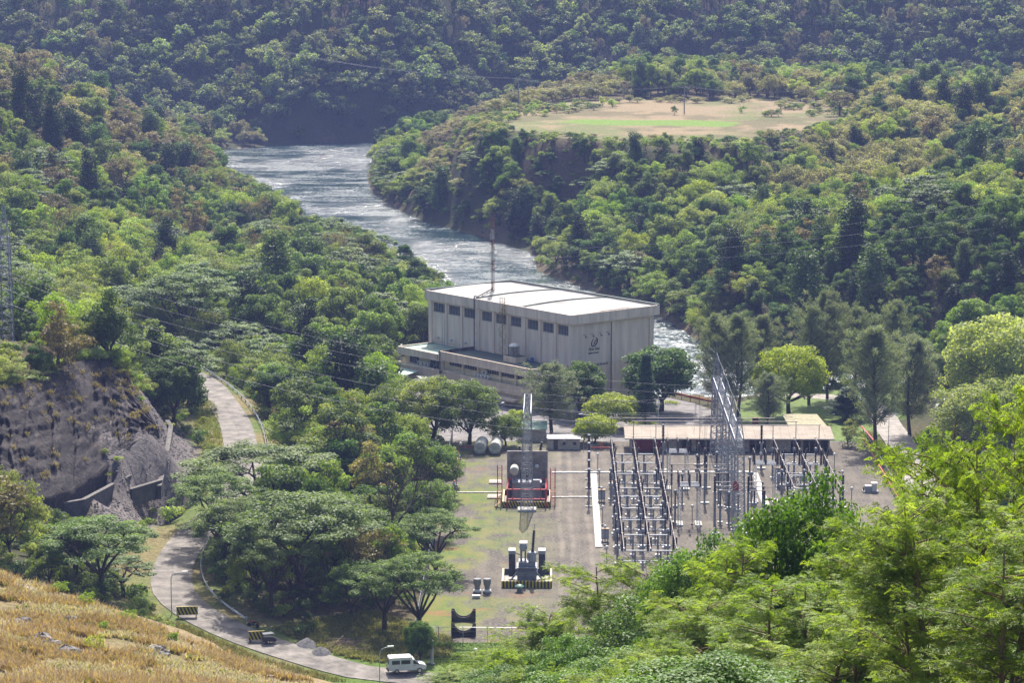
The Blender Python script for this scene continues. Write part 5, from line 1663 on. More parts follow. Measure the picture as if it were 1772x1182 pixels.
MB().hexa([(SL - 7.1, 7.61, 3.2), (SL - 0.3, 7.61, 3.2), (SL - 1.2, 17.2, 3.6), (SL - 7.5, 17.2, 3.6), (SL - 7.1, 7.61, 3.32), (SL - 0.3, 7.61, 3.32), (SL - 1.2, 17.2, 3.72), (SL - 7.5, 17.2, 3.72)]).build('rear_roof', pm('rear_roof_olive', (0.36, 0.32, 0.19), 0.85, var=0.2), sd_)
MB().box(SL - 6.8, SL - 1.5, 8.0, 16.6, 0, 3.15).build('rear_wall', swall, sd_)
# yellow truck parked in a bay
tk_ = thing('parked_truck', 'dark yellow truck parked inside the shed bay', 'truck', (xa + 11.1, ya + 2.2, 0))
MB().box(-0.2, 2.0, 0.5, 3.6, 0.5, 1.5).box(-0.1, 1.9, 0.8, 2.4, 1.502, 2.1).build('cab', pm('truck_yellow', (0.30, 0.20, 0.04), 0.5, var=0.2), tk_)
MB().box(0.0, 1.8, 0.78, 0.797, 1.55, 2.0).build('windscreen', glass_d, tk_)
for s_ in (0.1, 1.7):
    MB().lathe((s_ - 0.1, 0.9, 0.38), [(0.36, 0), (0.38, 0.03), (0.38, 0.2), (0.36, 0.23)], 12, 'x').build('wheel', tdark, tk_)
# small white shed and green-roofed hut by the fire wall
x1, y1 = XY(948, 779)
ss = thing('low_white_shed', 'low cream shed with small square windows beside the yard fence', 'building', (x1, y1, 0))
MB().box(0, 5.6, 0.4, 3.6, 0, 1.9).build('wall', swall, ss)
MB().box(-0.2, 5.8, 0.2, 3.8, 1.902, 2.05).build('roof', pm('shed_grey_roof', (0.45, 0.43, 0.41), 0.8, var=0.2), ss)
MB().box(1.0, 1.75, 0.34, 0.397, 0, 1.7).build('door', pm('brown_door', (0.10, 0.06, 0.045), 0.7), ss)
for a in (2.6, 4.4):
    MB().box(a, a + 0.6, 0.34, 0.397, 0.8, 1.35).build('window', glass_d, ss)
x1, y1 = XY(902, 770)
gh = thing('green_roof_hut', 'small hut with patchy pale green roof behind the fire wall', 'building', (x1, y1 + 3.0, 0))
MB().box(0.2, 4.4, 0, 4.6, 0, 2.2).build('wall', swall, gh)
MB().hexa([(0, -0.3, 2.2), (4.6, -0.3, 2.2), (4.6, 5.2, 2.7), (0, 5.2, 2.7), (0, -0.3, 2.3), (4.6, -0.3, 2.3), (4.6, 5.2, 2.8), (0, 5.2, 2.8)]).build('roof', pm('patchy_green', (0.30, 0.38, 0.30), 0.8, var=0.35, scale=0.8, col2=(0.10, 0.22, 0.15)), gh)
# white equipment cabinet right
x1, y1 = XY(1506, 852)
ec = thing('equipment_skid', 'white and grey equipment skid near the right end of the yard', 'equipment', (x1, y1, 0))
MB().box(-1.3, 1.3, -0.8, 0.8, 0, 0.25).build('skid', conc_g, ec)
MB().box(-0.9, 0.2, -0.6, 0.6, 0.252, 1.1).build('casing', cab_m, ec)
MB().box(0.25, 1.0, -0.55, 0.55, 0.252, 1.5).box(0.15, 1.1, -0.65, 0.65, 1.502, 1.58).build('hood', porc_w, ec)
MB().bar((-1.1, 0, 0.25), (-1.1, 0, 0.9), 0.12, 8, cap=True).build('valve', steel_d, ec)
# red-painted hydrant house beyond the shed
x1, y1 = XY(1307, 737)
hh_ = thing('hose_house', 'small dark red hose cabinet behind the shed roof', 'cabinet', (x1, y1, 0))
MB().box(-0.55, 0.55, -0.3, 0.3, 0.3, 1.4).build('casing', sred, hh_); MB().box(-0.65, 0.65, -0.4, 0.4, 1.402, 1.5).build('lid', sred, hh_)
for s_ in (-0.45, 0.45):
    MB().box(s_ - .05, s_ + .05, -.1, .1, 0, 0.298).build('leg', steel_d, hh_)
# river rail: thick red-orange barrier on the quay
qp = [(22.3, 520.8), (25.5, 516.6), (28.6, 512.6), (31.8, 508.5)]
qr = thing('quay_barrier', 'thick red and orange rail along the quay above the river', 'barrier', (qp[0][0], qp[0][1], 0))
Q = [(a - qp[0][0], b_ - qp[0][1], 0) for a, b_ in qp]
MB().path([(a, b_, 0.85) for a, b_, c in Q], 0.20, 7).build('rail', pm('rail_red', (0.45, 0.05, 0.03), 0.6, var=0.15), qr)
MB().path([(a - 0.25, b_ + 0.3, 1.05) for a, b_, c in Q], 0.15, 7).build('rear_rail', pm('rail_orange', (0.55, 0.20, 0.03), 0.6, var=0.15), qr)
for k in range(7):
    f = k / 6
    a, b_ = Q[-1][0] * f, Q[-1][1] * f
    MB().bar((a, b_, -0.1), (a, b_, 1.5), 0.07, 6).build('post', pm('rail_orange', (0.55, 0.20, 0.03)), qr)
# ================================================================== ROADSIDE THINGS, VEHICLES
vw = pm('van_white', (0.74, 0.74, 0.74), 0.35, var=0.04, spec=0.5)
rubber = pm('rubber', (0.02, 0.02, 0.022), 0.8, var=0.2)
chrome = pm('chrome', (0.6, 0.6, 0.62), 0.2, metal=0.9, var=0.05)
blackp = pm('black_plastic', (0.025, 0.025, 0.03), 0.5, var=0.2)
def wheel(parent, x, y, z, r=0.33, wdt=0.2):
    o = MB().lathe((0, -wdt / 2, 0), [(r * 0.7, 0), (r * 0.95, 0.01), (r, 0.05), (r, wdt - 0.05), (r * 0.95, wdt - 0.01), (r * 0.7, wdt)], 18, 'y').build('wheel', rubber, parent, loc=(x, y, z))
    MB().lathe((0, -wdt / 2 - 0.012, 0), [(r * 0.2, 0), (r * 0.62, 0.004), (r * 0.62, 0.01)], 14, 'y').build('rim', chrome, o)
    return o
def side_poly(mb, prof, y0, y1, inset=0.0):
    n_ = len(prof)
    P = [(x, y0, z) for x, z in prof] + [(x, y1, z) for x, z in prof]
    F = [tuple(range(n_)), tuple(range(2 * n_ - 1, n_ - 1, -1))] + [(k, n_ + k, n_ + (k + 1) % n_, (k + 1) % n_) for k in range(n_)]
    return mb.add(P, F)
def van():
    p = G(703, 1166, 0.4)
    t = thing('utility_van', 'white utility van with boxy rear body parked at the road end', 'van', (p.x, p.y + 0.6, 0.42), math.radians(13))
    sp = 0.86
    bd = MB()
    side_poly(bd, [(-2.3, 0.42), (0.62, 0.42), (0.62, 1.98), (0.45, 2.05), (-2.15, 2.05), (-2.25, 1.98), (-2.33, 1.1)], -sp, sp)
    bd.build('cargo_body', vw, t)
    cb = MB()
    side_poly(cb, [(0.622, 0.42), (2.28, 0.42), (2.34, 0.62), (2.30, 0.92), (2.05, 1.05), (1.42, 1.18), (0.86, 1.74), (0.622, 1.78)], -sp + 0.03, sp - 0.03)
    cb.build('cab', vw, t)
    for s_ in (-1, 1):
        yy = s_ * (sp + 0.004)
        for a, b_ in ((-1.95, -0.95), (-0.8, 0.35)):
            MB().box(a, b_, min(yy, yy - s_ * 0.02), max(yy, yy - s_ * 0.02), 1.22, 1.72).build('side_window', glass_d, t)
        yc = s_ * (sp - 0.03 + 0.004)
        mb = MB(); side_poly(mb, [(0.72, 1.16), (1.36, 1.14), (0.92, 1.62), (0.72, 1.66)], min(yc, yc - s_ * 0.02), max(yc, yc - s_ * 0.02)); mb.build('door_window', glass_d, t)
        MB().box(0.78, 0.95, yc - 0.01, yc + 0.01, 0.98, 1.03).build('door_handle', blackp, t)
        MB().box(1.28, 1.42, yc + s_ * 0.02, yc + s_ * 0.2, 1.12, 1.28).build('mirror', blackp, t)
        MB().box(2.25, 2.352, s_ * 0.72 - 0.12, s_ * 0.72 + 0.12, 0.72, 0.88).build('headlight', pm('lamp_glass', (0.7, 0.7, 0.68), 0.15), t)
        MB().box(-2.36, -2.30, s_ * 0.76 - 0.07, s_ * 0.76 + 0.07, 0.62, 0.86).build('tail_light', pm('tail_red', (0.4, 0.02, 0.02), 0.3), t)
        for xw in (-1.35, 1.5):
            wheel(t, xw, s_ * (sp - 0.08), 0.33)
    MB().hexa([(1.40, -0.72, 1.20), (1.40, 0.72, 1.20), (0.90, 0.66, 1.715), (0.90, -0.66, 1.715), (1.43, -0.72, 1.215), (1.43, 0.72, 1.215), (0.93, 0.66, 1.73), (0.93, -0.66, 1.73)]).build('windscreen', glass_d, t)
    for s_ in (-1, 1):
        MB().hexa([(-2.345, s_ * 0.40 - 0.28, 1.22), (-2.325, s_ * 0.40 - 0.28, 1.22), (-2.325, s_ * 0.40 + 0.28, 1.22), (-2.345, s_ * 0.40 + 0.28, 1.22), (-2.275, s_ * 0.40 - 0.28, 1.78), (-2.255, s_ * 0.40 - 0.28, 1.78), (-2.255, s_ * 0.40 + 0.28, 1.78), (-2.275, s_ * 0.40 + 0.28, 1.78)]).build('rear_window', glass_d, t)
    MB().box(-2.45, -2.33, -0.8, 0.8, 0.36, 0.5).build('rear_bumper', blackp, t)
    MB().box(-1.9, 0.2, -0.6, 0.6, 2.052, 2.08).build('roof_panel', pm('van_roof', (0.62, 0.62, 0.64), 0.4), t)
van()
def barrier(px, py, z, wdt, rz, label):
    p = G(px, py, z)
    t = thing('road_barrier', label, 'barrier', (p.x, p.y, p.z), rz)
    MB().box(-wdt / 2, wdt / 2, -0.06, 0.06, 0.18, 1.22).build('board', stripe_s, t)
    MB().box(-wdt / 2 - 0.05, wdt / 2 + 0.05, -0.08, 0.08, 1.223, 1.30).build('top_rail', pm('safety_yellow2', (0.5, 0.38, 0.05), 0.6), t)
    for s_ in (-1, 1):
        MB().box(s_ * wdt * 0.42 - 0.06, s_ * wdt * 0.42 + 0.06, -0.45, 0.45, 0, 0.177).build('foot', blackp, t)
barrier(324, 1067, 2.4, 2.75, 0.12, 'black and yellow striped barrier across the uphill lane by the lamp')
barrier(444, 1110, 1.5, 1.95, 0.18, 'black and yellow striped barrier beside the parked sidecar')
def motorcycle():
    p = G(438, 1087, 1.6)
    t = thing('motorcycle', 'red and black motorcycle parked at the end of the guard rail', 'motorcycle', p, math.radians(150))
    wheel(t, -0.65, 0, 0.3, 0.3, 0.1); wheel(t, 0.65, 0, 0.3, 0.3, 0.1)
    MB().bar((0.65, 0, 0.3), (0.40, 0, 1.0), 0.045, 6).build('fork', chrome, t)
    MB().bar((-0.65, 0, 0.32), (0.2, 0, 0.45), 0.06, 6).bar((0.2, 0, 0.45), (0.40, 0, 0.9), 0.05, 6).bar((0.1, 0, 0.5), (-0.5, 0, 0.75), 0.05, 6).build('frame', blackp, t)
    MB().lathe((-0.05, 0, 0.78), [(0.08, -0.02), (0.16, 0.1), (0.17, 0.3), (0.08, 0.48)], 12, 'x').build('fuel_tank', pm('moto_red', (0.35, 0.02, 0.02), 0.25), t)
    MB().box(-0.75, 0.0, -0.13, 0.13, 0.72, 0.84).build('seat', rubber, t)
    MB().box(-0.15, 0.25, -0.14, 0.14, 0.3, 0.62).build('engine', steel_d, t)
    MB().bar((0.38, -0.38, 1.05), (0.38, 0.38, 1.05), 0.025, 6).build('handlebar', chrome, t)
    for s_ in (-1, 1):
        MB().bar((0.38, s_ * 0.3, 1.05), (0.36, s_ * 0.36, 1.25), 0.012).cbox((0.36, s_ * 0.36, 1.24), 0.03, 0.16, 0.1).build('mirror', chrome, t)
    MB().lathe((0.5, 0, 0.92), [(0.11, -0.05), (0.11, 0.04), (0.06, 0.08)], 10, 'x').build('headlight', chrome, t)
    MB().box(-0.95, -0.6, -0.05, 0.05, 0.6, 0.7).build('rear_mudguard', pm('moto_red', (0.35, 0.02, 0.02)), t)
motorcycle()
def sidecar():
    p = G(466, 1113, 1.4)
    t = thing('sidecar', 'black sidecar shell with canopy and chrome bumper beside the barrier', 'sidecar', p, math.radians(20))
    t.scale = (0.8, 0.8, 0.8)
    mb = MB(); side_poly(mb, [(-1.0, 0.25), (0.95, 0.25), (1.1, 0.5), (0.9, 0.85), (0.1, 0.9), (-0.9, 0.95), (-1.05, 0.6)], -0.55, 0.55); mb.build('tub', pm('sidecar_black', (0.03, 0.03, 0.045), 0.3), t)
    mb = MB(); side_poly(mb, [(-1.05, 1.42), (0.55, 1.5), (0.85, 1.4), (0.8, 1.47), (0.5, 1.6), (-1.05, 1.55)], -0.6, 0.6); mb.build('canopy', pm('sidecar_canopy', (0.05, 0.06, 0.09), 0.5), t)
    for x_ in (-0.95, 0.6):
        for s_ in (-0.52, 0.52):
            MB().bar((x_, s_, 0.9), (x_, s_, 1.48), 0.025, 6).build('canopy_post', chrome, t)
    MB().bar((1.15, -0.6, 0.42), (1.15, 0.6, 0.42), 0.06, 8, cap=True).build('bumper', chrome, t)
    wheel(t, -0.3, -0.66, 0.28, 0.28, 0.12); wheel(t, -0.3, 0.66, 0.28, 0.28, 0.12)
sidecar()
lampw = pm('lamp_pole_paint', (0.55, 0.55, 0.56), 0.5, metal=0.2, var=0.1)
def street_lamp(px, py, z, h, arm, label, cz_=None):
    p = G(px, py, z)
    t = thing('street_lamp', label, 'street lamp', p)
    MB().bar((0, 0, -0.2), (0, 0, h - 0.8), 0.075, 8, 0.05).build('pole', lampw, t)
    ax, ay = arm
    MB().path([(0, 0, h - 0.8), (ax * 0.15, ay * 0.15, h - 0.3), (ax * 0.5, ay * 0.5, h - 0.08), (ax, ay, h)], 0.04, 6).build('arm', lampw, t)
    a = math.atan2(ay, ax)
    MB().cbox((ax * 1.12, ay * 1.12, h - 0.05), 0.75, 0.28, 0.16, a).build('lamp_head', pm('lamp_head_white', (0.72, 0.72, 0.72), 0.4, var=0.05), t)
street_lamp(297, 1064, 2.4, 5.6, (1.6, 0.3), 'thin street lamp at the striped barrier on the bend')
street_lamp(657, 1185, 0.3, 4.6, (1.2, 0.3), 'street lamp with curved arm beside the parked van')
street_lamp(1025, 771, 0, 5.6, (-1.9, 0.0), 'street lamp with long arm beside the red hydrant')
street_lamp(1139, 742, 0, 6.2, (0.25, -0.8), 'street lamp in front of the narrow conifer on the forecourt')
street_lamp(1537, 786, 0, 7.0, (1.2, 0.2), 'street lamp between the flower bed and the driveway')
street_lamp(694, 668, 0, 8.2, (0.1, 0.3), 'tall lamp pole at the outer corner of the annex')
street_lamp(869, 731, 0, 3.6, (0.1, 0.15), 'short lamp post in front of the annex ground floor')
# poles by the van: steel corner post group and timber
for k, (px, py, hh, lb) in enumerate(((745, 1148, 3.6, 'thin steel post beside the small round tree'), (748.5, 1150, 3.0, 'stout concrete post beside the small round tree'))):
    p = G(px, py, 0.2)
    t = thing('corner_post', lb, 'post', p)
    MB().bar((0, 0, -0.2), (0, 0, hh), 0.06 if k == 0 else 0.13, 6, cap=True).build('post', conc_w if k else galv, t)
    MB().cbox((0, 0, -0.05), 0.5, 0.5, 0.15).build('base', conc_g, t)
# heaps and brushwood
def heap(px, py, z, rx, ry, h, label, mat, seed):
    p = G(px, py, z)
    u, v = np.meshgrid(np.linspace(0, 2 * math.pi, 25), np.linspace(0, 1, 9), indexing='ij')
    r = np.random.default_rng(seed)
    X, Y = rx * v * np.cos(u), ry * v * np.sin(u)
    Z = h * (1 - v ** 1.3) * (0.8 + 0.4 * fbm(X + 50, Y + 50, 0.8, seed)) - 0.25 * v
    o = link('gravel_heap', grid_mesh('gravel_heap', np.stack([X, Y, Z], -1), mat), None, (p.x, p.y, p.z))
    return tag(o, label, 'heap')
gh_m = pm('heap_gravel', (0.15, 0.145, 0.15), 0.95, var=0.3, scale=3, bump=0.8)
heap(530, 1118, 0.9, 1.9, 2.6, 1.0, 'grey gravel heap beside the parked sidecar', gh_m, 3)
heap(555, 1131, 0.8, 1.6, 2.2, 0.9, 'grey gravel heap beside the brushwood pile', gh_m, 4)
p = G(592, 1118, 0.8)
mb = MB(); r = random.Random(4)
for k in range(70):
    a = r.uniform(-0.5, 0.5) + (1.2 if r.random() < 0.3 else 0)
    c = Vector((r.gauss(0, 1.2), r.gauss(0, 2.0), abs(r.gauss(0.25, 0.25))))
    d = Vector((math.cos(a), math.sin(a), r.uniform(-0.1, 0.12))) * r.uniform(0.6, 1.6)
    mb.bar(c - d, c + d, r.uniform(0.02, 0.05), 4)
tag(mb.build('brushwood', pm('dead_wood', (0.28, 0.21, 0.15), 0.95, var=0.25), loc=(p.x, p.y, p.z)), 'pile of cut dry branches beside the gravel heaps', 'brushwood', kind='stuff')
# ------------------------------------------------------------------ tower on the left hillside and lines
tb = AtD(13, 606, 470)
TZ = tb.z
lt2 = thing('transmission_gantry', 'tall lattice transmission gantry on the hillside above the rock slope', 'tower', (tb.x, tb.y, TZ))
for cx_, cy_ in ((0.0, 0.0), (-15.0, -9.0)):
    lg = [MB() for _ in range(4)]; br = MB()
    lattice(lg, br, (cx_, cy_, -1.5), (cx_, cy_, 20.2), 2.2, 1.6, 16, 0.12, 0.06, False)
    for q in lg: q.build('leg', galv, lt2)
    pk = [MB() for _ in range(4)]
    lattice(pk, br, (cx_, cy_, 20.2), (cx_, cy_, 25.8), 1.6, 0.16, 4, 0.06, 0.035)
    for q in pk[1:]: pk[0].add(q.v, q.f)
    pk[0].build('peak', galv, lt2); br.build('bracing', galv, lt2)
bd = Vector((-15, -9, 0)); bl2 = bd.length; bu = bd / bl2; bn_ = Vector((-bu.y, bu.x, 0))
for zb in (13.6, 18.6):
    ch = MB(); lc = MB()
    for s_ in (-0.8, 0.8):
        for zz in (0, 1.4):
            a = bn_ * s_ + Vector((0, 0, zb + zz)) - bu * 0.8
            ch.bar(a, a + bu * (bl2 + 1.6), 0.08)
    for k in range(14):
        a, b_ = bu * (bl2 * k / 14), bu * (bl2 * (k + 1) / 14)
        for s_ in (-0.8, 0.8):
            lc.bar(a + bn_ * s_ + Vector((0, 0, zb)), b_ + bn_ * s_ + Vector((0, 0, zb + 1.4)), 0.04)
        lc.bar(a + bn_ * 0.8 + Vector((0, 0, zb + 1.4)), b_ - bn_ * 0.8 + Vector((0, 0, zb + 1.4)), 0.04)
    ch.build('beam_chords', galv, lt2); lc.build('beam_lacing', galv, lt2)
wire_m = pm('conductor', (0.20, 0.20, 0.22), 0.5, metal=0.3, var=0.1)
def wire(a, b_, sag, label, grp, r=0.028, n_=28):
    a, b_ = Vector(a), Vector(b_)
    pts = [(b_ - a) * (k / n_) - Vector((0, 0, 4 * sag * (k / n_) * (1 - k / n_))) for k in range(n_ + 1)]
    o = MB().path(pts, r, 4).build('power_line', wire_m, loc=a)
    return tag(o, label, 'power line', grp)
T0 = Vector((tb.x, tb.y, TZ))
for k in range(6):
    zb = 18.7 if k < 3 else 13.7
    a = T0 + bu * (0.8 + 5.0 * (k % 3)) + bn_ * -0.8 + Vector((0, 0, zb))
    wire(a, STR[11 - 2 * k if k < 6 else 0], 5.0 + 0.4 * k, 'power line descending from the hillside gantry to the yard gantry', 'power lines from the hillside gantry to the yard')
for k in range(3):
    a = T0 + bu * (0.8 + 5.0 * k) + Vector((0, 0, 20.0))
    wire(a, AtD(1950, 300 + 26 * k, 640), 9, 'power line crossing the river high above the powerhouse', 'power lines crossing the river')
for k in range(3):
    a = Vector((TX - 0.55 + 0.55 * k, TY + 6 * k, 15.4))
    wire(a, STR[3 + 3 * k], 0.8, 'short power line between the line tower and the gantry', 'short lines between tower and gantry')
for k, q in enumerate(STR):
    wire(q, (q.x - 0.6 + 0.3 * (k % 3), q.y - 1.5, 6.6), 0.3, 'slack jumper wire dropping from an insulator string of the gantry beam', 'jumper wires below the gantry beam', 0.022, 6)
for k in range(3):
    wire((phL[k], 446.5, 9.0), (TX + 0.5, TY + 16.5, 14.6 + 0.4 * k), 0.9, 'thin wire rising from the high cross bus to the line tower', 'thin wires from the cross bus to the line tower', 0.024, 12)
    wire((phR[k], 446.5, 9.0), (gx0 + 0.6, 446.0 - 3 * k, 12.7), 0.5, 'thin wire from the right cross bus up to the gantry beam', 'thin wires from the cross bus to the gantry', 0.022, 8)
# wires fanning from the shed bus up to the conifer side
# plateau poles and lines
polem = pm('weathered_pole', (0.33, 0.31, 0.30), 0.8, var=0.2)
fp = []
for px, py, hh, lb in ((897, 190, 11.5, 'distant power pole at the wooded left end of the plateau field'), (1184, 196, 10.0, 'distant power pole in the middle of the plateau field'), (1449, 196, 10.0, 'distant power pole beside the yellow tree at the field end')):
    p = G(px, py, 24.0)
    t = thing('power_pole', lb, 'pole', p)
    MB().bar((0, 0, -0.5), (0, 0, hh), 0.22, 6, 0.15).build('pole', polem, t)
    MB().box(-1.5, 1.5, -0.12, 0.12, hh - 0.9, hh - 0.65).build('crossarm', polem, t)
    for s_ in (-1.3, 0, 1.3):
        link('insulator', insulator_mesh(0.5, 0.1, 3), t, (s_, 0, hh - 0.648))
    fp.append(p + Vector((0, 0, hh - 0.1)))
pts = [AtD(470, 84, 1250)] + fp + [AtD(1900, 215, 930)]
for a, b_ in zip(pts[:-1], pts[1:]):
    for s_ in (-1.3, 0, 1.3):
        wire(a + Vector((s_, 0, 0)), b_ + Vector((s_, 0, 0)), 2.5, 'distant power line strung over the plateau field', 'distant lines over the plateau', 0.05, 12)
# ================================================================== TREES
bark = pm('bark', (0.10, 0.075, 0.055), 0.95, var=0.3, scale=3)
bark_pale = pm('pale_bark', (0.30, 0.25, 0.20), 0.95, var=0.25, scale=3)
LM = {
    'feather': leaf_mat('leaf_feathery', (0.140, 0.215, 0.020), (0.310, 0.395, 0.058), 0.54, hue=0.28),
    'mid': leaf_mat('leaf_mid_green', (0.090, 0.160, 0.016), (0.215, 0.305, 0.042), 0.50, hue=0.26),
    'rain': leaf_mat('leaf_rain_tree', (0.070, 0.128, 0.022), (0.170, 0.250, 0.050), 0.48, hue=0.14),
    'dark': leaf_mat('leaf_dark', (0.036, 0.084, 0.012), (0.105, 0.185, 0.028), 0.40, rough=0.55, hue=0.15, spec=0.12),
    'vine': leaf_mat('leaf_vine', (0.038, 0.080, 0.014), (0.100, 0.175, 0.024), 0.42, hue=0.18),
    'ivy': leaf_mat('leaf_ivy', (0.010, 0.026, 0.006), (0.034, 0.066, 0.012), 0.28, hue=0.10, spec=0.12),
    'scrub': leaf_mat('leaf_scrub', (0.20, 0.205, 0.075), (0.36, 0.345, 0.15), 0.45, hue=0.20),
    'olive': leaf_mat('leaf_olive', (0.130, 0.115, 0.032), (0.25, 0.205, 0.070), 0.40, hue=0.22),
    'dry': leaf_mat('leaf_dry', (0.19, 0.160, 0.095), (0.35, 0.30, 0.19), 0.35, hue=0.15),
    'casua': leaf_mat('leaf_casuarina', (0.105, 0.145, 0.080), (0.235, 0.275, 0.170), 0.42, hue=0.10),
    'lime': leaf_mat('leaf_lime', (0.20, 0.27, 0.010), (0.40, 0.46, 0.025), 0.48, hue=0.04),
    'conif': leaf_mat('leaf_conifer', (0.028, 0.070, 0.034), (0.065, 0.120, 0.055), 0.25, hue=0.05),
    'fore': leaf_mat('leaf_near_feathery', (0.095, 0.175, 0.016), (0.300, 0.400, 0.050), 0.52, hue=0.08),
    'broad': leaf_mat('leaf_near_broad', (0.050, 0.130, 0.012), (0.150, 0.270, 0.030), 0.42, rough=0.5, hue=0.10, spec=0.22),
    'palm': leaf_mat('leaf_palm', (0.055, 0.105, 0.030), (0.115, 0.180, 0.055), 0.30, rough=0.4, hue=0.1, spec=0.4),
    'hill': leaf_mat('leaf_far_hill', (0.075, 0.125, 0.028), (0.255, 0.320, 0.095), 0.48, hue=0.42),
}
def unit(v):
    return v / (np.linalg.norm(v, axis=-1, keepdims=True) + 1e-9)
class Tree:
    def __init__(s, seed):
        s.r = np.random.default_rng(seed)
        s.bv, s.bf, s.lv, s.lt = [], [], [], []
        s.nb = 0
    def tube(s, p0, p1, r0, r1, n=5):
        p0, p1 = np.asarray(p0, float), np.asarray(p1, float)
        d = unit(p1 - p0)
        u = np.cross(d, (0, 0, 1.0)) if abs(d[2]) < 0.95 else np.cross(d, (1.0, 0, 0))
        u = unit(u); v = np.cross(d, u)
        a = 2 * np.pi * np.arange(n) / n
        ring = np.cos(a)[:, None] * u + np.sin(a)[:, None] * v
        s.bv.append(np.concatenate([p0 + ring * r0, p1 + ring * r1]))
        k = np.arange(n); k2 = (k + 1) % n
        s.bf.append(np.stack([k, k2, n + k2, n + k], 1) + s.nb)
        s.nb += 2 * n
    def limb(s, p0, p1, r0, r1, bend=0.12, n=4, sides=5):
        p0, p1 = np.asarray(p0, float), np.asarray(p1, float)
        L = np.linalg.norm(p1 - p0)
        off = s.r.normal(0, bend * L, 3); off[2] = abs(off[2]) * 0.6
        pts = [p0 + (p1 - p0) * t + off * math.sin(math.pi * t) for t in np.linspace(0, 1, n + 1)]
        for i in range(n):
            s.tube(pts[i], pts[i + 1], r0 + (r1 - r0) * i / n, r0 + (r1 - r0) * (i + 1) / n, sides)
        return pts
    def leaf(s, P, N, L, W, tint, T=None):
        k = len(P)
        N = unit(N)
        R = s.r.normal(0, 1, (k, 3)) if T is None else T
        t = unit(R - (R * N).sum(1, keepdims=True) * N)
        b = np.cross(N, t)
        L = np.broadcast_to(L, (k,))[:, None]; W = np.broadcast_to(W, (k,))[:, None]
        s.lv.append(np.stack([P - t * L * 0.5, P + b * W * 0.5 - t * L * 0.08, P + t * L * 0.5, P - b * W * 0.5 - t * L * 0.08], 1).reshape(-1, 3))
        s.lt.append(np.broadcast_to(tint, (k,)))
    def clump(s, c, rad, m, L, W, up=0.5, shell=2.6, low=0.55, tint=None, rnd=0.9):
        r = s.r
        d = unit(r.normal(0, 1, (m, 3)))
        flip = (d[:, 2] < -0.2) & (r.random(m) > low)
        d[flip, 2] *= -1
        rr = r.random(m) ** (1 / shell)
        P = np.asarray(c) + d * np.asarray(rad) * rr[:, None]
        N = 0.7 * d + up * np.array([0, 0, 1.0]) + rnd * r.normal(0, 1, (m, 3)) * 0.6
        tc_ = r.random() if tint is None else tint
        s.leaf(P, N, L * (0.7 + 0.6 * r.random(m)), W * (0.7 + 0.6 * r.random(m)), np.clip(0.55 * tc_ + 0.45 * r.random(m), 0, 1))
    def meshes(s, name, lmat, bmat=None):
        bmat = bmat or bark
        bv = np.concatenate(s.bv); bf = np.concatenate(s.bf)
        lv = np.concatenate(s.lv) if s.lv else np.zeros((0, 3)); lt = np.concatenate(s.lt) if s.lt else np.zeros(0)
        lf = np.arange(len(lv)).reshape(-1, 4)
        tr = bpy.data.meshes.new(name + '_trunk'); np_mesh(tr, bv, bf, True); tr.materials.append(bmat)
        cr = bpy.data.meshes.new(name + '_crown'); np_mesh(cr, lv, lf); cr.materials.append(lmat)
        a = cr.attributes.new('tint', 'FLOAT', 'FACE'); a.data.foreach_set('value', lt.astype(np.float32))
        jo = bpy.data.meshes.new(name + '_whole')
        np_mesh(jo, np.concatenate([lv, bv]), np.concatenate([lf, bf + len(lv)]))
        jo.materials.append(lmat); jo.materials.append(bmat)
        jo.polygons.foreach_set('material_index', np.concatenate([np.zeros(len(lf), np.int32), np.ones(len(bf), np.int32)]))
        a = jo.attributes.new('tint', 'FLOAT', 'FACE'); a.data.foreach_set('value', np.concatenate([lt, np.zeros(len(bf))]).astype(np.float32))
        allv = np.concatenate([lv, bv])
        hgt = allv[:, 2].max(); wid = 2 * np.percentile(np.hypot(allv[:, 0], allv[:, 1]), 96)
        return dict(trunk=tr, crown=cr, whole=jo, h=float(hgt), w=float(wid), name=name)
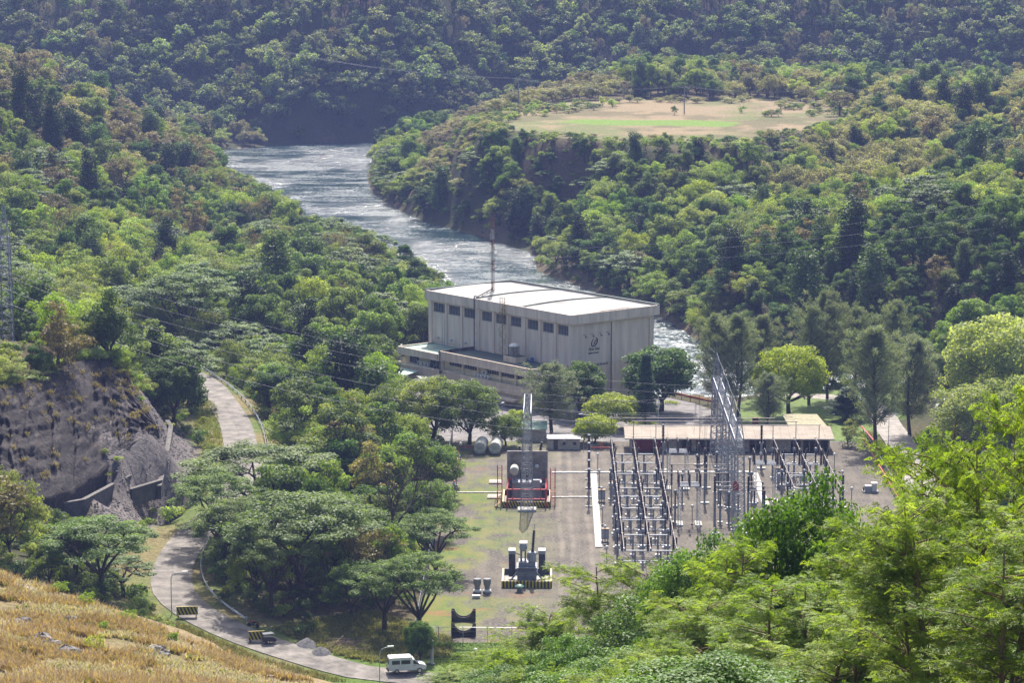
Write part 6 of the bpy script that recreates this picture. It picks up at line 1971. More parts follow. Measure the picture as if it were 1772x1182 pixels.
def t_round(seed, h, wd, mat, nc=26, per=170, L=0.42, W=0.24, tf=0.28, lump=0.35, cr=0.2, name='tree', up=0.5, squash=1.0, bmat=None, lobes=None):
    """crown of several uneven lobes, each covered with leaf clumps"""
    t = Tree(seed); r = t.r
    ax = wd / 2
    fork = np.array([r.normal(0, 0.03 * h), r.normal(0, 0.03 * h), h * tf * 1.1])
    t.limb((0, 0, -0.8), fork, 0.030 * h, 0.020 * h, 0.03, 3, 6)
    nl = lobes or int(r.integers(4, 8))
    LB = []
    for k in range(nl):
        a = 2 * math.pi * k / nl + r.normal(0, 0.35)
        q = 0.0 if k == 0 else 0.30 + 0.28 * r.random()
        R = ax * (0.46 + 0.22 * r.random()) * (1.0 if nl < 20 else 0.6)
        zt = h * (1.0 if k == 0 else 0.62 + 0.34 * r.random())
        az = R * (0.85 + 0.5 * r.random()) * min(1.4, h / wd)
        LB.append((np.array([ax * q * 1.25 * math.cos(a), ax * q * 1.25 * math.sin(a), max(zt - az, h * tf)]), R, az))
    limbs = []
    for c, R, az in LB:
        limbs.append(t.limb(fork, c, 0.016 * h, 0.006 * h, 0.08, 3)[-1])
    for i in range(nc):
        c0, R, az = LB[i % nl]
        d = unit(r.normal(0, 1, 3)); 
        if d[2] < -0.25: d[2] = -d[2]
        q = 0.62 + lump * r.random()
        c = c0 + d * np.array([R, R, az]) * q
        t.limb(limbs[i % nl], c, 0.005 * h, 0.0018 * h, 0.08, 2, 3)
        rc = cr * wd * (0.6 + 0.65 * r.random())
        t.clump(c, (rc, rc, rc * 0.62), int(per * (rc / (cr * wd)) ** 1.5), L, W, up)
    return t.meshes(name, LM[mat], bmat)
def t_dome(seed, h, wd, mat, nc=60, per=170, L=0.40, W=0.25, tf=0.2, lump=0.30, cr=0.14, name='dome', up=0.55, bmat=None):
    """one closed crown with many clumps over its surface"""
    t = Tree(seed); r = t.r
    zc = h * (tf + (1 - tf) * 0.46); az = h * (1 - tf) * 0.52; ax = wd / 2
    fork = np.array([r.normal(0, 0.03 * h), r.normal(0, 0.03 * h), h * tf * 1.1])
    t.limb((0, 0, -0.8), fork, 0.034 * h, 0.024 * h, 0.03, 3, 6)
    bumps = [(unit(r.normal(0, 1, 3)), r.uniform(-0.28, 0.16)) for _ in range(9)]
    limbs = []
    cl = []
    for i in range(nc):
        g = (i + 0.5) / nc
        ph = i * 2.399963 + r.normal(0, 0.25)
        zz = 1 - 1.72 * g
        rr = math.sqrt(max(0, 1 - min(1, zz * zz)))
        d = np.array([rr * math.cos(ph), rr * math.sin(ph), zz])
        q = (0.70 + lump * r.random()) * (1 if i % 6 else 0.6) * (1 + sum(a * max(0, float(d @ b)) ** 3 for b, a in bumps))
        cl.append(np.array([0, 0, zc]) + d * np.array([ax, ax, az]) * q)
    for k in range(7):
        c = cl[int(r.integers(0, nc))]
        limbs.append(t.limb(fork, fork + (c - fork) * 0.6, 0.016 * h, 0.007 * h, 0.10, 3)[-1])
    for c in cl:
        a = min(limbs, key=lambda q: np.linalg.norm(q - c))
        t.limb(a, c, 0.005 * h, 0.002 * h, 0.08, 2, 3)
        R = cr * wd * (0.7 + 0.6 * r.random())
        t.clump(c, (R, R, R * 0.7), int(per * (R / (cr * wd)) ** 1.5), L, W, up)
    return t.meshes(name, LM[mat], bmat)
def t_umbrella(seed, h, wd, mat='rain', nc=72, per=240, L=0.42, W=0.22, name='umbrella', dome=0.28, tf=0.26):
    t = Tree(seed); r = t.r
    fork = np.array([r.normal(0, 0.02 * h), r.normal(0, 0.02 * h), h * tf])
    t.limb((0, 0, -0.8), fork, 0.045 * h, 0.034 * h, 0.03, 3, 7)
    mains = []
    nm = 7
    for k in range(nm):
        a = 2 * math.pi * (k + 0.4 * r.random()) / nm
        R = wd * (0.22 + 0.08 * r.random())
        e = np.array([R * math.cos(a), R * math.sin(a), h * (0.66 + 0.1 * r.random())])
        mains.append(t.limb(fork, e, 0.022 * h, 0.009 * h, 0.10, 5)[-1])
    for i in range(nc):
        q = math.sqrt((i + 0.5) / nc)
        a = i * 2.399963 + r.normal(0, 0.25)
        R = wd * 0.46 * q * (0.86 + 0.26 * r.random())
        zt = h * (0.955 - dome * q * q + r.normal(0, 0.035))
        if i % 4 == 0: zt -= h * 0.12 * r.random()
        c = np.array([R * math.cos(a), R * math.sin(a), zt])
        m_ = min(mains, key=lambda p: np.linalg.norm((p - c)[:2]))
        t.limb(m_, c - (0, 0, 0.25), 0.0065 * h, 0.002 * h, 0.07, 3, 4)
        rc = wd * 0.085 * (0.75 + 0.6 * r.random())
        t.clump(c, (rc, rc, 0.11 * rc + 0.28), int(per * (0.7 + 0.5 * r.random())), L, W, 1.3, 2.0, 0.7, rnd=0.7)
    return t.meshes(name, LM[mat])
def t_column(seed, h, wd, mat='vine', name='column'):
    t = Tree(seed); r = t.r
    top = np.array([r.normal(0, 0.3), r.normal(0, 0.3), h * 0.96])
    t.limb((0, 0, -0.8), top, 0.03 * h, 0.008 * h, 0.03, 5, 6)
    nz = 12
    for i in range(nz):
        z = h * (0.08 + 0.90 * i / (nz - 1))
        ww = wd * 0.5 * (1.0 - 0.35 * (z / h)) * (0.75 + 0.5 * r.random())
        for k in range(4 if i < nz - 2 else 2):
            a = r.random() * 6.283
            c = np.array([math.cos(a) * ww * 0.5, math.sin(a) * ww * 0.5, z + r.normal(0, 0.25)])
            R = ww * (0.45 + 0.3 * r.random())
            t.clump(c, (R, R, R * 1.25), 130, 0.40, 0.28, 0.25, 3.0, 0.9)
    return t.meshes(name, LM[mat])
def t_casua(seed, h, wd, mat='casua', name='casuarina', dens=1.0, conif=False):
    t = Tree(seed); r = t.r
    lean = r.normal(0, 0.02 * h, 2)
    top = np.array([lean[0], lean[1], h])
    trunk = t.limb((0, 0, -0.8), top, 0.018 * h, 0.003 * h, 0.02, 7, 6)
    nb = int(64 * dens)
    for i in range(nb):
        f = 0.16 + 0.82 * (i + 0.5) / nb
        p = np.array([lean[0] * f, lean[1] * f, h * f])
        a = i * 2.4 + r.normal(0, 0.4)
        if conif:
            R = wd * 0.5 * (1 - f) ** 0.8 * (0.85 + 0.3 * r.random()) + 0.15
            rise = 0.25
        else:
            R = wd * 0.5 * (math.sin(math.pi * min(1, (f - 0.05)) ** 0.8) * 0.8 + 0.2) * (0.55 + 0.65 * r.random()) * (1 if f < 0.8 else 0.6)
            rise = 0.75 + 0.5 * r.random()
        e = p + np.array([R * math.cos(a), R * math.sin(a), R * rise])
        t.limb(p, e, 0.004 * h, 0.0015 * h, 0.06, 2, 3)
        tint = r.random()
        for q in np.linspace(0.35, 1.05, 5 if not conif else 4):
            c = p + (e - p) * q + r.normal(0, 0.12 * R + 0.05, 3)
            m = 46 if not conif else 34
            rad = (0.16 * wd * 0.5 + 0.22) * (1.25 - 0.5 * q)
            P = c + unit(r.normal(0, 1, (m, 3))) * rad * r.random((m, 1)) ** 0.5 * np.array([1, 1, 0.9])
            ax = unit(e - p)
            T = ax * 0.9 + r.normal(0, 0.45, (m, 3)) + np.array([0, 0, 0.35])
            N = r.normal(0, 1, (m, 3)) + np.array([0, 0, 0.4])
            t.leaf(P, N, 0.55 if not conif else 0.4, 0.085 if not conif else 0.12, np.clip(0.5 * tint + 0.5 * r.random(m), 0, 1), T)
    return t.meshes(name, LM[mat])
def t_bare(seed, h, mat='dry', name='bare', bmat=None, leafy=0, spread=0.62, dep=6):
    t = Tree(seed); r = t.r
    def rec(p, d, L, rad, k):
        e = p + d * L
        t.limb(p, e, rad, rad * 0.72, 0.05, 2, 5 if k > 3 else 3)
        if k == 0:
            if leafy and r.random() < 0.8:
                t.clump(e, (0.55, 0.55, 0.3), leafy, 0.30, 0.16, 0.6)
            return
        for q in range(2 + (r.random() < 0.55)):
            nd = unit(d + r.normal(0, spread, 3) * np.array([1, 1, 0.7]) + np.array([0, 0, 0.16]))
            rec(e, nd, L * (0.66 + 0.2 * r.random()), rad * 0.66, k - 1)
    rec(np.array([0, 0, -0.6]), unit(np.array([r.normal(0, 0.08), r.normal(0, 0.08), 1.0])), h * 0.27, h * 0.022, dep)
    return t.meshes(name, LM[mat], bmat)
def t_palm(seed, h, name='palm', nf=22, fl=3.2):
    t = Tree(seed); r = t.r
    top = t.limb((0, 0, -0.5), (r.normal(0, 0.5), r.normal(0, 0.5), h), 0.17, 0.12, 0.03, 6, 7)[-1]
    for k in range(nf):
        a = k * 2.4 + r.normal(0, 0.2)
        el = math.radians(65 - 95 * (k / nf) + r.normal(0, 6))
        d = np.array([math.cos(a) * math.cos(el), math.sin(a) * math.cos(el), math.sin(el)])
        p = np.array(top); L = fl * (0.85 + 0.3 * r.random()); seg = 7
        tint = r.random()
        for i in range(seg):
            d = unit(d + np.array([0, 0, -0.16 - 0.03 * i]))
            e = p + d * L / seg
            t.tube(p, e, 0.03, 0.022, 3)
            side = unit(np.cross(d, (0, 0, 1.0)) + 1e-6)
            wl = fl * 0.24 * math.sin(math.pi * (0.12 + 0.8 * (i + 0.5) / seg))
            for q in (0.15, 0.4, 0.65, 0.9):
                for s_ in (-1, 1):
                    dirv = unit(side * s_ + d * 0.55 + np.array([0, 0, -0.35]))
                    c = p + (e - p) * q + dirv * wl * 0.5
                    t.leaf(c[None], (np.cross(dirv, d) * s_ + np.array([0, 0, 0.3]))[None], wl, 0.09, np.array([0.6 * tint + 0.4 * r.random()]), dirv[None])
            p = e
    return t.meshes(name, LM['palm'], bark_pale)
def t_fronds(seed, h, wd, mat='fore', name='near_feathery', nbr=60, fper=26, fl=0.42):
    """slender tree carrying many pinnate fronds"""
    t = Tree(seed); r = t.r
    stems = []
    for k in range(3):
        a = r.random() * 6.283
        e = np.array([wd * 0.16 * math.cos(a), wd * 0.16 * math.sin(a), h * (0.86 + 0.14 * r.random())])
        stems.append(t.limb((0.08 * k, 0, -0.8), e, 0.010 * h, 0.003 * h, 0.05, 8, 6))
    FP, FD, FT = [], [], []
    for i in range(nbr):
        st = stems[r.integers(0, 3)]
        f = 0.22 + 0.78 * r.random() ** 0.8
        j = f * 8; p = st[int(min(j, 7))] + (st[int(min(j, 7)) + 1] - st[int(min(j, 7))]) * (j - int(min(j, 7)))
        a = i * 2.4 + r.normal(0, 0.5)
        R = wd * 0.5 * (0.45 + 0.6 * r.random()) * (1.1 - 0.62 * f)
        e = p + np.array([R * math.cos(a), R * math.sin(a), R * (0.15 + 0.5 * r.random())])
        pts = t.limb(p, e, 0.0035 * h, 0.0012 * h, 0.10, 4, 4)
        pts = np.array(pts)
        tint = r.random()
        for q in range(fper):
            u = 0.25 + 0.8 * r.random(); j = min(int(min(u, 0.999) * 4), 3)
            c = pts[j] + (pts[j + 1] - pts[j]) * (min(u, 1.0) * 4 - j) + r.normal(0, 0.10, 3)
            b = r.random() * 6.283
            d = np.array([math.cos(b), math.sin(b), r.normal(0.15, 0.35)]) + 0.5 * unit(e - p)
            FP.append(c); FD.append(d); FT.append(0.6 * tint + 0.4 * r.random())
    FP, FD, FT = np.array(FP), unit(np.array(FD)), np.array(FT)
    side = unit(np.cross(FD, np.array([0, 0, 1.0])))
    upv = np.cross(side, FD)
    ro = r.normal(0, 0.6, len(FP))[:, None]
    side, upv = side * np.cos(ro) + upv * np.sin(ro), upv * np.cos(ro) - side * np.sin(ro)
    fl_ = fl * (0.7 + 0.6 * r.random(len(FP)))
    npn = 7
    for i in range(npn):
        u = (i + 0.6) / npn
        c0 = FP + FD * (u * fl_)[:, None] + np.array([0, 0, -1.0]) * (0.45 * u * u * fl_)[:, None]
        wl = fl_ * 0.42 * math.sin(math.pi * (0.2 + 0.68 * u))
        for s_ in (-1, 1):
            dirv = unit(side * s_ + FD * 0.6 + np.array([0, 0, -0.35]) + r.normal(0, 0.12, FP.shape))
            N = upv + r.normal(0, 0.25, FP.shape)
            t.leaf(c0 + dirv * wl[:, None] * 0.5, N, wl, 0.026 + 0.035 * fl, np.clip(FT + r.normal(0, 0.10, len(FT)), 0, 1), dirv)
    return t.meshes(name, LM[mat], pm('fore_bark', (0.25, 0.17, 0.10), 0.9, var=0.2, scale=6))
PR = {
    'feather': [t_round(11 + k, 8.0 + k % 3, 9.5, 'feather', 46, 150, 0.36, 0.16, 0.14, 0.45, 0.135, 'feathery') for k in range(6)],
    'mid': [t_round(31 + k, 9.0 + k % 4, 8.5, 'mid', 44, 140, 0.42, 0.24, 0.16, 0.42, 0.14, 'leafy') for k in range(6)],
    'dark': [t_round(51 + k, 10.0, 8.5, 'dark', 48, 170, 0.40, 0.25, 0.18, 0.36, 0.15, 'dense') for k in range(4)],
    'olive': [t_round(61 + k, 9.5, 8.0, 'olive', 40, 90, 0.40, 0.22, 0.22, 0.45, 0.14, 'olive') for k in range(3)],
    'dry': [t_bare(71 + k, 8.5, 'dry', 'dry', bark_pale, 26, 0.6, 5) for k in range(2)],
    'bare': [t_bare(81, 14.0, 'olive', 'bare', None, 0, 0.5, 7)],
    'pale': [t_bare(86, 10.0, 'olive', 'palebare', bark_pale, 5, 0.62, 6)],
    'vine': [t_column(91 + k, 13.0, 6.0, 'ivy' if k < 2 else 'vine') for k in range(4)],
    'rain': [t_umbrella(101 + k, 13.0, 20.0) for k in range(3)],
    'casua': [t_casua(111 + k, 19.0, 9.0, dens=1.45) for k in range(3)],
    'conif': [t_casua(121, 13.0, 4.2, 'conif', 'conifer', 1.6, True)],
    'lime': [t_dome(131 + k, 8.0, 9.0, 'lime', 70, 170, 0.34, 0.22, 0.14, 0.2, 0.13, 'lime') for k in range(2)],
    'limetall': [t_dome(141, 14.0, 12.5, 'lime', 90, 170, 0.38, 0.25, 0.18, 0.28, 0.11, 'limetall')],
    'full': [t_dome(221 + k, 11.0, 10.0, 'dark', 80, 190, 0.38, 0.24, 0.14, 0.3, 0.12, 'full') for k in range(3)],
    'bushy': [t_dome(231 + k, 12.0, 11.0, ('feather', 'mid')[k % 2], 80, 190, 0.38, 0.20, 0.14, 0.36, 0.12, 'bushy') for k in range(4)],
    'palm': [t_palm(151 + k, 8.0) for k in range(2)],
    'rainlet': [t_umbrella(251 + k, 9.0, 12.0, 'rain', 40, 150, 0.40, 0.22, 'rainlet', 0.34, 0.3) for k in range(3)],
    'palmlet': [t_palm(155, 1.2, 'palmlet', 12, 1.8)],
    'scrub': [t_round(241 + k, 5.0, 6.5, 'scrub', 34, 90, 0.36, 0.18, 0.08, 0.42, 0.15, 'scrub') for k in range(4)],
    'shrub': [t_round(161 + k, 2.4, 3.2, ('mid', 'feather', 'vine')[k], 9, 80, 0.32, 0.18, 0.05, 0.3, 0.26, 'shrub') for k in range(3)],
    'hill': [t_round(171 + k, 10.0, 9.5, 'hill', 30, 34, 0.85, 0.52, 0.12, 0.42, 0.16, 'hilltree') for k in range(6)],
    'hillcol': [t_round(181, 13.0, 6.5, 'hill', 24, 40, 0.85, 0.52, 0.1, 0.35, 0.24, 'hillcol', lobes=4)],
    'fore': [t_fronds(191 + k, 10.0, 9.0, 'fore', nbr=120, fper=42, fl=0.40) for k in range(3)],
    'broad': [t_dome(201 + k, 9.0, 8.0, 'broad', 90, 260, 0.20, 0.12, 0.10, 0.36, 0.11, 'broad') for k in range(3)],
    'forebush': [t_fronds(211 + k, 4.0, 5.5, 'fore', nbr=70, fper=34, fl=0.32) for k in range(2)],
}
PLAIN = {'feather': 'feathery_tree', 'mid': 'leafy_tree', 'dark': 'dense_tree', 'olive': 'olive_tree', 'dry': 'dry_tree', 'bare': 'bare_tree', 'pale': 'bare_tree', 'vine': 'vine_covered_tree', 'rain': 'umbrella_tree', 'casua': 'casuarina_tree', 'conif': 'conifer_tree', 'lime': 'lime_green_tree', 'limetall': 'lime_green_tree', 'palm': 'palm_tree', 'palmlet': 'young_palm', 'shrub': 'shrub', 'fore': 'feathery_tree', 'broad': 'broadleaf_tree', 'forebush': 'feathery_shrub'}
PLAIN['rainlet'] = 'umbrella_tree'; PLAIN['scrub'] = 'scrub_tree'; PLAIN['full'] = 'dense_tree'; PLAIN['bushy'] = 'bushy_tree'
PLAIN['olive'] = 'olive_brown_tree'
def plant(kind, var, x, y, h, wd, rz, label, group=None, z=None, cat=None):
    p = PR[kind][var % len(PR[kind])]
    zz = float(H(np.array(x), np.array(y))) if z is None else z
    t = thing(PLAIN[kind], label, cat or ('shrub' if 'shrub' in PLAIN[kind] else 'palm' if 'palm' in PLAIN[kind] else 'tree'), (x, y, zz), rz, group)
    s_ = (wd / p['w'], wd / p['w'], h / p['h'])
    t.scale = s_
    link('trunk', p['trunk'], t)
    if len(p['crown'].vertices):
        link('crown', p['crown'], t)
    return t
def plant_px(kind, var, px, py, h, wd, label, group=None, z=0.0, rz=None):
    q = G(px, py, z)
    return plant(kind, var, q.x, q.y, h, wd, random.uniform(0, 6.28) if rz is None else rz, label, group)
HERO = [
    # kind, variant, base px, base py, ground z, height, width, label
    ('rain', 0, 322, 602, 2, 17.5, 24, 'huge flat-topped umbrella tree on the hillside above the rock slope'),
    ('rain', 1, 575, 478, -1, 13.0, 20, 'dark umbrella tree spreading at the river bank'),
    ('rain', 2, 520, 1052, 0.8, 15.5, 21, 'large umbrella tree with forked trunk right behind the sidecar'),
    ('rain', 0, 450, 912, 2, 12.5, 24, 'broad umbrella tree hiding the middle of the winding road'),
    ('rain', 1, 374, 946, 3.2, 11.5, 13.5, 'umbrella tree at the start of the lower guard rail hiding the road'),
    ('rain', 1, 585, 1010, 0.5, 13.0, 15, 'umbrella tree leaning over the fence beside the bare tree'),
    ('rain', 2, 172, 1040, 5, 10.5, 15, 'low umbrella tree between the grass slope and the bend'),
    ('rain', 0, 722, 1104, 0.3, 11.5, 13, 'umbrella tree reaching over the yard fence near the cradle boards'),
    ('rain', 1, 395, 985, 2.5, 9.0, 12, 'small umbrella tree on the inside of the lower bend'),
    ('rain', 2, 410, 1018, 2.0, 12.5, 12, 'umbrella tree shading the road beside the lower guard rail'),
    ('rain', 0, 470, 1068, 1.2, 12.0, 12, 'umbrella tree behind the parked motorcycle'),
    ('rain', 1, 752, 992, 0, 9.5, 12, 'umbrella tree overhanging the left yard fence beside the gravel'),
    ('bushy', 1, 738, 930, 0, 9.5, 10, 'bushy tree against the left yard fence opposite the spare transformer'),
    ('bushy', 3, 752, 862, 0, 9.0, 9, 'bushy tree against the left yard fence opposite the fire wall'),
    ('full', 1, 722, 842, 0, 8.5, 9, 'dense tree behind the left yard fence near the oil tanks'),
    ('bushy', 0, 765, 822, 0, 5.5, 6, 'low bushy tree at the left yard fence beside the red pipe'),
    ('rain', 0, 665, 1085, 0.5, 9.5, 13, 'low umbrella tree between the gravel heaps and the yard fence'),
    ('bare', 0, 672, 985, 0.2, 17.5, 14, 'leafless tree with many grey twigs by the left yard fence'),
    ('full', 0, 727, 1147, 0.3, 5.4, 4.0, 'small round dark tree beside the parked van'),
    ('bushy', 0, 742, 764, 0, 12.5, 13, 'tall feathery tree in front of the annex wall'),
    ('bushy', 1, 812, 768, 0, 12.5, 12.5, 'bushy green tree overhanging the oil tanks'),
    ('bushy', 3, 876, 772, 0, 6.0, 6.5, 'small leafy tree right behind the oil tanks'),
    ('lime', 1, 893, 748, 0, 4.4, 5.5, 'small bright green tree at the forecourt edge'),
    ('casua', 0, 955, 748, 0, 13.5, 10.5, 'brownish wispy casuarina in front of the annex end'),
    ('full', 1, 1004, 722, 0, 11.0, 10.5, 'dense dark tree hiding the sign on the gable wall'),
    ('lime', 0, 1058, 742, 0, 6.8, 10.0, 'wide lime green dome-shaped tree on the forecourt'),
    ('lime', 1, 1030, 768, 0, 5.6, 7.6, 'smaller lime green dome-shaped tree beside the street lamp'),
    ('conif', 0, 1116, 738, 0, 14.0, 4.6, 'narrow dark conifer in front of the gable wall'),
    ('full', 2, 1143, 712, 0, 12.5, 14, 'wide dark tree at the river end of the gable wall'),
    ('limetall', 0, 1366, 722, 0, 14.0, 13.0, 'tall round yellow-green tree among the casuarinas'),
    ('casua', 1, 1236, 716, 0, 19.5, 9.0, 'tall dark casuarina closest to the river quay'),
    ('casua', 2, 1275, 722, 0, 20.5, 9.5, 'tall casuarina behind the gantry peak'),
    ('casua', 0, 1327, 742, 0, 11.0, 7.5, 'short bushy casuarina behind the shed roof'),
    ('casua', 1, 1322, 690, 0, 17.0, 9.0, 'casuarina standing left behind the yellow-green tree'),
    ('casua', 2, 1400, 700, 0, 20.0, 9.0, 'slim tall casuarina right behind the yellow-green tree'),
    ('casua', 0, 1432, 690, 0, 22.5, 10.0, 'tallest casuarina beside the lawn'),
    ('casua', 1, 1516, 772, 0, 22.0, 12.0, 'casuarina with forked trunk at the yard corner flower bed'),
    ('casua', 2, 1575, 752, 0, 19.0, 11.0, 'casuarina on the far side of the driveway'),
    ('casua', 0, 1480, 684, 0, 18.5, 9.5, 'casuarina at the back of the lawn'),
    ('conif', 0, 1468, 728, 0, 6.5, 7.0, 'rounded dark conifer on the lawn'),
    ('casua', 1, 1545, 690, 0, 20.0, 9.0, 'casuarina behind the driveway bend'),
    ('feather', 2, 1470, 772, 0, 5.0, 4.5, 'thin young feathery tree at the end of the shed'),
    ('mid', 0, 1608, 790, 0, 5.5, 5, 'small green tree on the driveway verge'),
    ('palm', 0, 1638, 765, 0, 9.0, 7.5, 'coconut palm beyond the driveway'),
    ('palm', 1, 1605, 640, 0, 11.0, 7.0, 'coconut palm rising among the casuarinas'),
    ('palm', 0, 1385, 640, 0, 13.0, 7.0, 'coconut palm behind the yellow-green tree'),
    ('palm', 1, 1345, 640, 0, 12.0, 7.0, 'coconut palm behind the quay casuarinas'),
    ('palm', 1, 738, 690, 0, 4.5, 6.0, 'low palm clump at the annex corner'),
    ('bushy', 2, 1730, 705, 4, 22.0, 23, 'big rounded feathery tree on the right-hand slope'),
    ('bushy', 0, 1690, 770, 2, 14.0, 15, 'feathery tree below the right-hand slope'),
    ('bushy', 2, 1790, 760, 5, 17.0, 15, 'feathery tree at the outer edge of the right-hand slope'),
    ('palmlet', 0, 911, 1078, 0, 2.2, 3.4, 'young palm growing on the gravel near the striped kerb'),
    ('full', 0, 300, 735, 5, 12.0, 12, 'dense round tree hiding the top of the road beside the rock slope'),
    ('full', 2, 262, 735, 6, 9.0, 9, 'dense dark tree at the right edge of the rock slope'),
    ('dark', 1, 860, 690, 0, 4.6, 3.0, 'small twin-headed tree against the annex wall'),
    ('vine', 0, 158, 365, None, 18.0, 6.5, 'dark vine-covered column tree on the left hillside'),
    ('vine', 1, 35, 250, None, 25.0, 6.5, 'tallest vine-covered column tree on the upper left hillside'),
    ('vine', 0, 92, 280, None, 20.0, 7.5, 'stout vine-covered column tree on the upper left hillside'),
    ('vine', 1, 1473, 478, None, 19.0, 8.5, 'tall dark vine-covered tree above the casuarina grove'),
    ('vine', 1, 600, 735, 0.5, 17.0, 9.0, 'vine-draped tree on the bank above the road'),
    ('vine', 2, 645, 745, 0.3, 13.0, 8.0, 'vine-draped tree leaning beside the annex trees'),
    ('vine', 0, 545, 710, 0.5, 15.0, 8.0, 'dark vine-draped tree beside the upper guard rail'),
    ('pale', 0, 432, 412, None, 13.0, 13, 'pale leafless tree with twisted limbs near the river bend'),
    ('olive', 0, 345, 432, None, 14.5, 11, 'tall olive-brown tree above the umbrella tree'),
    ('olive', 1, 210, 345, None, 13.0, 9, 'olive-brown tree beside the vine column on the left hillside'),
    ('dry', 0, 60, 150, None, 13.0, 13, 'dry brown tree on the upper left ridge'),
    ('dry', 1, 125, 165, None, 12.0, 13, 'dry brown tree lower on the upper left ridge'),
    ('dry', 1, 805, 190, None, 9.0, 12, 'grey dry tree on the tip of the plateau'),
    ('olive', 1, 1452, 200, None, 9.0, 11, 'yellowish round tree at the far end of the field'),
]
HPX = []
HERO_KEEP = []
for k, v, px, py, z, hh, wd, lb in HERO:
    if z is None:
        # ground found by marching along the ray
        for D in np.arange(480, 1300, 2.0):
            q = AtD(px, py, D)
            if H(np.array(q.x), np.array(q.y)) >= q.z:
                break
        x, y = q.x, q.y
    else:
        q = G(px, py, z); x, y = q.x, q.y
    plant(k, v, x, y, hh, wd, random.uniform(0, 6.28), lb)
    HPX.append((x, y, wd))
    if z is None:
        g_ = float(H(np.array(x), np.array(y)))
        a_, b_, c_ = pix(np.array([x, y, g_ + hh * 0.35])); a2_, b2_, c2_ = pix(np.array([x, y, g_ + hh]))
        s_ = wd * 0.4 * F_PX / c_
        HERO_KEEP.append(([(a_ - s_, b_), (a_ - s_ * 0.7, b2_ + 3), (a_ + s_ * 0.7, b2_ + 3), (a_ + s_, b_)], y - 6))
HPX = np.array(HPX)
# ------------------------------------------------------------------ near trees on the slope below the viewpoint
FORE = [  # kind, variant, px of trunk, D, top py, width, label
    ('fore', 0, 1700, 84, 668, 5.6, 'tall bright feathery tree standing highest on the near right slope'),
    ('fore', 2, 1632, 88, 742, 5.6, 'bright feathery tree just below the highest one on the near slope'),
    ('fore', 1, 1815, 78, 645, 6.0, 'bright feathery tree at the outer edge of the near right slope'),
    ('fore', 2, 1560, 92, 868, 6.0, 'bright feathery tree beside the dark broadleaf tree on the near slope'),
    ('fore', 1, 1640, 74, 850, 5.6, 'bright feathery tree low on the near right slope'),
    ('fore', 0, 1730, 70, 900, 7.0, 'low bright feathery tree in the near right corner'),
    ('broad', 1, 1382, 114, 806, 7.0, 'dark glossy broadleaf tree rising in front of the right switch frames'),
    ('fore', 0, 1300, 112, 915, 6.5, 'soft green feathery tree below the glossy broadleaf tree'),
    ('broad', 1, 1210, 138, 918, 6.5, 'glossy broadleaf tree in front of the gantry foot'),
    ('broad', 2, 1130, 150, 1015, 7.5, 'pale glossy broadleaf tree with grey limbs on the near slope'),
    ('fore', 2, 1075, 158, 965, 8.5, 'airy feathery tree overlapping the gravel yard'),
    ('fore', 1, 945, 168, 1056, 7.5, 'bright feathery tree beside the young palm'),
    ('broad', 0, 985, 150, 1100, 5.5, 'small glossy broadleaf tree below the young palm'),
    ('fore', 1, 1180, 120, 1015, 6.5, 'feathery tree between two glossy broadleaf trees'),
    ('fore', 0, 1400, 96, 985, 7.5, 'feathery tree with brown stem in the middle of the near slope'),
    ('fore', 2, 1480, 84, 1010, 7.0, 'feathery tree with a leaning brown stem on the near slope'),
    ('broad', 1, 1560, 88, 905, 4.5, 'dark broadleaf sapling behind the feathery stems'),
    ('fore', 1, 1280, 104, 1030, 7.0, 'low feathery tree below the soft green tree'),
    ('broad', 2, 1060, 128, 1120, 5.5, 'low glossy broadleaf tree at the foot of the near slope'),
    ('fore', 0, 1150, 108, 1120, 6.0, 'low feathery tree at the foot of the near slope'),
    ('fore', 2, 880, 172, 1120, 6.5, 'low feathery tree beside the globe lamp'),
    ('fore', 1, 800, 190, 1158, 5.5, 'thin feathery tree near the road end'),
    ('fore', 2, 1240, 100, 1110, 5.0, 'soft green sapling low on the near slope'),
]
for k, v, px, D, ty, wd, lb in FORE:
    q = AtD(px, ty, D)
    g = float(H(np.array(q.x), np.array(q.y)))
    plant(k, v, q.x, q.y, max(2.5, q.z - g), wd, random.uniform(0, 6.28), lb, z=g)
r = np.random.default_rng(99)
for i in range(60):
    px = r.uniform(860, 1800); D = r.uniform(72, 175)
    if D > 175 - (px - 860) * 0.09: continue
    q = AtD(px, 1182, D)
    g = float(H(np.array(q.x), np.array(q.y)))
    fb = r.random() < 0.7
    lab = ('low feathery bush ' if fb else 'low glossy broadleaf bush ') + ('under the tall bright feathery trees' if px > 1450 else 'under the glossy broadleaf trees of the near slope' if px > 1100 else 'at the foot of the near slope by the yard')
    plant('forebush' if fb else 'broad', int(r.integers(0, 3)), q.x, q.y, r.uniform(2.6, 4.6), r.uniform(3.5, 5.5), r.uniform(0, 6.28), lab, lab.replace('bush', 'bushes', 1), z=g, cat='shrub')

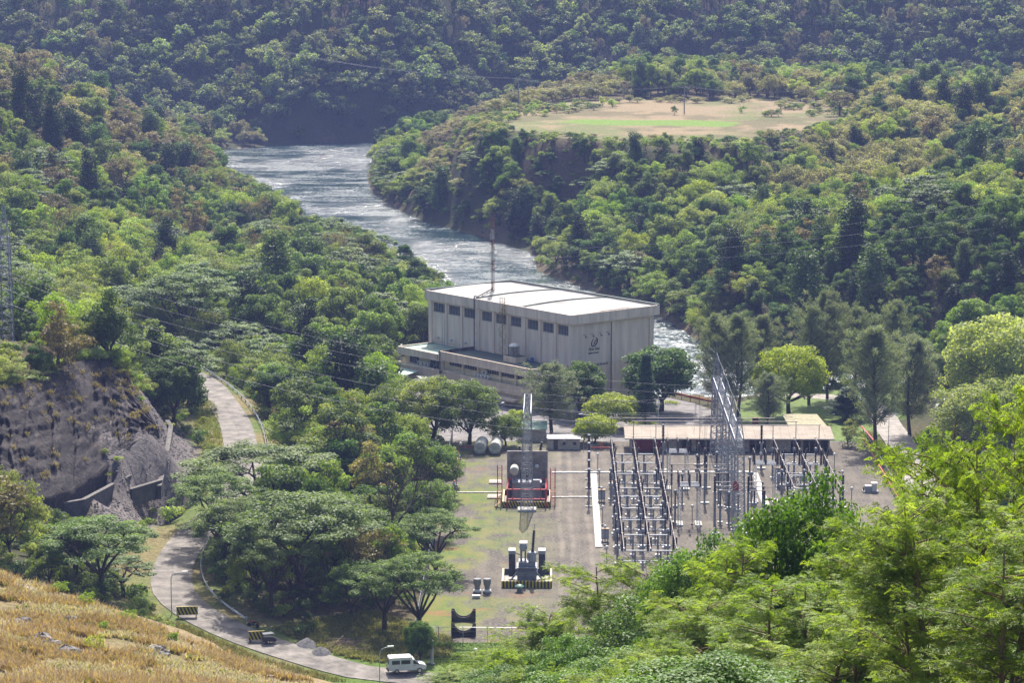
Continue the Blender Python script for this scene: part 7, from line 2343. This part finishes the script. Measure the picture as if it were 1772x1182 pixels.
# ------------------------------------------------------------------ forest fill: where trees may stand
KEEP = [  # parts of the photograph that stay clear (pixel polygons) and the distance of what shows there
    ([(352, 660), (390, 664), (455, 735), (466, 782), (385, 782), (368, 715)], 480),
    ([(345, 630), (380, 650), (430, 690), (470, 760), (470, 790), (445, 790), (445, 730), (400, 690), (345, 655)], 520),
    ([(258, 1005), (300, 930), (350, 940), (345, 1005), (435, 1078), (600, 1145), (610, 1178), (450, 1142), (300, 1078)], 372),
    ([(0, 672), (120, 628), (190, 618), (272, 738), (345, 790), (300, 850), (235, 870), (110, 890), (0, 800)], 425),
    ([(788, 768), (1492, 768), (1535, 830), (1500, 900), (1100, 1010), (900, 1130), (770, 1120)], 472),
    ([(735, 500), (890, 485), (1142, 525), (1142, 640), (1000, 650), (690, 645), (688, 598), (742, 595)], 560),
    ([(680, 600), (950, 640), (950, 720), (820, 690), (690, 650)], 530),
    ([(388, 256), (640, 250), (628, 300), (640, 336), (760, 392), (905, 445), (925, 490), (805, 488), (690, 420), (545, 362), (460, 314), (402, 288)], 1180),
    ([(1142, 562), (1200, 585), (1225, 620), (1225, 690), (1145, 690)], 640),
    ([(1130, 685), (1235, 690), (1240, 740), (1080, 775), (1000, 775), (1090, 720)], 520),
    ([(1400, 690), (1500, 690), (1480, 775), (1440, 775)], 515),
    ([(1500, 715), (1560, 730), (1600, 815), (1540, 815), (1500, 760)], 510),
    ([(640, 1105), (870, 1105), (880, 1182), (600, 1182)], 345),
    ([(870, 208), (985, 182), (1100, 176), (1440, 184), (1475, 198), (1400, 214), (1270, 232), (1000, 228), (900, 222)], 940),
    ([(0, 345), (30, 345), (30, 590), (0, 590)], 470),
    ([(1025, 690), (1090, 690), (1090, 760), (1000, 770)], 500),
]
KEEP += HERO_KEEP
def clear_ok(P, hh, wd):
    """vector test: tree at P (n,3) of size hh,wd does not hide a kept part"""
    ok = np.ones(len(P), bool)
    samples = []
    for fz, fx in ((0.9, 0), (0.6, -0.42), (0.6, 0.42), (0.35, 0), (0.75, -0.3), (0.75, 0.3)):
        Q = P.copy(); Q[:, 2] += hh * fz; Q[:, 0] += wd * fx
        samples.append(pix(Q))
    for poly, dist in KEEP:
        near = P[:, 1] < dist + 4
        for x, y, d in samples:
            ok &= ~(near & inpoly(x, y, poly))
    return ok
def in_frame(P, hh, m=40):
    x, y, d = pix(P)
    Q = P.copy(); Q[:, 2] += hh
    x2, y2, _ = pix(Q)
    return (x > -m) & (x < 1772 + m) & (y2 < 1182 + 10) & (y > -10)
def scatter(x0, x1, y0, y1, s_, seed):
    r = np.random.default_rng(seed)
    X, Y = np.meshgrid(np.arange(x0, x1, s_), np.arange(y0, y1, s_), indexing='ij')
    X = X + r.uniform(-0.48, 0.48, X.shape) * s_; Y = Y + r.uniform(-0.48, 0.48, Y.shape) * s_
    return X.ravel(), Y.ravel(), r
BFOOT = [bl(-11, -3, 0)[:2], bl(24, -3, 0)[:2], bl(24, 48, 0)[:2], bl(-11, 48, 0)[:2]]
ROCKPOLY = [tuple(AtD(*p)[:2]) for p in Tp] + [tuple(AtD(*p)[:2]) for p in Bp[::-1]]
FIELD_C0 = [gp(x, y, 24.0) for x, y in field_px]
def in_field(X, Y):
    return inpoly(X, Y, FIELD_C0) & ((segdist(X, Y, FIELD_C0, True)[0] > 26) | (fbm(X, Y, 12, 777) < 0.48)) & ((X > 2) | (fbm(X, Y, 9, 778) < 0.55))
def allowed(X, Y, margin=2.0):
    m = ~inpoly(X, Y, pad_poly) & ~inpoly(X, Y, river_poly) & ~in_field(X, Y) & ~inpoly(X, Y, BFOOT) & ~inpoly(X, Y, RIPRAP) & ~inpoly(X, Y, ROCKPOLY)
    d, _ = segdist(X, Y, ROAD); m &= d > 4.2 + margin
    d, _ = segdist(X, Y, DRIVE); m &= d > 3.0 + margin
    d, _ = segdist(X, Y, river_poly, True); m &= d > margin * 0.6
    d, _ = segdist(X, Y, pad_poly, True); m &= d > margin * 0.6
    return m
# middle distance: both sides of the river
X1, Y1, r = scatter(-190, 240, 335, 1195, 6.2, 5)
m = allowed(X1, Y1)
m &= ~((Y1 < 345) & (X1 > -30))
X1, Y1 = X1[m], Y1[m]
Z1 = H(X1, Y1)
m = Z1 > RIV_Z + 0.4
X1, Y1, Z1 = X1[m], Y1[m], Z1[m]
n_ = len(X1)
nzA, nzB = fbm(X1, Y1, 45, 201), fbm(X1, Y1, 22, 211)
u = r.random(n_)
kind = np.full(n_, 'feather', dtype=object)
kind[(nzA > 0.52)] = 'mid'
kind[(u < 0.16)] = 'mid'
kind[(u > 0.86)] = 'dark'
kind[(nzB > 0.60) & (u > 0.45)] = 'dark'
kind[(u > 0.955)] = 'vine'
kind[(u > 0.93) & (u < 0.955)] = 'olive'
upl = (X1 < -95) & (Y1 > 720)
kind[upl & (u > 0.72) & (u < 0.80)] = 'olive'
kind[(u > 0.10) & (u < 0.17) & (Y1 < 1000)] = 'rainlet'
kind[(u > 0.17) & (u < 0.185)] = 'pale'
kind[upl & (u > 0.80) & (u < 0.86)] = 'dry'
upl2 = (X1 < -128) & (Y1 > 790)
kind[upl2 & (u < 0.16)] = 'dry'
kind[upl2 & (u > 0.16) & (u < 0.45)] = 'scrub'
tip = (X1 > -60) & (X1 < 30) & (Y1 > 870)
tip &= Z1 > 4
kind[tip] = 'scrub'
kind[tip & (u < 0.25)] = 'dry'
kind[tip & (u > 0.25) & (u < 0.40)] = 'olive'
brn = (X1 > 40) & (X1 < 90) & (Y1 > 600) & (Y1 < 720)
kind[brn & (u > 0.70) & (u < 0.82)] = 'olive'
plat = (X1 > 62) & (Y1 > 760)
kind[plat & (u < 0.62)] = 'scrub'
scrub = inpoly(X1, Y1, FIELD)
kind[scrub] = 'scrub'
cliff = (X1 > 40) & (Y1 > 560) & (Y1 < 665)
kind[cliff & (u < 0.42)] = 'dark'
kind[cliff & (u > 0.90)] = 'vine'
base = {'feather': (7.6, 8.2), 'mid': (8.6, 7.6), 'dark': (8.2, 7.2), 'vine': (11.5, 5.6), 'olive': (8.2, 7.4), 'dry': (7.5, 8.0), 'scrub': (6.5, 7.5), 'rainlet': (8.0, 11.5), 'pale': (10.5, 8.0)}
sc_ = 0.72 + 0.95 * r.random(n_) ** 1.7
hh = np.array([base[k][0] for k in kind]) * sc_
ww = np.array([base[k][1] for k in kind]) * (0.8 * sc_ + 0.2)
hh[tip] *= 0.62; ww[tip] *= 0.8
# low scrub on the plateau rim
rim = (segdist(X1, Y1, FIELD, True)[0] < 30) & (Y1 < 960)
rim &= segdist(X1, Y1, FIELD, True)[0] < 13
hh[rim] *= 0.62; ww[rim] *= 0.75
hh[scrub] = 1.2 + 1.5 * r.random(scrub.sum()); ww[scrub] = 3.5 + 2 * r.random(scrub.sum())
rb = segdist(X1, Y1, river_poly, True)[0] < 9
hh[rb] *= 0.8
P1 = np.stack([X1, Y1, Z1], 1)
ok = clear_ok(P1, hh, ww)
# try a shrub-sized plant where a tree would hide something
sm = ~ok
h2, w2 = np.where(sm, 2.0, hh), np.where(sm, 2.6, ww)
ok2 = clear_ok(P1, h2, w2)
d = np.min(np.hypot(X1[:, None] - HPX[None, :, 0], Y1[:, None] - HPX[None, :, 1]) - 0.22 * HPX[None, :, 2], 1)
keep = (ok | ok2) & (d > 0.8)
kind[sm] = 'shrub'
hh, ww = h2, w2
X1, Y1, Z1, kind, hh, ww, P1 = X1[keep], Y1[keep], Z1[keep], kind[keep], hh[keep], ww[keep], P1[keep]
vis = in_frame(P1, hh)
order = np.argsort(pix(P1)[2] / np.maximum(hh, 1))
trees = [i for i in order if vis[i] and kind[i] != 'shrub']
IND = set(trees[:290])
def zone(x, y):
    if x < -20: return 'on the slope above the road' if y < 560 else 'on the wooded left hillside'
    return 'on the cliff behind the casuarina grove' if y < 680 else 'in the wood across the river'
DESC = {'feather': 'pale green feathery tree', 'mid': 'mid-green leafy tree', 'dark': 'dense dark green tree', 'vine': 'vine-covered column tree', 'olive': 'olive-brown tree', 'dry': 'dry brown tree', 'scrub': 'pale scrubby tree', 'rainlet': 'flat-topped umbrella tree', 'pale': 'pale leafless tree'}
def _lm(px, py, z): return G(px, py, z)[:2]
LANDMARK = [(_lm(322, 602, 2), 'beside the huge umbrella tree'), (_lm(190, 640, 20), 'above the rock slope'), (_lm(10, 606, 18), 'at the foot of the hillside gantry'), (_lm(440, 700, 4.5), 'below the upper guard rail'), (_lm(340, 660, 5), 'where the upper road disappears'), (_lm(600, 735, 0), 'among the vine-draped trees'), (_lm(700, 690, 0), 'by the annex corner'), (_lm(640, 520, 0), 'behind the annex on the river bank'), (_lm(575, 478, -1), 'beside the river bank umbrella tree'), (_lm(450, 912, 2), 'behind the broad roadside umbrella tree'), (_lm(172, 1040, 5), 'below the dry grass slope'), (_lm(60, 930, 7), 'below the retaining wall'), (_lm(600, 860, 0.5), 'behind the bare twiggy tree'), (_lm(520, 800, 1), 'between the winding road and the yard fence'), (_lm(690, 1040, 0.3), 'by the near end of the yard fence'), (_lm(430, 560, 3), 'below the olive-brown tree on the hillside'), (_lm(150, 520, 8), 'on the slope behind the hillside gantry'),
            (_lm(1240, 560, -4), 'on the far river bank opposite the quay'), (_lm(1400, 520, 4), 'directly behind the casuarina grove'), (_lm(1560, 540, 6), 'on the shady cliff above the palms'), (_lm(1720, 600, 8), 'behind the big rounded feathery tree'), (_lm(1650, 700, 3), 'beyond the driveway')]
def near_what(x, y):
    return min(LANDMARK, key=lambda q: (q[0][0] - x) ** 2 + (q[0][1] - y) ** 2)[1]
def size_word(h_, w_):
    return ('tall ' if h_ > 12.5 else 'small ' if h_ < 7.5 else 'medium ') + ('broad ' if w_ > h_ * 0.98 else 'slim ' if w_ < h_ * 0.62 else '')
nv = {k: 0 for k in PR}
rest = []
for i in range(len(X1)):
    if i in IND:
        zn = zone(X1[i], Y1[i])
        lab = size_word(hh[i], ww[i]) + DESC[kind[i]] + ' ' + near_what(X1[i], Y1[i])
        plant(kind[i], nv[kind[i]], X1[i], Y1[i], hh[i], ww[i], random.uniform(0, 6.28), lab, lab.replace(' tree ', ' trees ', 1), z=Z1[i])
        nv[kind[i]] += 1
    elif in_frame(P1[i:i + 1], hh[i:i + 1], 200)[0]:
        rest.append(i)
# ------------------------------------------------------------------ stuff built with instances
def instancer(name, label, pts, kinds, hs, ws, seed, cat='wood'):
    names = sorted(set(kinds))
    protos, lut = [], {}
    for k in names:
        lut[k] = []
        for p in PR[k]:
            lut[k].append(len(protos)); protos.append(p)
    col = bpy.data.collections.new(name + '_kinds')
    for i, p in enumerate(protos):
        o = bpy.data.objects.new('%03d_%s' % (i, p['name']), p['whole'])
        col.objects.link(o)
    r = np.random.default_rng(seed)
    idx = np.array([lut[k][r.integers(0, len(lut[k]))] for k in kinds], np.int32)
    sx = np.array([w_ / protos[i]['w'] for w_, i in zip(ws, idx)]); sz = np.array([h_ / protos[i]['h'] for h_, i in zip(hs, idx)])
    me = bpy.data.meshes.new(name)
    me.vertices.add(len(pts)); me.vertices.foreach_set('co', np.asarray(pts, np.float32).ravel())
    a = me.attributes.new('idx', 'INT', 'POINT'); a.data.foreach_set('value', idx)
    a = me.attributes.new('scl', 'FLOAT_VECTOR', 'POINT'); a.data.foreach_set('vector', np.stack([sx, sx, sz], 1).astype(np.float32).ravel())
    a = me.attributes.new('rot', 'FLOAT_VECTOR', 'POINT'); a.data.foreach_set('vector', np.stack([r.normal(0, 0.04, len(pts)), r.normal(0, 0.04, len(pts)), r.random(len(pts)) * 6.283], 1).astype(np.float32).ravel())
    ng = bpy.data.node_groups.new(name, 'GeometryNodeTree')
    ng.interface.new_socket('Geometry', in_out='INPUT', socket_type='NodeSocketGeometry')
    ng.interface.new_socket('Geometry', in_out='OUTPUT', socket_type='NodeSocketGeometry')
    N, Lk = ng.nodes, ng.links
    gi, go = N.new('NodeGroupInput'), N.new('NodeGroupOutput')
    ci = N.new('GeometryNodeCollectionInfo')
    ci.inputs['Collection'].default_value = col
    ci.inputs['Separate Children'].default_value = True
    ci.inputs['Reset Children'].default_value = True
    ip = N.new('GeometryNodeInstanceOnPoints')
    ip.inputs['Pick Instance'].default_value = True
    def attr(nm, ty):
        q = N.new('GeometryNodeInputNamedAttribute'); q.data_type = ty; q.inputs['Name'].default_value = nm
        return q.outputs['Attribute']
    Lk.new(gi.outputs[0], ip.inputs['Points'])
    Lk.new(ci.outputs[0], ip.inputs['Instance'])
    Lk.new(attr('idx', 'INT'), ip.inputs['Instance Index'])
    er = N.new('FunctionNodeEulerToRotation'); Lk.new(attr('rot', 'FLOAT_VECTOR'), er.inputs[0])
    Lk.new(er.outputs[0], ip.inputs['Rotation'])
    Lk.new(attr('scl', 'FLOAT_VECTOR'), ip.inputs['Scale'])
    Lk.new(ip.outputs[0], go.inputs[0])
    o = link(name, me)
    md = o.modifiers.new('scatter', 'NODES'); md.node_group = ng
    return tag(o, label, cat, kind='stuff')
ra = np.array(rest)
isr = X1[ra] > -20 + 0 * Y1[ra]
isr = isr | (Y1[ra] > 1190)
wl_ = ra[~isr]; wr_ = ra[isr]
instancer('left_bank_wood', 'dense mixed wood covering the hillside left of the river', P1[wl_], list(kind[wl_]), hh[wl_], ww[wl_], 1)
instancer('right_bank_wood', 'dense mixed wood on the bank and slope right of the river', P1[wr_], list(kind[wr_]), hh[wr_], ww[wr_], 2)
# far valley side
X2, Y2, r = scatter(-330, 360, 1196, 1430, 6.8, 15)
m = ~inpoly(X2, Y2, river_poly)
X2, Y2 = X2[m], Y2[m]
Z2 = H(X2, Y2)
g = fbm(X2, Y2, 40, 301)
m = (Z2 > RIV_Z + 0.3) & (g > 0.14 + 0.1 * r.random(len(X2)))
X2, Y2, Z2 = X2[m], Y2[m], Z2[m]
P2 = np.stack([X2, Y2, Z2], 1)
m = in_frame(P2, np.full(len(P2), 12.0), 260)
P2 = P2[m]
u = r.random(len(P2))
s2 = 0.55 + 0.75 * r.random(len(P2))
k2 = np.where(u > 0.82, 'hillcol', 'hill').astype(object)
k2[(u > 0.955)] = 'dry'
instancer('far_hill_wood', 'hazy wood covering the far valley side', P2, list(k2), np.where(u > 0.82, 14.5, 11.0) * s2, np.where(u > 0.82, 7.5, 11.0) * s2, 3)
# undergrowth between the trees
X3, Y3, r = scatter(-150, 200, 300, 1000, 3.6, 25)
m = allowed(X3, Y3, 0.9) & ~((Y3 < 352) & (X3 > -30))
X3, Y3 = X3[m], Y3[m]; Z3 = H(X3, Y3)
P3 = np.stack([X3, Y3, Z3], 1)
h3 = 1.0 + 1.9 * r.random(len(P3))
fdist = segdist(X3, Y3, FIELD, True)[0]
m = in_frame(P3, h3, 60) & (Z3 > RIV_Z + 0.4) & clear_ok(P3, h3, h3 * 1.2)
P3, h3 = P3[m], h3[m]
instancer('undergrowth', 'low shrubs and creepers between the trees', P3, ['shrub'] * len(P3), h3, h3 * 1.35, 4, 'undergrowth')
# scrub on the field edges and scattered bushes on the field
r = np.random.default_rng(44)
for i in range(6):
    px, py = r.uniform(990, 1420), r.uniform(178, 200)
    q = G(px, py, 24.0)
    plant('shrub', int(r.integers(0, 3)), q.x, q.y, r.uniform(2.0, 4.0), r.uniform(3, 5), r.uniform(0, 6), 'lone bush standing on the dry plateau field', 'bushes on the plateau field', z=24.0)
# garden hedge and flower bed by the yard corner
def hedge(px_pts, label, hgt, mat, seed, wdt=0.9):
    P = catmull([tuple(G(x, y, 0)) for x, y in px_pts], 0.5)
    t = Tree(seed)
    o = P[0]
    for q in P:
        t.clump((q[0] - o[0], q[1] - o[1], hgt * 0.5), (wdt * 0.6, wdt * 0.6, hgt * 0.5), 70, 0.22, 0.13, 0.5, 3.0)
    t.tube((0, 0, -0.1), (0, 0, hgt * 0.5), 0.05, 0.03)
    ms = t.meshes('hedge', mat)
    th = thing('hedge', label, 'hedge', (o[0], o[1], 0))
    link('foliage', ms['crown'], th); link('stem', ms['trunk'], th)
hedge([(1517, 770), (1540, 800), (1560, 828)], 'clipped yellow-green hedge along the driveway edge', 0.9, LM['lime'], 301)
hedge([(1502, 752), (1512, 765)], 'flower bed with orange shrubs at the yard corner', 0.8, LM['olive'], 302, 1.6)
hedge([(1458, 776), (1482, 776)], 'dark rounded bush at the end of the shed', 1.5, LM['dark'], 303, 1.4)
hedge([(1322, 777), (1345, 777)], 'low green hedge in front of the shed wall', 0.8, LM['mid'], 304)
hedge([(1395, 778), (1425, 778)], 'brownish hedge in front of the right shed bays', 0.9, LM['olive'], 305)
hedge([(760, 1122), (820, 1124), (880, 1122)], 'ragged low hedge outside the near fence', 0.9, LM['mid'], 306)
hedge([(1090, 737), (1135, 739)], 'low bright hedge behind the shed roof', 1.0, LM['lime'], 307, 1.2)
hedge([(1152, 698), (1172, 700)], 'low bright planting on the forecourt near the quay', 0.6, LM['lime'], 308, 1.2)
# ================================================================== GRASS, STONES, DRAIN, HAZE
def grass(name, label, pts, lmin, lmax, per, cols, seed, lean=0.35, wdt=0.035):
    r = np.random.default_rng(seed)
    k = len(pts) * per
    P = np.repeat(pts, per, 0) + np.concatenate([r.normal(0, 0.14, (k, 2)), np.zeros((k, 1))], 1)
    L = r.uniform(lmin, lmax, k)
    a = r.random(k) * 6.283
    d = unit(np.stack([np.cos(a) * lean * r.random(k) * 2, np.sin(a) * lean * r.random(k) * 2, np.ones(k)], 1))
    s_ = np.stack([-np.sin(a), np.cos(a), np.zeros(k)], 1) * wdt * (0.6 + 0.8 * r.random(k))[:, None]
    mid = P + d * L[:, None] * 0.55
    tip = P + d * L[:, None] + np.stack([np.cos(a), np.sin(a), -0.3 * np.ones(k)], 1) * (L * 0.22)[:, None]
    V = np.stack([P - s_, P + s_, mid + s_ * 0.8, tip, mid - s_ * 0.8], 1).reshape(-1, 3)
    b0 = np.arange(k)[:, None] * 5
    Q = np.concatenate([b0 + np.array([0, 1, 2, 4]), b0 + np.array([4, 2, 3, 3])], 1).reshape(-1, 4)
    T = np.concatenate([b0 + np.array([[0, 1, 2]]), b0 + np.array([[0, 2, 4]]), b0 + np.array([[4, 2, 3]])], 1).reshape(-1, 3)
    me = bpy.data.meshes.new(name)
    np_mesh(me, V, T)
    me.materials.append(leaf_mat(name, cols[0], cols[1], 0.35, 0.7, 0.0, 0.2))
    t_ = np.repeat(np.clip(0.5 * np.repeat(r.random(len(pts)), per) + 0.5 * r.random(k), 0, 1), 3)
    at_ = me.attributes.new('tint', 'FLOAT', 'FACE'); at_.data.foreach_set('value', t_.astype(np.float32))
    return tag(link(name, me), label, 'grass', kind='stuff')
def pix_points(poly, count, seed, D0, D1):
    """points spread evenly over a patch of the picture, dropped onto the ground"""
    r = np.random.default_rng(seed)
    poly = np.asarray(poly, float); lo, hi = poly.min(0), poly.max(0)
    q = lo + r.random((count * 3, 2)) * (hi - lo)
    q = q[inpoly(q[:, 0], q[:, 1], poly)][:count]
    R_ = np.array([ray(a, b_) for a, b_ in q])
    Ds = np.arange(D0, D1, 1.0)
    best = np.full(len(q), -1.0)
    for D in Ds:
        z = CAM_H + R_[:, 2] * D
        hit = (best < 0) & (H(R_[:, 0] * D, np.full(len(q), D)) >= z)
        best[hit] = D
    k = best > 0
    X, Y = R_[k, 0] * best[k], best[k]
    return np.stack([X, Y, H(X, Y)], 1)
slope_px = [(-30, 985), (60, 1012), (160, 1048), (260, 1086), (380, 1130), (540, 1184), (560, 1230), (-30, 1230)]
gp_ = pix_points(slope_px, 12500, 8, 90, 262)
gp_ = gp_[fbm(gp_[:, 0], gp_[:, 1], 3.2, 451) < 0.60]
dn = fbm(gp_[:, 0], gp_[:, 1], 9, 401)
dn2 = fbm(gp_[:, 0], gp_[:, 1], 5, 431)
grass('dry_grass', 'tall dry golden grass covering the near slope', gp_[dn2 <= 0.53], 0.25, 0.95, 7, ((0.225, 0.150, 0.080), (0.46, 0.345, 0.205)), 1)
grass('straw_grass', 'pale straw patches in the dry grass of the near slope', gp_[dn2 > 0.53], 0.20, 0.70, 7, ((0.34, 0.275, 0.175), (0.56, 0.475, 0.34)), 11, 0.6)
gg = gp_[(dn > 0.54)][::3]
grass('green_weeds', 'green weeds growing through the dry grass', gg, 0.25, 0.6, 6, ((0.12, 0.17, 0.03), (0.26, 0.30, 0.06)), 2, 0.6, 0.05)
vp = pix_points([(240, 1060), (320, 1085), (450, 1142), (560, 1172), (600, 1182), (520, 1182), (380, 1128), (260, 1078)], 2600, 9, 250, 350)
if len(vp): grass('verge_grass', 'grass on the verge between the slope and the road', vp, 0.25, 0.7, 7, ((0.12, 0.15, 0.035), (0.30, 0.24, 0.10)), 3)
vp = pix_points([(345, 690), (372, 700), (385, 770), (350, 790), (335, 730)], 700, 10, 380, 500)
if len(vp): grass('roadside_grass', 'green grass strip beside the upper road', vp, 0.25, 0.6, 8, ((0.13, 0.17, 0.03), (0.28, 0.27, 0.08)), 4)
lw = pix_points([(740, 1135), (860, 1130), (900, 1182), (780, 1182)], 1500, 13, 280, 350)
if len(lw): grass('lawn_blades', 'short bright grass patch beyond the van', lw, 0.12, 0.28, 8, ((0.14, 0.21, 0.03), (0.26, 0.33, 0.05)), 6)
wd_ = pix_points([(470, 1090), (640, 1060), (780, 1108), (780, 1140), (640, 1150), (580, 1135)], 3500, 14, 290, 380)
if len(wd_): grass('wayside_weeds', 'rough weeds and grass between the road end and the yard fence', wd_, 0.2, 0.75, 7, ((0.13, 0.16, 0.035), (0.32, 0.28, 0.10)), 8, 0.5, 0.05)
# tufts on the sprayed rock
r = np.random.default_rng(17)
tp = []
for k in range(90):
    i, j = int(r.integers(4, nU - 6)), int(nV * r.random() ** 1.6 * 0.85)
    c = ROCK_P[i, j]
    for q in range(int(r.integers(5, 16))):
        tp.append(c + np.array([r.normal(0, 0.35), -0.1, r.normal(0, 0.25)]))
grass('rock_tufts', 'dry tufts of grass clinging to the rock slope', np.array(tp), 0.3, 0.8, 7, ((0.19, 0.16, 0.08), (0.34, 0.28, 0.16)), 7, 0.5, 0.04)
r = np.random.default_rng(23)
for k in range(26):
    i = int(r.integers(3, nU - 22))
    c = ROCK_TOP[i]
    x_, y_ = c[0] + r.normal(0, 0.6), c[1] + r.uniform(-0.3, 3.5)
    plant('shrub', (0, 1, 1)[k % 3], x_, y_, r.uniform(1.4, 3.0), r.uniform(2.6, 4.5), r.uniform(0, 6), 'bright green bush overhanging the top edge of the rock slope', 'bushes on the top edge of the rock slope', z=max(float(H(np.array(x_), np.array(y_))), c[2] - 1.0))
for k, (px, py) in enumerate(((128, 858), (165, 850), (190, 842), (205, 838), (238, 836), (262, 826), (290, 752), (180, 835))):
    q = G(px, py, 7.4)
    plant('shrub', 1, q.x, q.y, r.uniform(0.7, 1.3), r.uniform(1.4, 2.2), r.uniform(0, 6), 'small green bush growing behind the retaining walls', 'bushes behind the retaining walls')
# stones on the slope, each a thing of its own
sm_ = pm('field_stone', (0.33, 0.31, 0.30), 0.9, var=0.3, scale=4)
for k, (px, py, s_, lb) in enumerate(((36, 1086, 0.75, 'grey flat stone in the dry grass near the slope edge'), (70, 1112, 0.8, 'jagged grey stone in the middle of the dry slope'), (118, 1138, 0.95, 'large pale stone low on the dry slope'), (92, 1124, 0.6, 'dark small stone beside the jagged stone'), (268, 1131, 0.6, 'brown stone near the drain on the dry slope'), (283, 1137, 0.45, 'small stone next to the brown stone on the dry slope'), (120, 1080, 0.5, 'small grey stone high on the dry slope'))):
    q = pix_points([(px - 3, py - 3), (px + 3, py - 3), (px + 3, py + 3), (px - 3, py + 3)], 4, k, 90, 262)[0]
    rr = np.random.default_rng(k + 50)
    u_, v_ = np.meshgrid(np.linspace(0, 2 * np.pi, 11)[:-1], np.linspace(0.12, np.pi - 0.3, 6), indexing='ij')
    R_ = s_ * 0.8 * (0.75 + 0.5 * rr.random(u_.shape))
    A = np.stack([R_ * np.cos(u_) * np.sin(v_) * 1.5, R_ * np.sin(u_) * np.sin(v_), R_ * np.cos(v_) * 0.8 + 0.15], -1)
    A = np.concatenate([A, A[:1]], 0)
    tag(link('stone', grid_mesh('stone', A, sm_, smooth=False), None, tuple(q)), lb, 'stone')
# bright bush and weeds on the dry slope
for k, (px, py, h_, w_, lb) in enumerate(((163, 1135, 1.5, 1.8, 'bright yellow-green bush on the dry slope'), (178, 1095, 0.9, 0.9, 'small green weed above the yellow-green bush'), (300, 1118, 0.9, 1.0, 'small green bush near the drain line'), (60, 1002, 1.2, 2.0, 'low green bush at the slope edge'), (100, 1030, 1.1, 1.8, 'low green bush in the hollow of the slope edge'), (148, 1052, 1.3, 1.6, 'leafy bush on the slope edge above the lamp'), (220, 1078, 1.0, 1.8, 'leafy bush on the slope edge near the barrier'))):
    q = pix_points([(px - 3, py - 3), (px + 3, py - 3), (px + 3, py + 3), (px - 3, py + 3)], 4, k, 90, 262)
    if len(q):
        q = q[0]
        tr_ = Tree(400 + k)
        for j in range(9):
            a = j * 2.4
            tr_.clump((w_ * 0.28 * math.cos(a), w_ * 0.28 * math.sin(a), h_ * (0.35 + 0.5 * (j / 9))), (w_ * 0.2, w_ * 0.2, h_ * 0.18), 60, 0.13, 0.08, 0.6)
            tr_.limb((0, 0, -0.2), (w_ * 0.28 * math.cos(a), w_ * 0.28 * math.sin(a), h_ * (0.35 + 0.5 * (j / 9))), 0.02, 0.006, 0.1, 3, 4)
        ms = tr_.meshes('slope_bush', LM['lime' if k == 0 else 'fore'])
        t = thing('bush', lb, 'bush', tuple(q))
        link('stem', ms['trunk'], t); link('crown', ms['crown'], t)
# concrete drain along the lower edge of the slope
dp = [pix_points([(px - 2, py - 2), (px + 2, py - 2), (px + 2, py + 2), (px - 2, py + 2)], 4, 3, 90, 262) for px, py in ((-10, 1003), (60, 1026), (130, 1052), (200, 1078), (270, 1104), (330, 1126), (400, 1150), (470, 1176))]
dp = [d_[0] for d_ in dp if len(d_)]
if len(dp) > 3:
    DP = catmull(dp, 3.0)
    t = thing('slope_drain', 'narrow concrete drain running along the foot of the dry slope', 'drain', tuple(DP[0]))
    dm_ = pm('drain_concrete', (0.30, 0.27, 0.24), 0.95, var=0.3, scale=2)
    for a, b_ in zip(DP[:-1], DP[1:]):
        a, b_ = a - DP[0], b_ - DP[0]
        dd_ = Vector(b_ - a); dd_.z = 0; dd_.normalize(); nn = Vector((-dd_.y, dd_.x, 0)) * 0.28
        a, b_ = Vector(a) + dd_ * 0.02, Vector(b_) - dd_ * 0.02
        MB().hexa([a - nn - Vector((0, 0, .3)), b_ - nn - Vector((0, 0, .3)), b_ + nn - Vector((0, 0, .3)), a + nn - Vector((0, 0, .3)), a - nn + Vector((0, 0, .14)), b_ - nn + Vector((0, 0, .14)), b_ + nn + Vector((0, 0, .10)), a + nn + Vector((0, 0, .10))]).build('drain_section', dm_, t)
# dark cable pipe in the near corner
q = pix_points([(2, 1160), (8, 1160), (8, 1166), (2, 1166)], 4, 5, 60, 262)
# ------------------------------------------------------------------ haze
hz = MB().box(-660, 660, -60, 1700, -12.0, 172.0)
hm = bpy.data.materials.new('haze_air')
hm.use_nodes = True
n, l = hm.node_tree.nodes, hm.node_tree.links
n.remove(n['Principled BSDF'])
pv = n.new('ShaderNodeVolumePrincipled')
pv.inputs['Color'].default_value = (0.36, 0.47, 1.0, 1)
pv.inputs['Density'].default_value = 0.0001
pv.inputs['Anisotropy'].default_value = 0.0
l.new(pv.outputs[0], n['Material Output'].inputs['Volume'])
tag(hz.build('haze', hm), 'thin blue haze filling the valley', 'haze', kind='stuff')
